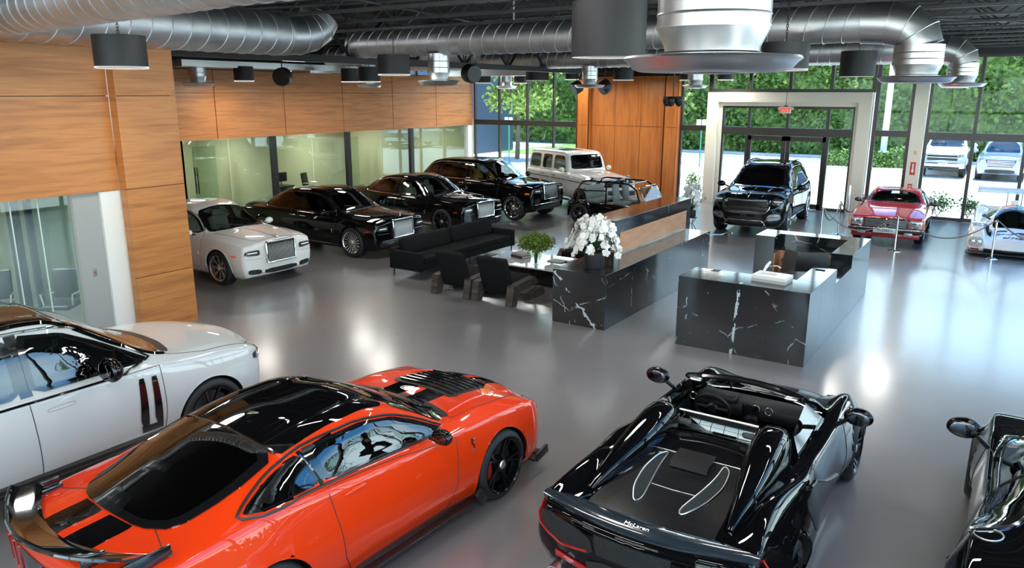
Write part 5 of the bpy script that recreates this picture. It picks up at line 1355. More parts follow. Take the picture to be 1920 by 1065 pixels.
# ---------------- white pickup and silver SUV outside, small distant car
PK = dict(GW); PK.update(x0=-2.9, x1=2.9, zc=[(-2.9, 1.2), (-1.1, 1.3), (-1.05, 1.6), (-.9, 1.9), (.3, 1.98), (.6, 1.92), (1.2, 1.45), (1.4, 1.38), (2.5, 1.33), (2.9, 1.20)],
  zs=[(-2.9, 1.2), (2.4, 1.26), (2.9, 1.1)], wid=[(-2.9, 1.0), (2.5, 1.02), (2.9, .96)], y6=[(-2.9, .8), (-1, .72), (.5, .72), (1.3, .85), (2.9, .7)],
  wheels=(1.95, -1.8, .42, .48, 1.0), fb=.14, ends=(.05, .04, .08, .08), dens=.08, n=[3, 3, 4, 4, 2, 5, 4, 4])
c = Car('pickup_truck', 'big white pickup truck parked outside beyond the cream column', 'truck', (-3.35, 46.9, 0), -90, PK, pWhite)
c.window('windshield', 'T', [(1.25, -.78), (.6, -.66), (.55, 0), (.6, .66), (1.25, .78), (1.33, 0)], glassD, border=.88, rnd=1, hole=None)
c.window('side_window', 'R', [(1.05, 1.38), (.55, 1.85), (-.8, 1.86), (-.85, 1.36)], glassD, border=.88, rnd=1, hole=None)
c.finish([('hood', 'T', [(1.36, 0), (1.34, .85), (2.7, .8), (2.75, 0)])])
o = c.box('grille', (2.86, .0, .98), (.08, 1.30, .30), plastic, .02)
MB().box((2.91, 0, .98), (.03, 1.30, .03)).box((2.91, 0, 1.10), (.03, 1.30, .02)).build('grille_bars', steel, o)
for sg in (1, -1): c.box('headlight', (2.80, sg*.80, 1.0), (.10, .28, .28), lensM, .03); c.box('tow_hook', (2.98, sg*.3, .52), (.08, .04, .08), blk, .01)
c.box('front_bumper', (2.90, 0, .66), (.20, 1.96, .24), chrome, .04); c.box('lower_valance', (2.86, 0, .50), (.12, 1.5, .16), plastic, .02)
c.mirror(.95, 1.2, 1.45, pWhite, sz=(.12, .22, .26)); c.wheels(('fat', 6, .06), rimC, w=.28, rr=.25)
ES = dict(CU); ES.update(dens=.08, n=[3, 3, 4, 4, 2, 5, 4, 4])
c = Car('sport_utility', 'silver SUV with wide bright grille parked outside, right of the white pickup', 'car', (-.85, 46.1, 0), -90, ES, pSilver)
c.window('windshield', 'T', [(1.13, -.73), (.42, -.60), (.38, 0), (.42, .60), (1.13, .73), (1.22, 0)], glassD, border=.88, rnd=1, hole=None)
c.window('side_window', 'R', [(.98, 1.22), (.28, 1.68), (-1.9, 1.62), (-2.1, 1.25)], glassD, border=.88, rnd=1, hole=None)
c.finish([('hood', 'T', [(1.25, 0), (1.20, .72), (2.1, .62), (2.3, 0)])])
o = c.patch('grille', 'F', [(-.5, .66), (-.62, .98), (.62, .98), (.5, .66)], P('dark blue grille', (.03, .04, .12), .3, .5), .01, 0)
for z in (.72, .79, .86, .93): c.line('grille_bars', 'F', [(-.54, z), (.54, z)], .018, chrome, off=.03, parent=o)
for sg in (1, -1): c.patch('headlight', 'F', [(sg*.70, .70), (sg*.68, 1.08), (sg*.86, 1.08), (sg*.88, .70)], lensM, .02, 1)
c.patch('lower_intake', 'F', [(-.6, .36), (-.6, .54), (.6, .54), (.6, .36)], plastic, .01, 1)
c.mirror(.80, 1.14, 1.28, pSilver, sz=(.14, .24, .18)); c.wheels(('multi', 10), rimC, w=.28, rr=.29)
DS = dict(GH); DS.update(dens=.12, n=[3, 3, 3, 3, 2, 4, 4, 4])
c = Car('sedan', 'small pale car far off in the distance above the silver SUV', 'car', (-1.3, 76, 0), -95, DS, pWhite)
c.window('windshield', 'T', [(1.13, -.70), (.46, -.555), (.44, 0), (.46, .555), (1.13, .70)], glassD, border=.88, rnd=1, hole=None)
c.window('side_window', 'R', [(1.02, 1.035), (.28, 1.435), (-.85, 1.43), (-1.5, 1.04)], glassD, border=.88, rnd=1, hole=None)
c.finish([]); c.wheels(('fat', 5, .05), rimA)
# ---------------- open black supercar seen from behind
MC = dict(x0=-2.18, x1=2.36, bow=.1, f3=.5, rk=.12, concave=True, z5=.004,
  wid=[(-2.18, .86), (-1.9, .95), (-1.33, 1.0), (-.8, .965), (-.2, .90), (.5, .89), (1.34, .955), (1.8, .92), (2.15, .80), (2.36, .58)],
  zb=[(-2.18, .34), (-1.9, .2), (-1, .12), (2.0, .12), (2.36, .16)],
  zs=[(-2.18, .80), (-1.8, .895), (-1.33, .935), (-.8, .90), (-.3, .86), (.5, .845), (1.0, .85), (1.4, .84), (1.8, .73), (2.15, .57), (2.36, .42)],
  zc=[(-2.18, .83), (-1.9, .845), (-1.3, .87), (-.8, .92), (-.5, .94), (.6, .86), (1.0, .845), (1.3, .80), (1.8, .66), (2.2, .52), (2.36, .44)],
  y6=[(-2.18, .60), (-1.5, .56), (-.6, .60), (.5, .64), (1.0, .62), (1.8, .50), (2.36, .34)],
  z6=[(-2.18, .835), (-1.9, .85), (-1.3, .87), (-.7, .90), (-.2, .87), (.6, .855), (1.0, .83), (1.4, .765), (1.8, .65), (2.2, .515), (2.36, .435)],
  sh=[(-2.18, .07), (-1.33, .22), (-.6, .10), (.5, .07), (1.34, .18), (2.0, .16), (2.36, .10)], y5=[(-2, .06), (-1.3, .10), (0, .05), (1.3, .08), (2.3, .05)],
  ends=(.10, .10, .14, .10), fb=.42, rb=.16, fa=-.1, ra=-.10, wheels=(1.335, -1.335, .33, .375, .94), dl=.7, dens=.04, n=[5, 4, 6, 6, 3, 6, 5, 5], lip=.006, sharp={1}, scale=1.05)
c = Car('open_supercar', 'glossy black open-top supercar seen from behind at the bottom centre', 'car', (-2.05, 7.05, 0), 90, MC, pBlack)
c.windows.append(('T', [(.82, -.62), (.30, -.66), (-.42, -.56), (-.46, 0), (-.42, .56), (.30, .66), (.82, .62), (.98, .3), (.98, -.3)]))
c.finish([('door', 'S', [(.85, .82), (.80, .50), (.60, .22), (-.45, .20), (-.62, .45), (-.40, .84)]),
          ('hood', 'T', [(1.05, 0), (1.05, .45), (1.75, .48), (2.15, .30), (2.2, 0)])])
# windscreen: curved sheet between cowl and header
def ws_sheet(c, base, top, zb_, zt_, n=18, k=8, bow=.22, bowt=.12, name='windshield', mat=None):
    m = MB(); vs = []; (xb, yb), (xt, yt) = base, top
    for i in range(k+1):
        t = i/k
        for j in range(n+1):
            s_ = -1+2*j/n; w_ = yb+(yt-yb)*t; x = xb+(xt-xb)*t+(bow+(bowt-bow)*t)*(1-s_*s_); z = zb_+(zt_-zb_)*t+.035*math.sin(PI*t)
            vs.append((x, s_*w_, z+.02*(1-s_*s_)*t))
    fs = [(i*(n+1)+j, i*(n+1)+j+1, (i+1)*(n+1)+j+1, (i+1)*(n+1)+j) for i in range(k) for j in range(n)]
    m.add(vs, fs); return m.build(name, mat or glassM_, c.root), vs, n, k
o, vs, n_, k_ = ws_sheet(c, (.84, .665), (.30, .56), .85, 1.155)
MB().tube([vs[k_*(n_+1)+j] for j in range(n_+1)], .032, 8).build('windshield_header', pGloss, c.root)
for j in (0, n_): MB().tube([vs[i*(n_+1)+j] for i in range(k_+1)], .026, 8).build('a_pillar', pBlack, c.root)
for sg in (1, -1): c.box('header_latch', (.26, sg*.46, 1.15), (.07, .12, .03), steel, .012)
# buttresses
for sg in (1, -1):
    m = MB(); vs = []; N = 14; xs = [-.36, -.37, -.42, -.52, -.68, -.88, -1.1, -1.35, -1.6, -1.78]; zt = [1.02, 1.10, 1.15, 1.165, 1.15, 1.11, 1.06, 1.0, .94, .88]
    hw = [.10, .13, .155, .165, .165, .155, .135, .10, .06, .03]; yc = [.50, .50, .50, .50, .505, .515, .53, .545, .555, .56]
    for x, z, w_, y in zip(xs, zt, hw, yc):
        for k in range(N):
            a = PI*k/(N-1); ca = math.cos(a); sa = math.sin(a)
            vs.append((x, sg*(y+w_*math.copysign(abs(ca)**.7, ca)), .78+(z-.78)*abs(sa)**.55))
    fs = [(i*N+j, i*N+j+1, (i+1)*N+j+1, (i+1)*N+j) for i in range(len(xs)-1) for j in range(N-1)]+[tuple(range(N)), tuple(range((len(xs)-1)*N, len(xs)*N))]
    m.add(vs, fs).build('buttress', pBlack, c.root)
    c.patch('buttress_window', 'L' if sg > 0 else 'R', [(-.45, .9), (-.5, 1.05), (-.8, 1.02), (-1.0, .9)], pGloss, .006, 1) if False else None
m = MB().box((-.45, 0, 1.0), (.012, .70, .20), ry=.25, bev=.004); m.build('rear_window', glassD, c.root)
MB().tube([(-.42, -.36, 1.10), (-.42, .36, 1.10)], .010, 6).build('window_seal', steel, c.root)
deckm = P('dark engine cover', (.010, .010, .011), .25, coat=.6, spec=.1)
c.patch('engine_cover', 'T', [(-.50, -.42), (-.50, .42), (-1.0, .44), (-1.9, .50), (-2.02, .46), (-2.02, -.46), (-1.9, -.50), (-1.0, -.44)], deckm, .006, 1, .08)
c.patch('cover_glass', 'T', [(-.55, -.36), (-.55, .36), (-.88, .38), (-.88, -.38)], pGloss, .010, 1, .1)
MB().prism([(-.86, .92), (-.90, .965), (-1.10, .945), (-1.14, .90)], 'xz', -.16, .16).build('cover_hump', P('satin black panel', (.010, .010, .011), .25, coat=.5), c.root, smooth=False)
meshm = P('black vent mesh', (.03, .036, .036), .4, .5, bump=(150, 1, .02))
for sg in (1, -1):
    pts = [(-.92, sg*.24), (-1.0, sg*.31), (-1.25, sg*.335), (-1.55, sg*.29), (-1.78, sg*.19), (-1.70, sg*.15), (-1.40, sg*.20), (-1.15, sg*.235)]
    o = c.patch('engine_vent', 'T', pts, meshm, .012, 2); c.line('vent_rim', 'T', pts, .006, steel, True, off=.014, rnd=2, parent=o)
c.line('panel_gap', 'T', [(-.90, -.42), (-.92, 0), (-.90, .42)], .004, steel, off=.010); c.line('panel_gap', 'T', [(-1.45, -.18), (-1.46, 0), (-1.45, .18)], .003, steel, off=.010)
for sg in (1, -1): c.line('deck_crease', 'T', [(-.95, sg*.44), (-1.4, sg*.46), (-1.85, sg*.52), (-2.0, sg*.60)], .010, pBlack, off=.004)
# tail blade with lettering, lamps, vents
m = MB(); vs = []; ys = [-.84+1.68*k/24 for k in range(25)]
for y in ys:
    t = (y/.84)**2; x = -2.10+.17*t; z = .868-.02*t
    vs += [(x+.14, y, z-.02), (x+.04, y, z+.004), (x-.07, y, z+.020), (x-.10, y, z+.008), (x-.08, y, z-.045), (x+.05, y, z-.06)]
fs = [(i*6+j, i*6+(j+1) % 6, (i+1)*6+(j+1) % 6, (i+1)*6+j) for i in range(24) for j in range(6)]+[tuple(range(6)), tuple(range(144, 150))]
tb = m.add(vs, fs).build('tail_blade', P('slate grey gloss', (.02, .03, .04), .15, coat=1), c.root)  # blue-grey reflection on the black blade is put into its base colour
text_on('tail_lettering', 'McLaren', .056, (-2.13, 0, .893), (0, -1, 0), (1, 0, .15), steel, tb, ext=.002)
for sg in (1, -1):
    c.patch('rear_vent', 'B', [(sg*.30, .58), (sg*.34, .74), (sg*.80, .79), (sg*.84, .66), (sg*.60, .55)], meshm, .010, 1)
    c.line('tail_light', 'B', [(sg*.36, .60), (sg*.60, .56), (sg*.82, .64), (sg*.88, .74), (sg*.84, .82)], .010, redL, off=.012)
    c.patch('rear_reflector', 'B', [(sg*.36, .40), (sg*.36, .45), (sg*.66, .48), (sg*.66, .43)], redL, .014, 0)
    MB().lathe([(.055, 0), (.065, 0), (.065, .16), (.055, .16)], (0, 0, 0), 20, 'X', closed=True).xf(Matrix.Translation((-2.24, sg*.62, .33))).build('exhaust_pipe', steel, c.root)
c.patch('plate_recess', 'B', [(-.34, .34), (-.38, .55), (.38, .55), (.34, .34)], plastic, .010, 1)
c.box('license_plate', (c.hit('B', 0, .44)[0].x-.03, 0, .45), (.012, .32, .15), P('plate grey', (.45, .5, .55), .4), .004)
c.patch('rear_mesh', 'B', [(-.28, .60), (-.30, .76), (.30, .76), (.28, .60)], meshm, .010, 0)
for pl in 'RL':
    c.patch('side_intake', pl, [(-.28, .72), (-.62, .80), (-.92, .76), (-.80, .50), (-.55, .36)], plastic, .006, 1)
    c.line('intake_blade', pl, [(.45, .42), (-.10, .60), (-.45, .76), (-.80, .84)], .014, pBlack, off=.006)
    c.patch('side_marker', pl, [(-2.0, .62), (-2.0, .67), (-1.86, .68), (-1.86, .63)], redL, .008, 0)
    m = MB(); sg = -1 if pl == 'R' else 1
    m.add([(.66, sg*.70, .855), (-.36, sg*.70, .875), (-.34, sg*.63, 1.08), (.30, sg*.58, 1.12)], [(0, 1, 2, 3)]); m.build('side_window', glassM_, c.root)
for sg in (1, -1): c.line('sill_trim', 'R' if sg < 0 else 'L', [(-.85, .16), (.85, .16)], .02, pGloss)
c.box('fuel_flap', (-1.0, -.86, .93), (.12, .10, .02), pGloss, .008) if False else None
lamp_unit(c, [(.40, .46), (.46, .56), (.66, .58), (.60, .44)], led=False)
c.mirror(.60, 1.00, .97, pBlack, sz=(.17, .24, .16), arm=(.06, .06, -.14))
c.wheels(('pairs', 5, .14), rimD, w=.28, rr=.245)
c.floor_pan(-.40, .9, .66, .2, .80)
c.seats((-.05,), (-.34, .34), .16, P('dark grey leather', (.05, .05, .052), .5), rec=.3, sc=.95)
c.box('dashboard', (.80, 0, .76), (.34, 1.24, .16), plastic, .06); c.box('instrument_hood', (.68, .34, .86), (.20, .36, .08), plastic, .035)
c.box('center_console', (.30, 0, .50), (.75, .24, .34), P('console black', (.02, .02, .02), .3, coat=.5), .04)
c.box('center_screen', (.62, 0, .74), (.02, .17, .22), pGloss, .01)
m = MB(); m.tube([(0, .18*math.cos(t), .17*math.sin(t)) for t in [k*PI/12 for k in range(24)]], .017, 8, closed=True).lathe([(0, -.02), (.05, -.02), (.05, .02), (0, .02)], n=14, ax='X').tube([(0, -.17, 0), (0, .17, 0)], .016)
m.xf(Matrix.Translation((.46, .34, .80)) @ Matrix.Rotation(-.38, 4, 'Y')).build('steering_wheel', plastic, c.root)
for y in (-.18, -.05, .60, -.60):
    MB().tube([(.62, y+.038*math.cos(t), .82+.038*math.sin(t)) for t in [k*PI/8 for k in range(16)]], .006, 6, closed=True).build('air_vent', steel, c.root)

# ---------------- black coupe cut by the right edge
CP = dict(x0=-2.2, x1=2.34, bow=.1, f3=.5, rk=.12,
  wid=[(-2.2, .84), (-1.8, .97), (-1.33, 1.0), (-.85, .93), (-.2, .87), (.5, .87), (1.34, .93), (1.8, .90), (2.15, .78), (2.34, .60)],
  zb=[(-2.2, .34), (-1.9, .2), (-1, .12), (2.0, .12), (2.34, .16)],
  zs=[(-2.2, .80), (-1.8, .90), (-1.33, .95), (-.8, .86), (-.2, .80), (.5, .79), (1.0, .82), (1.4, .82), (1.8, .72), (2.15, .56), (2.34, .42)],
  zc=[(-2.2, .84), (-1.8, .97), (-1.3, 1.06), (-.8, 1.16), (-.3, 1.21), (.05, 1.20), (.35, 1.12), (.8, .93), (1.1, .85), (1.4, .80), (1.8, .74), (2.2, .58), (2.34, .46)],
  y6=[(-2.2, .56), (-1.3, .48), (-.8, .45), (-.2, .46), (.2, .50), (.9, .64), (1.4, .58), (2.34, .36)],
  sh=[(-2.2, .07), (-1.33, .16), (-.6, .10), (.5, .08), (1.34, .14), (2.0, .14), (2.34, .10)],
  crown=[(-2.3, .03), (-.3, .05), (.8, .03), (1.3, .0), (2.3, .02)],
  ends=(.10, .10, .14, .10), fb=.42, rb=.16, fa=-.1, ra=-.10, wheels=(1.335, -1.335, .33, .375, .93), dl=.7, dens=.04, n=[5, 4, 6, 6, 3, 8, 6, 5], lip=.006, sharp={1}, scale=1.07)
c = Car('sports_coupe', 'glossy black low coupe with chrome-edged side glass, cut off by the right edge', 'car', (.95, 7.32, 0), 90, CP, pBlack)
c.window('windshield', 'T', [(.86, -.60), (.12, -.44), (.06, 0), (.12, .44), (.86, .60), (1.0, .3), (1.0, -.3)], glassD, border=.88, rnd=1)
SW = [(.80, .875), (.45, 1.03), (.10, 1.12), (-.35, 1.13), (-.85, 1.06), (-1.22, .96), (-1.22, .93), (-.75, .885)]
c.window('side_window', 'R', SW, glassM_, border=.88, rnd=2, q=.15)
c.line('chrome_trim', 'R', shrink(SW, 1.03), .014, chrome, True, rnd=2, mir=True, off=.004)
c.line('pillar_bar', 'R', [(-.30, .88), (-.42, 1.13)], .012, plastic, mir=True, off=.008)
c.window('rear_window', 'T', [(-1.5, -.3), (-.9, -.36), (-.9, .36), (-1.5, .3)], glassD, border=.88, rnd=1)
c.finish([('door', 'S', [(.78, .80), (.75, .50), (.60, .22), (-.45, .20), (-.62, .45), (-.50, .82)]), ('hood', 'T', [(1.05, 0), (1.05, .5), (1.75, .48), (2.15, .30), (2.2, 0)])])
for sg in (1, -1):
    p, n = c.hit('T', -1.28, sg*.74, .004); MB().tube([Vector(c.hit('T', -1.28+.085*math.cos(t), sg*.74+.085*math.sin(t), .003)[0]) for t in [k*PI/12 for k in range(24)]], .005, 6, closed=True).build('fuel_cap', steel, c.root)
    c.line('roof_seam', 'T', [(.1, sg*.42), (-.8, sg*.40), (-1.5, sg*.36)], .006, pGloss, off=.002)
    c.line('tail_light', 'B', [(sg*.36, .60), (sg*.60, .58), (sg*.84, .70)], .016, redL, off=.012)
for pl in 'RL': c.patch('side_intake', pl, [(-.45, .40), (-.60, .62), (-.86, .66), (-.84, .42)], plastic, .006, 1)
lamp_unit(c, [(.42, .46), (.48, .58), (.68, .60), (.62, .44)], led=False)
c.mirror(.52, 1.00, .99, pBlack, sz=(.17, .25, .17), arm=(.06, .06, -.16)); c.wheels(('pairs', 5, .14), rimD, w=.28, rr=.245)
c.floor_pan(-.9, .9, .70, .2, .78); c.seats((-.15,), (-.34, .34), .18, seatB, rec=.3, sc=.95); c.dash(.80, .85, .58)

# ---------------- white endurance racer behind the rope
RC = dict(x0=-2.4, x1=2.30, bow=.06, f3=.5, rk=.05, concave=True, z5=.0, arch=True,
  wid=[(-2.4, .96), (-1, .99), (1.4, .99), (2.0, .97), (2.30, .90)], zb=[(-2.4, .12), (2.30, .10)],
  zs=[(-2.4, .74), (-1.4, .80), (-.6, .66), (.4, .58), (1.0, .70), (1.4, .74), (1.8, .66), (2.1, .45), (2.30, .24)],
  sh=[(0, .12), (2.3, .10)], y5=[(-2, .12), (0, .12), (1.4, .20), (2.3, .24)],
  y6=[(-2.4, .5), (-1, .42), (0, .40), (.75, .50), (1.3, .48), (2.3, .50)],
  z6=[(-2.4, .66), (-1.2, .76), (-.6, .86), (0, .86), (.5, .76), (.95, .52), (1.4, .46), (2.0, .34), (2.30, .20)],
  zc=[(-2.4, .68), (-1.2, .82), (-.6, 1.0), (-.1, 1.02), (.3, .96), (.7, .76), (1.0, .57), (1.4, .50), (2.0, .37), (2.30, .22)],
  ends=(.06, .04, .10, .05), fb=.14, rb=.03, wheels=(1.35, -1.3, .32, .36, .93), dl=.5, lip=.006, sharp={1})
pW3 = paint('race white paint', (.82, .82, .82))
c = Car('race_car', 'low white endurance race car with orange and green stripes, cut by the right edge', 'car', (.00, 25.35, 0), -89, RC, pW3)
c.window('windshield', 'T', [(.92, -.46), (.35, -.40), (.12, -.30), (.10, 0), (.12, .30), (.35, .40), (.92, .46), (1.0, .2), (1.0, -.2)], glassM_, border=.88, rnd=1)
c.window('side_window', 'R', [(.45, .68), (.2, .84), (-.3, .86), (-.4, .70)], glassD, border=.88, rnd=1)
c.finish([('door', 'S', [(.6, .58), (.6, .2), (-.5, .2), (-.5, .62)])])
c.patch('roof_stripe', 'T', [(.08, -.30), (.10, -.02), (-.35, -.02), (-.35, -.30)], P('stripe orange', (.85, .16, .02), .3), .006, 0)
c.patch('roof_stripe', 'T', [(.10, .02), (.08, .30), (-.35, .30), (-.35, .02)], P('stripe green', (.02, .22, .14), .3), .006, 0)
def top_text(c, s_, size, x, y, mat, name='lettering', pitch=0.35, shear=0, sx=1, bold=0):
    p, n = c.hit('T', x, y, .006); u = Vector((0, 1, 0)); v = n.cross(u)
    if v.x > 0: v = -v
    v = Vector((-abs(v.x), v.y, abs(v.z)))
    return text_on(name, s_, size, p, u, v, mat, c.root, ext=.004, shear=shear, sx=sx, bold=bold)
dk = P('black vinyl', (.02, .02, .02), .3)
c.patch('sun_strip', 'T', [(.34, -.34), (.12, -.34), (.12, .34), (.34, .34)], dk, .010, 0)
top_text(c, 'SANCHEZ RACING', .085, .235, 0, P('white vinyl', (.9, .9, .9), .4), bold=.001)
top_text(c, 'Spirit', .17, 1.52, -.22, dk, shear=.3); top_text(c, 'of Miami', .17, 1.78, .10, dk, shear=.3)
top_text(c, 'MOBILE BAY', .062, 1.66, -.74, dk); top_text(c, 'REFINING', .062, 1.76, -.74, dk)
c.patch('number_patch', 'T', [(1.32, .16), (1.32, .32), (1.46, .32), (1.46, .16)], dk, .006, 0)
c.patch('number_patch', 'T', [(1.50, .16), (1.50, .32), (1.60, .32), (1.60, .16)], P('stripe orange', (.85, .16, .02), .3), .006, 0)
c.patch('number_patch', 'T', [(1.64, .20), (1.64, .32), (1.74, .32), (1.74, .20)], P('stripe green', (.02, .22, .14), .3), .006, 0)
c.patch('nose_duct', 'T', [(1.22, -.34), (1.20, -.10), (1.32, -.10), (1.34, -.34)], plastic, .006, 1); c.line('number_stroke', 'T', [(1.52, -.02), (1.36, .14), (1.34, .30)], .014, dk, off=.004)
for sg in (1, -1):
    o = c.patch('headlight_cover', 'F', [(sg*.60, .20), (sg*.60, .44), (sg*.90, .44), (sg*.92, .22)], P('clear lamp cover', (.62, .63, .64), .1, .2, coat=1), .008, 1)
    for y in (.68, .82):
        p, n = c.hit('F', sg*y, .33, .014); MB().lathe([(0, .03), (.05, .02), (.06, 0), (0, 0)], n=20, ax='X').xf(Matrix.Translation(p)).build('lamp', chrome, o)
    c.patch('red_decal', 'F', [(sg*.66, .14), (sg*.66, .18), (sg*.84, .18), (sg*.84, .14)], redL, .01, 0)
c.box('front_splitter', (2.26, 0, .09), (.40, 1.9, .02), plastic, .005)
c.patch('nose_opening', 'F', [(-.56, .12), (-.56, .19), (.56, .19), (.56, .12)], plastic, .01, 0)
c.box('rear_wing', (-2.3, 0, 1.16), (.42, 1.86, .03), pW3, .012, ry=.10); c.box('wing_flap', (-2.46, 0, 1.22), (.18, 1.86, .02), pW3, .008, ry=.35)
for sg in (1, -1): c.box('wing_endplate', (-2.34, sg*.94, 1.14), (.50, .02, .24), pW3, .008); c.box('wing_strut', (-2.2, sg*.18, .93), (.14, .03, .48), P('strut grey', (.3, .3, .3), .4), .008)
c.box('roof_scoop', (-.5, 0, 1.05), (.34, .20, .14), pW3, .05); c.mirror(.62, .66, .80, P('blue mirror', (.03, .05, .12), .2, coat=1), sz=(.10, .12, .08), arm=(-.05, .10, -.10))
c.wheels(('fat', 5, .05), rimD, w=.30, rr=.22); c.floor_pan(-.6, .8, .42, .12, .5); c.seats((-.35,), (.0,), .08, seatB, sc=.8, rec=.4)

# ---------------- open tubular beach buggy behind the long desk
root = thing('beach_buggy', 'open black tube-framed beach buggy behind the long marble desk', 'vehicle', (-10.35, 22.35, 0), math.radians(-3))
root_m = P('pale woven seat mesh', (.22, .26, .26), .6, bump=(90, .6, .01))
m = MB().box((.1, 0, .52), (3.0, 1.36, .34), bev=.06).box((1.15, 0, .74), (.85, 1.20, .16), bev=.06).box((-1.72, 0, .52), (.16, 1.2, .22), bev=.03)
m.build('body_tub', pBlack, root)
for sg in (1, -1):
    for x in (-1.25, 1.3):
        m = MB(); 
        for k in range(9):
            a = PI*k/8
            m.box((x+.42*math.cos(a), sg*.76, .34+.42*math.sin(a)), (.19, .28, .02), ry=-(a+PI/2)+PI, bev=.006)
        m.build('fender', pBlack, root)
cg = MB()
for sg in (1, -1):
    cg.tube([(-1.45, sg*.66, .6), (-1.42, sg*.66, 1.15), (-1.30, sg*.64, 1.33), (-1.1, sg*.62, 1.38), (.35, sg*.60, 1.36), (.62, sg*.62, 1.2), (.78, sg*.64, .78)], .028, 8)
    cg.tube([(-.42, sg*.64, .6), (-.42, sg*.62, 1.37)], .028, 8); cg.tube([(-1.40, sg*.66, 1.05), (-.42, sg*.64, 1.10)], .02, 8)
for x, z in ((-1.28, 1.34), (-.42, 1.38), (.35, 1.36), (-1.42, 1.05)): cg.tube([(x, -.62, z), (x, .62, z)], .026, 8)
cg.build('roll_cage', pGloss, root)
m = MB().tube([(.95, -.60, .82), (.72, -.58, 1.22), (.70, -.50, 1.28), (.70, .50, 1.28), (.72, .58, 1.22), (.95, .60, .82)], .022, 8, closed=True); o = m.build('windshield_frame', chrome, root)
m = MB(); m.add([(.94, -.57, .84), (.94, .57, .84), (.715, .56, 1.24), (.715, -.56, 1.24)], [(0, 1, 2, 3)]); m.build('windshield', glassM_, o)
for y in (-.32, .32):
    MB().box((.0, y, .72), (.46, .44, .12), bev=.05).box((-.24, y, 1.02), (.09, .36, .56), ry=-.12, bev=.04, seg=3).build('seat', root_m, root)
MB().box((-.95, 0, .74), (.46, 1.10, .12), bev=.05).box((-1.20, 0, .98), (.07, 1.14, .42), ry=-.2, bev=.03).build('rear_bench', root_m, root)
m = MB(); m.tube([(0, .17*math.cos(t), .17*math.sin(t)) for t in [k*PI/10 for k in range(20)]], .013, 6, closed=True).tube([(0, -.16, 0), (0, .16, 0)], .01); m.xf(Matrix.Translation((.45, .32, 1.02)) @ Matrix.Rotation(-.5, 4, 'Y')).build('steering_wheel', plastic, root)
w0 = make_wheel(.34, .24, .20, ('fat', 5, .06), rimD)
for i, (x, sg) in enumerate(((-1.25, -1), (-1.25, 1), (1.3, -1), (1.3, 1))):
    w_ = w0 if i == 0 else copy_tree(w0); w_.parent = root; w_.location = (x, sg*.76, .34); w_.rotation_euler = (0, 0, 0 if sg < 0 else PI)
# ================================================================ FURNITURE
# long desk (left)
root = thing('reception_desk', 'long black marble desk with a raised back and wood inlay, left of the other desk', 'desk', (-6.35, 14.45, 0))
def L(x, y): return (x+6.35, y-14.45)
def rb2(m, x0, x1, y0, y1, z0, z1, ox, oy, **k): return m.b2(x0-ox, x1-ox, y0-oy, y1-oy, z0, z1, **k)
OX, OY = -6.35, 14.45
rb2(MB(), -6.87, -5.80, 11.76, 17.1, 0, 1.005, OX, OY, bev=.004).build('desk_body', marbleL, root, smooth=False)
rb2(MB(), -7.02, -6.39, 13.28, 17.34, 0.0, 1.70, OX, OY, bev=.004).build('raised_counter', marble, root, smooth=False)
rb2(MB(), -6.40, -6.383, 13.52, 17.07, 1.03, 1.44, OX, OY).build('wood_inlay', woodT, root, smooth=False)
# U shaped desk (right)
root = thing('reception_desk', 'U shaped black marble reception desk with a wood lined well, right of the long desk', 'desk', (-3.4, 14.4, 0))
OX, OY = -3.4, 14.4
m = MB()
H = 1.175
rb2(m, -4.47, -2.39, 11.76, 12.56, 0, H, OX, OY, bev=.004)
m.build('front_counter', marbleR, root, smooth=False)
m = MB(); rb2(m, -2.78, -2.39, 12.56, 13.72, 0, H, OX, OY, bev=.004); m.build('side_counter', marble, root, smooth=False)
m = MB(); rb2(m, -2.60, -2.39, 13.72, 15.12, 0, .93, OX, OY, bev=.004); m.build('side_panel', marble, root, smooth=False)
m = MB(); rb2(m, -2.77, -2.39, 15.12, 17.12, 0, H, OX, OY, bev=.004); rb2(m, -4.52, -4.12, 16.26, 16.70, 0, H, OX, OY); rb2(m, -4.52, -2.77, 16.70, 17.12, 0, H, OX, OY)
m.build('back_counter', marble, root, smooth=False)
m = MB(); rb2(m, -4.10, -2.79, 16.66, 16.70, 0, .82, OX, OY); rb2(m, -4.12, -4.09, 16.28, 16.70, 0, .82, OX, OY); m.build('wood_lining', woodT, root, smooth=False)
m = MB(); rb2(m, -4.16, -4.02, 12.40, 12.565, H-.10, H+.002, OX, OY); m.build('cable_cutout', plastic, root, smooth=False)
m = MB(); rb2(m, -3.5, -2.62, 13.75, 15.4, .72, .76, OX, OY); rb2(m, -3.9, -2.8, 16.0, 16.64, .72, .76, OX, OY); m.build('work_surface', P('dark worktop', (.05, .05, .055), .3), root, smooth=False)
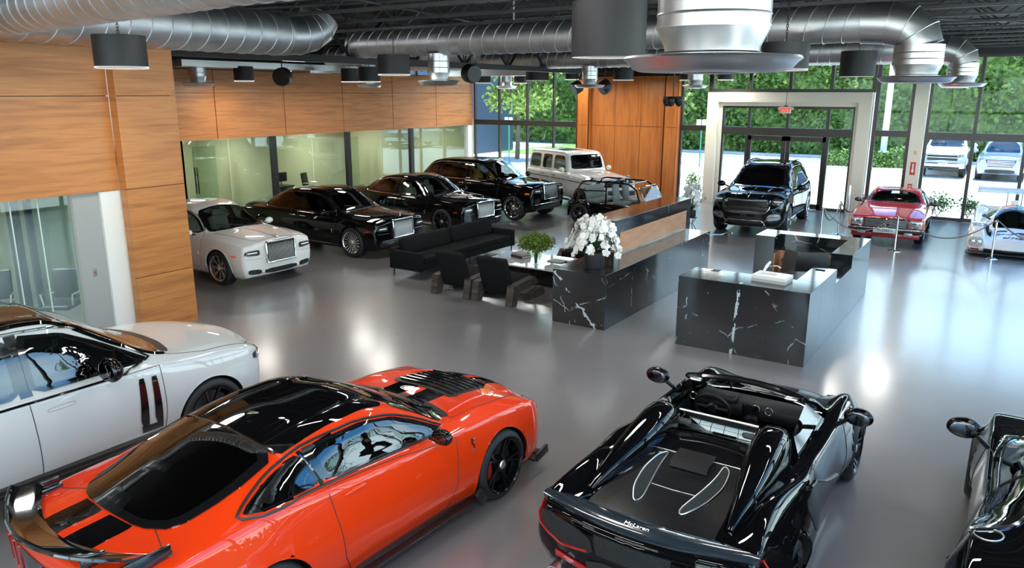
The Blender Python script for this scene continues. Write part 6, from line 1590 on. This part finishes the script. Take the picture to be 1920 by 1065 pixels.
# items on the U desk
root = thing('monitor', 'black flat monitor standing at the inner right side of the reception desk', 'monitor', (-2.92, 14.25, .76), math.radians(205))
MB().box((0, 0, .38), (.56, .03, .36), bev=.008, rx=-.08).build('screen_housing', plastic, root)
MB().box((.08, -.020, .38), (.30, .004, .28), rx=-.08).build('screen_image', P('lit screen', (.02, .12, .22), .2, emis=(.03, .2, .4), es=.6), root)
MB().tube([(-.15, -.03, .38+.07), (-.15, -.03, .38+.07)], .01).lathe([(.055, 0), (.07, 0), (.07, .006), (.055, .006)], n=24, ax='Y', closed=True).xf(Matrix.Translation((-.18, -.028, .38))).build('webcam_ring', steel, root)
MB().lathe([(0, 0), (.12, 0), (.12, .012), (.02, .02), (.02, .22), (0, .22)], n=24).build('monitor_stand', plastic, root)
def book(name, label, loc, d, rz, mat, pagem=None, grp=None, cat='book'):
    root = thing(name, label, cat, loc, rz, grp)
    w, l, h = d
    MB().b2(-w/2+.004, w/2-.008, -l/2+.006, l/2-.006, .004, h-.004).build('pages', pagem or P('paper', (.75, .74, .70), .8), root, smooth=False)
    MB().b2(-w/2, w/2, -l/2, l/2, 0, .004).b2(-w/2, w/2, -l/2, l/2, h-.004, h).b2(-w/2, -w/2+.004, -l/2, l/2, 0, h).build('cover', mat, root, smooth=False)
    return root
root = thing('desk_phone_box', 'white flat binder box with a recessed tray on the front counter of the reception desk', 'box', (-3.10, 12.28, H), -.08)
MB().b2(-.27, .27, -.19, .19, 0, .05).build('box_base', P('light grey card', (.45, .44, .43), .6), root, smooth=False)
m = MB().b2(-.27, .27, -.19, -.06, .05, .10).b2(-.27, -.22, -.06, .19, .05, .10).b2(.06, .27, -.06, .19, .05, .10).b2(-.22, .06, .12, .19, .05, .10); m.build('box_lid', whiteP, root, smooth=False)
MB().tube([(-.20, .16, .10), (-.16, .20, .20), (-.12, .22, .26)], [.02, .026, .018], 8).build('phone_handset', whiteP, root)
o = tag(MB().box((-2.62, 13.50, H+.008), (.16, .03, .014), bev=.005).build('pen_holder', plastic), 'small dark pen lying on the white lit end of the side counter', 'pen')
def office_chair(x, y, rz, label, col=plastic):
    root = thing('office_chair', label, 'office chair', (x, y, 0), rz)
    m = MB(); 
    for k in range(5): a = 2*PI*k/5; m.tube([(0, 0, .10), (.28*math.cos(a), .28*math.sin(a), .07)], .022, 6).lathe([(0, -.02), (.03, -.02), (.03, .02), (0, .02)], (.28*math.cos(a), .28*math.sin(a), .03), 12, 'X')
    m.tube([(0, 0, .08), (0, 0, .44)], .025); m.build('base', steel, root)
    MB().box((0, 0, .48), (.48, .48, .08), bev=.03, seg=3).build('seat', col, root)
    MB().box((0, -.24, .82), (.46, .06, .52), rx=.14, bev=.05, seg=3).build('backrest', col, root)
    for sg in (1, -1): MB().tube([(sg*.24, .12, .5), (sg*.27, .14, .70), (sg*.27, -.14, .70), (sg*.22, -.2, .66)], .016).build('armrest', steel, root)
    return root
office_chair(-3.75, 15.3, 2.4, 'office chair with a chrome arm tucked in the well of the reception desk', P('dark grey seat', (.05, .05, .055), .5))
office_chair(-14.5, 5.75, -2.2, 'black mesh office chair in the foreground glass office, left one')
office_chair(-13.7, 6.45, -2.5, 'black office chair in the foreground glass office, right one')
office_chair(-22.9, 12.2, -1.0, 'black office chair at the desk in the first back office')
office_chair(-23.0, 20.6, -1.2, 'black office chair in the second back office')
def odesk(x, y, rz, lb, top):
    root = thing('office_desk', lb, 'desk', (x, y, 0), rz)
    MB().b2(-.8, .8, -.38, .38, .71, .75).build('desk_top', top, root, smooth=False)
    for sx in (-.75, .72): MB().b2(sx, sx+.04, -.36, .36, 0, .71).build('leg', blk, root, smooth=False)
    return root
def omon(x, y, z, rz, lb):
    root = thing('monitor', lb, 'monitor', (x, y, z), rz)
    MB().box((0, 0, .30), (.56, .03, .34), bev=.006).build('screen_housing', plastic, root); MB().lathe([(0, 0), (.11, 0), (.11, .01), (.02, .015), (.02, .2), (0, .2)], n=20).build('monitor_stand', plastic, root)
odesk(-23.0, 11.2, PI/2, 'white topped desk in the first back office', whiteP); omon(-23.0, 11.4, .75, 1.2, 'black monitor on the white desk in the first back office')
odesk(-22.9, 18.6, PI/2, 'dark desk in the second back office', blk); omon(-22.9, 18.3, .75, 1.3, 'left black monitor on the dark desk of the second office'); omon(-22.9, 19.1, .75, 1.6, 'right black monitor on the dark desk of the second office')
o = thing('paper_tray', 'black stacked paper tray with a yellow folder on the dark office desk', 'tray', (-22.6, 18.0, .75)); MB().b2(-.15, .15, -.12, .12, 0, .30).build('tray_stack', plastic, o, smooth=False); MB().b2(-.14, .14, -.11, .11, .30, .33).build('folder', P('yellow folder', (.6, .5, .05), .6), o, smooth=False)
odesk(-15.3, 4.3, PI/2, 'dark desk in the foreground glass office', blk)
o = thing('wall_switch', 'small grey switch plate with a red mark on the pale trim of the foreground office', 'switch', (-12.675, 6.56, 1.18)); MB().box((0, 0, 0), (.012, .06, .13), bev=.003).build('switch_plate', P('switch grey', (.25, .25, .25), .4), o); MB().box((.007, 0, 0), (.004, .03, .03)).build('red_mark', redL, o)
# sofa
root = thing('sofa', 'long charcoal fabric sofa with two back cushions before the black cars', 'sofa', (-11.4, 14.78, 0))
W_ = 3.86
MB().b2(-.44, .455, -W_/2+.03, W_/2-.03, .185, .34, bev=.02).build('frame', fabricB, root)
for sg in (1, -1): MB().b2(-.47, .47, sg*W_/2-.07*sg-.07, sg*W_/2-.07*sg+.07, .17, .60, bev=.03).build('armrest', fabricB, root)
MB().b2(-.485, -.34, -W_/2+.015, W_/2-.015, .175, .64, bev=.03).build('backrest', fabricB, root)
MB().b2(-.32, .47, -W_/2+.15, W_/2-.15, .34, .48, bev=.05).build('seat_cushion', fabricB, root)
for sg in (1, -1):
    m = MB().box((-.24, sg*.90, .66), (.22, 1.72, .42), ry=-.22, bev=.09, seg=4); m.build('back_cushion', fabricB, root)
for x in (-.40, .40):
    for y in (-W_/2+.08, W_/2-.08, 0): MB().tube([(x, y, .18), (x, y, 0)], [.022, .012], 8).build('leg', blk, root)
# angular lounge chairs
def lounge(x, y, rz, label):
    root = thing('lounge_chair', label, 'armchair', (x, y, 0), rz)
    for sg in (1, -1):
        a, b = sorted((sg*.50, sg*.34))
        m = MB().prism([(-.60, 0), (-.52, .40), (.28, .46), (.42, .30), (.26, .30), (-.30, .26), (-.42, 0)], 'yz', a, b)
        m.v = [(p[0], p[1], p[2]) for p in m.v]; o = m.build('side_frame', woodG, root, smooth=False)
        m = MB().prism([(.28, .0), (.62, .0), (.70, .06), (.60, .20), (.10, .10), (.0, 0)], 'yz', a+.02, b-.02); m.build('front_runner', woodG, root, smooth=False)
    MB().box((0, .08, .34), (.66, .80, .16), rx=.08, bev=.04, seg=3).build('seat', fabricB, root)
    MB().box((0, -.44, .56), (.70, .13, .80), rx=.34, bev=.035, seg=3).build('backrest', fabricB, root)
    return root
lounge(-9.53, 12.68, 0, 'angular black lounge chair with dark wood sides, left of the pair nearest the camera')
lounge(-8.48, 12.68, 0, 'angular black lounge chair with dark wood sides, right of the pair beside the desk')
lounge(-8.50, 16.0, PI*.97, 'black lounge chair on the far side of the coffee table behind the orchids')
# coffee table
root = thing('coffee_table', 'large low black coffee table with a glossy white reflective top', 'coffee table', (-8.60, 14.45, 0))
MB().b2(-1.35, 1.35, -.68, .68, .385, .42, bev=.004).build('table_top', P('glossy mirror white top', (.70, .70, .70), .05, .0, coat=1), root, smooth=False)
MB().b2(-1.2, 1.2, -.55, .55, .05, .385).build('base', P('black glass plinth', (.01, .01, .012), .08, coat=1), root, smooth=False)
MB().b2(-1.1, 1.1, -.48, .48, 0, .05).build('plinth_foot', blk, root, smooth=False)
bk = P('black cover', (.03, .03, .03), .35); gk = P('grey cover', (.32, .32, .32), .5); wk = P('white cover', (.7, .7, .69), .5)
book('coffee_table_book', 'thick dark book lying at the far left of the coffee table, under another', (-9.35, 14.55, .42), (.30, .38, .06), 1.3, bk, grp=None)
book('coffee_table_book', 'pale-topped book, upper of the stack at the far left of the coffee table', (-9.35, 14.55, .482), (.29, .36, .05), 1.25, gk)
book('coffee_table_book', 'grey book lying flat at the near left of the coffee table', (-9.45, 14.03, .42), (.28, .38, .04), 1.15, gk)
book('coffee_table_book', 'pale book at the near right of the coffee table beside the desk', (-8.12, 13.98, .42), (.28, .36, .05), 1.4, wk)
book('coffee_table_book', 'white open booklet right of the vase on the coffee table', (-8.42, 14.62, .42), (.30, .38, .025), 1.5, wk)
book('coffee_table_book', 'black book at the far right of the coffee table behind the orchids', (-7.95, 14.60, .42), (.30, .40, .05), 1.2, bk)
# vase of greenery
leafG = ramp_noise('fresh green leaves', 14, [(.3, (.06, .13, .015)), (.7, (.22, .33, .05))], .5)
leafD = ramp_noise('dark glossy leaves', 9, [(.3, (.02, .06, .012)), (.7, (.05, .14, .03))], .35)
def leaf_blob(m, c, r, n, ls, rs=RS, shell=.55, mi=0, zsq=1):
    for _ in range(n):
        d = rs.normal(size=3); d /= np.linalg.norm(d); k = shell+(1-shell)*rs.rand()
        p = np.array(c)+d*np.array(r)*k; a = rs.normal(size=3); a /= np.linalg.norm(a); b = np.cross(a, rs.normal(size=3)); b /= np.linalg.norm(b)+1e-9
        L_ = ls*(.6+.8*rs.rand()); q = p+a*L_
        m.add([p, p+a*L_*.5+b*L_*.28, q, p+a*L_*.5-b*L_*.28], [(0, 1, 2, 3)], mi)
root = thing('vase_of_greenery', 'clear glass vase with a round bunch of small green leaves on the coffee table', 'plant', (-8.66, 14.08, .42))
MB().lathe([(0, .0), (.085, 0), (.095, .02), (.095, .30), (.088, .30), (.088, .02), (0, .015)], n=32).build('vase', P('vase glass', (.85, .9, .88), .02, spec=.6) if False else glassC, root)
m = MB()
for k in range(26):
    a = RS.rand()*2*PI; r = RS.rand()*.3; m.tube([(RS.uniform(-.04, .04), RS.uniform(-.04, .04), .02), (r*.25*math.cos(a), r*.25*math.sin(a), .3), (r*math.cos(a), r*math.sin(a), .50)], .004, 4, cap=False)
m.build('stems', leafD, root)
m = MB(); leaf_blob(m, (0, 0, .50), (.44, .44, .21), 2400, .055, shell=.35); o = m.build('foliage', leafG, root, smooth=False, fixn=False); o['kind'] = 'stuff'
# orchids
petal = P('white orchid petal', (.82, .81, .79), .55); lipm = P('orchid throat', (.75, .62, .30), .5)
def orchid(x, y, z, label, sc=1, n_st=7, per=17, R_=.42, Hh=.85, potr=.17, poth=.34, droop=.55, rz=0, seed=3, potm=None):
    rs = np.random.RandomState(seed)
    root = thing('potted_orchid', label, 'plant', (x, y, z), rz)
    MB().lathe([(0, 0), (potr*.9, 0), (potr, .03), (potr, poth), (potr-.02, poth), (potr-.02, poth-.04), (0, poth-.04)], n=36).build('pot', potm or P('matt black pot', (.02, .02, .022), .5), root)
    lf = MB()
    for k in range(12):
        a = 2*PI*k/12+rs.rand()*.4; L_ = .22+.10*rs.rand(); pts = [(math.cos(a)*L_*t, math.sin(a)*L_*t, poth+.16*math.sin(PI*.6*t)) for t in (0, .35, .7, 1)]
        n = Vector((-math.sin(a), math.cos(a), 0)); ws = (.02, .05, .045, .004)
        vs = [Vector(p)+n*w*s_ for p, w in zip(pts, ws) for s_ in (-1, 1)]; lf.add(vs, [(0, 1, 3, 2), (2, 3, 5, 4), (4, 5, 7, 6)])
    lf.build('leaf_rosette', leafD, root)
    st = MB(); fl = MB()
    for s_ in range(n_st):
        a = 2*PI*s_/n_st+rs.rand()*.5; rad = R_*(.55+.55*rs.rand()); h = Hh*(.85+.3*rs.rand()); pts = []
        for t in np.linspace(0, 1, 14):
            r = rad*t**1.3; zz = poth+h*math.sin(PI*.5*min(t*1.55, 1))-droop*max(0, t-.5)**1.4*1.6
            pts.append((r*math.cos(a), r*math.sin(a), zz))
        st.tube(pts, .006, 5, cap=False)
        for q in range(per):
            t = .30+.70*q/per; i = t*13; i0 = int(min(i, 12)); f = i-i0; p = Vector(pts[i0])*(1-f)+Vector(pts[i0+1])*f
            p += Vector(rs.normal(size=3)*.035); d = Vector((math.cos(a)+rs.normal()*.6, math.sin(a)-.4+rs.normal()*.6, .25+rs.normal()*.3)).normalized()
            u = d.orthogonal().normalized(); w = d.cross(u); R0 = .052*sc*(.8+.4*rs.rand()); ph = rs.rand()*6
            for k in range(5):
                b = ph+2*PI*k/5; e = u*math.cos(b)+w*math.sin(b); g_ = d.cross(e); wd = .55 if k % 2 else .42
                fl.add([p, p+e*R0*.35+g_*R0*wd*.75+d*.006, p+e*R0*.75+g_*R0*wd+d*.008, p+e*R0*1.08+g_*R0*wd*.45, p+e*R0*1.08-g_*R0*wd*.45, p+e*R0*.75-g_*R0*wd+d*.008, p+e*R0*.35-g_*R0*wd*.75+d*.006], [(0, 1, 2, 3, 4, 5, 6)])
            fl.add([p+d*.012+u*.008, p+d*.012+w*.008, p+d*.012-u*.008, p+d*.012-w*.008], [(0, 1, 2, 3)], 1)
    st.build('flower_stems', leafD, root); o = fl.build('blossoms', [petal, lipm], root, smooth=False, fixn=False); o['kind'] = 'stuff'
    return root
orchid(-6.27, 12.22, 1.005, 'big white orchid in a round black pot on the near end of the long desk', n_st=13, per=22, R_=.50, Hh=.58, droop=.95, potr=.185, poth=.30, sc=1.15)
MB_ = MB()
root = thing('plant_stand', 'thin black twisted metal plant stand on the floor beyond the long desk', 'stand', (-8.15, 22.2, 0))
m = MB()
for k in range(4): a = PI/4+k*PI/2; m.tube([(.22*math.cos(a), .22*math.sin(a), 0), (.06*math.cos(a), .06*math.sin(a), .25), (.16*math.cos(a), .16*math.sin(a), .45)], .012, 6)
m.lathe([(0, .44), (.18, .44), (.18, .46), (0, .46)], n=20); m.build('stand_frame', blk, root)
orchid(-8.15, 22.2, .46, 'second white orchid on a thin stand beside the black luxury SUV', n_st=8, per=15, R_=.34, Hh=.72, droop=.9, potr=.13, poth=.2, seed=9, sc=1.3)
tag(MB().tube([(-5.82, 17.08, .90), (-5.75, 17.2, .91), (-5.62, 17.35, .90), (-5.52, 17.38, .95), (-5.35, 17.30, .97)], .018, 8).build('chrome_lever', steel), 'small chrome lever sticking out behind the far end of the long desk', 'lever')
# ------------------------------------------------ stanchions and ropes
ropeM = ramp_noise('grey braided rope', 60, [(.4, (.16, .14, .12)), (.6, (.32, .29, .26))], .8)
def stan(x, y, label):
    root = thing('rope_stanchion', label, 'stanchion', (x, y, 0), 0, 'chrome rope stanchions')
    MB().lathe([(0, 0), (.17, 0), (.17, .012), (.12, .03), (.04, .045), (0, .045)], n=36).build('base', chrome, root)
    MB().lathe([(0, .04), (.025, .04), (.025, .93), (0, .93)], n=20).build('post', chrome, root)
    MB().lathe([(0, .93), (.032, .93), (.036, .95), (.02, .965), (.03, .99), (0, 1.01)], n=20).build('finial', chrome, root)
    MB().tube([(.045*math.cos(t), .045*math.sin(t), .955) for t in [k*PI/8 for k in range(16)]], .005, 5, closed=True).build('ring_hook', chrome, root)
    return root
S_ = [(-2.54, 22.45), (-.33, 22.8), (-4.47, 22.55), (-4.30, 24.15), (-4.02, 26.2), (1.9, 23.2)]
lbs = ['chrome rope stanchion in front of the red classic roadster', 'chrome rope stanchion in front of the white race car', 'chrome rope stanchion behind the reception desk, left of the red roadster', 'second chrome stanchion behind the first, left of the red roadster', 'rear chrome stanchion beside the entrance column', 'chrome stanchion right of the race car']
for (x, y), lb in zip(S_, lbs): stan(x, y, lb)
def rope(a, b, sag, label):
    A = Vector((*S_[a], .955)); B = Vector((*S_[b], .955)); d = (B-A).normalized(); A = A+d*.05; B = B-d*.05; m = MB(); m2 = MB()
    pts = [A+(B-A)*t+Vector((0, 0, -4*sag*t*(1-t))) for t in np.linspace(0, 1, 30)]
    for ph in (0, 2.1, 4.2):
        q = []
        for i, t in enumerate(np.linspace(0, 1, 150)):
            p = A+(B-A)*t+Vector((0, 0, -4*sag*t*(1-t))); an = ph+t*90
            q.append(p+Vector((0, 0, 1))*.009*math.cos(an)+d.cross(Vector((0, 0, 1)))*.009*math.sin(an))
        m.tube(q, .011, 5, cap=False)
    o = m.build('barrier_rope', ropeM); tag(o, label, 'rope', None)
rope(0, 1, .52, 'grey braided rope hanging between the red roadster post and the race car post')
rope(2, 0, .50, 'grey braided rope running from the left post across the red roadster nose')
rope(2, 3, .40, 'grey rope between the two posts left of the red roadster')
rope(3, 4, .38, 'grey rope leading back to the rear post by the entrance column')
rope(1, 5, .52, 'grey rope falling right from the post before the race car')
# tall chrome bollard by the entrance
o = tag(MB().lathe([(0, 0), (.05, 0), (.05, 1.05), (.04, 1.08), (0, 1.08)], (-4.75, 27.9, 0), 20).build('steel_bollard', steel), 'tall brushed steel bollard by the right side of the entrance', 'bollard')
# ================================================================ OUTSIDE
hedgeM = ramp_noise('hedge leaves', 3.5, [(.3, (.03, .085, .014)), (.55, (.11, .20, .03)), (.75, (.28, .36, .05))], .6)
treeM = ramp_noise('sunlit tree leaves', 2.2, [(.3, (.10, .20, .03)), (.7, (.42, .52, .10))], .6)
def hedge(x0, x1, y, z, t, label, n, ls=.34, name='hedge', mat=None, core=True, hz=0):
    rs = np.random.RandomState(int(abs(x0*7+y*3)) % 1000); m = MB()
    if core: m.b2(x0, x1, y, y+t, 0, z-.2)
    V = []; 
    for _ in range(n):
        s_ = rs.rand(); x = rs.uniform(x0, x1); top = rs.rand() < (t/(t+z))*.9
        bump = .35*math.sin(x*.9)+.25*math.sin(x*2.3+1)
        if top: p = np.array((x, y+rs.rand()*t, z+bump*.3+rs.normal()*.12))
        else:
            zz = rs.rand()*z; p = np.array((x, y-.12+rs.normal()*.16+.25*math.sin(zz*1.7+x), zz))
        a = rs.normal(size=3); a /= np.linalg.norm(a); b = np.cross(a, rs.normal(size=3)); b /= np.linalg.norm(b)+1e-9; L_ = ls*(.6+.8*rs.rand())
        m.add([p, p+a*L_*.5+b*L_*.3, p+a*L_, p+a*L_*.5-b*L_*.3], [(0, 1, 2, 3)])
    o = m.build(name, mat or hedgeM, smooth=False, fixn=False); tag(o, label, 'hedge', None, 'stuff'); return o
hedge(-24.5, 14, 54.5, 6.9, 2.0, 'tall clipped green hedge wall across the road outside', 46000, .32)
hedge(-50, -24.7, 57.2, 7.8, 2.0, 'tall hedge beyond the back left windows', 9000, .42)
hedge(-9.6, -5.1, 46.9, .75, 2.4, 'low trimmed hedge island around the lamp post', 5000, .16)
struct('floor_kerb', MB().b2(-24.5, 14, 53.4, 54.4, -.05, .12).b2(-9.9, -4.9, 46.2, 49.8, -.05, .12), P('pale kerb', (.62, .60, .56), .8))
struct('floor_road', MB().b2(-60, 30, 49.9, 53.4, -.05, -.012), P('blue grey road', (.20, .24, .30), .8))
o = MB().b2(-31.3, -24.6, 45.5, 57, -.05, .02).build('lawn', ramp_noise('lawn', 8, [(.3, (.08, .17, .03)), (.7, (.16, .30, .06))], .8), smooth=False); tag(o, 'strip of grass beyond the back left windows', 'grass', None, 'stuff')
root = thing('lamp_post', 'thick white parking lot lamp post rising from the low hedge island', 'lamp post', (-6.62, 48.0, 0))
MB().lathe([(0, 0), (.30, 0), (.30, .9), (.17, .95), (.14, 9), (0, 9)], n=24).build('pole', whiteP, root)
MB().box((0, -.9, 9.0), (.4, 1.6, .14), bev=.04).build('lamp_head', whiteP, root)
def signpost(x, y, lb, h=2.6):
    root = thing('sign_post', lb, 'sign', (x, y, 0)); MB().tube([(0, 0, 0), (0, 0, h)], .04, 8).build('post', P('green post', (.05, .25, .18), .5), root)
    MB().box((-.16, -.05, h-.15), (.26, .02, .42), bev=.01).build('sign_plate', whiteP, root); MB().box((.16, -.05, h-.15), (.26, .02, .42), bev=.01).build('sign_plate', whiteP, root)
signpost(-15.3, 42.5, 'thin green post with white plates seen in the strip left of the entrance'); signpost(-26.3, 39.5, 'thin green post with two white plates beyond the back left windows')
def tree(name, x, y, h, r, n, mat, lb, ls=.28, trunk=True):
    root = thing(name, lb, 'tree', (x, y, 0)); rs = np.random.RandomState(int(abs(x*13+y)) % 997)
    m = MB().tube([(0, 0, 0), (.1, 0, h*.4), (0, .1, h*.75)], [.16, .12, .05], 8)
    for k in range(7): a = rs.rand()*6.28; m.tube([(0, 0, h*.45), (r*.7*math.cos(a), r*.7*math.sin(a), h*(.6+.3*rs.rand()))], [.06, .02], 6)
    m.build('trunk', P('bark', (.12, .09, .06), .9), root)
    m = MB()
    for k in range(14):
        a = rs.rand()*6.28; rr = r*.7*rs.rand()**.5; c = (rr*math.cos(a), rr*math.sin(a), h*(.5+.45*rs.rand())); leaf_blob(m, c, (r*.42, r*.42, r*.34), n//14, ls, rs, .3)
    o = m.build('crown', mat, root, smooth=False, fixn=False); o['kind'] = 'stuff'
tree('magnolia_tree', -27.0, 41.5, 6.8, 2.6, 4200, treeM, 'sunlit yellow-green tree in the back left windows', .30)
tree('leafy_tree', -24.0, 48.5, 7.4, 2.8, 4200, hedgeM, 'darker green tree right of the sunlit one', .32)
tree('leafy_tree', -19.2, 45, 7.0, 2.4, 3200, hedgeM, 'dark tree behind the white off-roader windows', .32)
for x0, x1, y, z in ((-36, -33.2, 33, 9),):
    o = thing('neighbour_building', 'dark blue-grey building seen through the far left pane', 'building', (0, 0, 0)); MB().b2(-40, -31.6, 36, 48, 0, 9.5).build('wall', P('blue grey wall', (.045, .075, .13), .7), o, smooth=False); MB().b2(-40.2, -31.4, 35.8, 48.2, 9.3, 9.7).build('roof_edge', whiteP, o, smooth=False)
# shrubs right outside the glass
def shrub(x, y, r, h, lb, mat=None, n=500, ls=.09):
    root = thing('shrub', lb, 'shrub', (x, y, 0)); m = MB()
    for k in range(8): a = k*.8; m.tube([(0, 0, 0), (r*.7*math.cos(a), r*.5*math.sin(a), h*.8)], .008, 4, cap=False)
    m.build('twigs', P('twig', (.15, .11, .07), .9), root); m = MB(); leaf_blob(m, (0, 0, h*.6), (r, r*.6, h*.5), n, ls, shell=.2); o = m.build('foliage', mat or leafG, root, smooth=False, fixn=False); o['kind'] = 'stuff'
shrub(-10.9, 29.75, .4, 1.0, 'bright green shrub outside the window strip by the wood wall')
shrub(-2.2, 29.8, .55, .75, 'pale shrub outside the glass right of the cream column', leafD); shrub(-1.3, 29.9, .35, .7, 'small pale shrub outside the glass beside the mullion', leafD)
# palms to the right of the building, reflected in the cars
def palm(x, y, h, lb):
    root = thing('palm_tree', lb, 'tree', (x, y, 0)); MB().tube([(0, 0, 0), (.2, 0, h*.5), (0, 0, h)], [.2, .15, .12], 10).build('trunk', P('palm bark', (.25, .2, .15), .9), root); m = MB()
    for k in range(18):
        a = 2*PI*k/18; el = .6-.07*(k % 5)*3; pts = [(2.4*t*math.cos(a), 2.4*t*math.sin(a), h+2.0*t*el-2.2*t*t) for t in np.linspace(0, 1, 9)]
        for i in range(1, 9):
            p = Vector(pts[i]); d = (p-Vector(pts[i-1])).normalized(); s_ = d.cross(Vector((0, 0, 1))).normalized()
            for sg in (1, -1):
                for q in (0, .5): b = p-d*.3*q; m.add([b, b+s_*sg*.6+d*.35-Vector((0, 0, .25)), b+d*.07], [(0, 1, 2)])
        m.tube(pts, .025, 4, cap=False)
    m.build('fronds', hedgeM, root, smooth=False, fixn=False)
palm(12.5, 14, 7.5, 'palm tree outside the right glass wall, nearer one'); palm(15, 20.5, 8.5, 'palm tree outside the right glass wall, farther one'); None
hedge(16, 17.5, -20, 2.6, 60, 'hedge outside the right glass wall', 4000, .4)
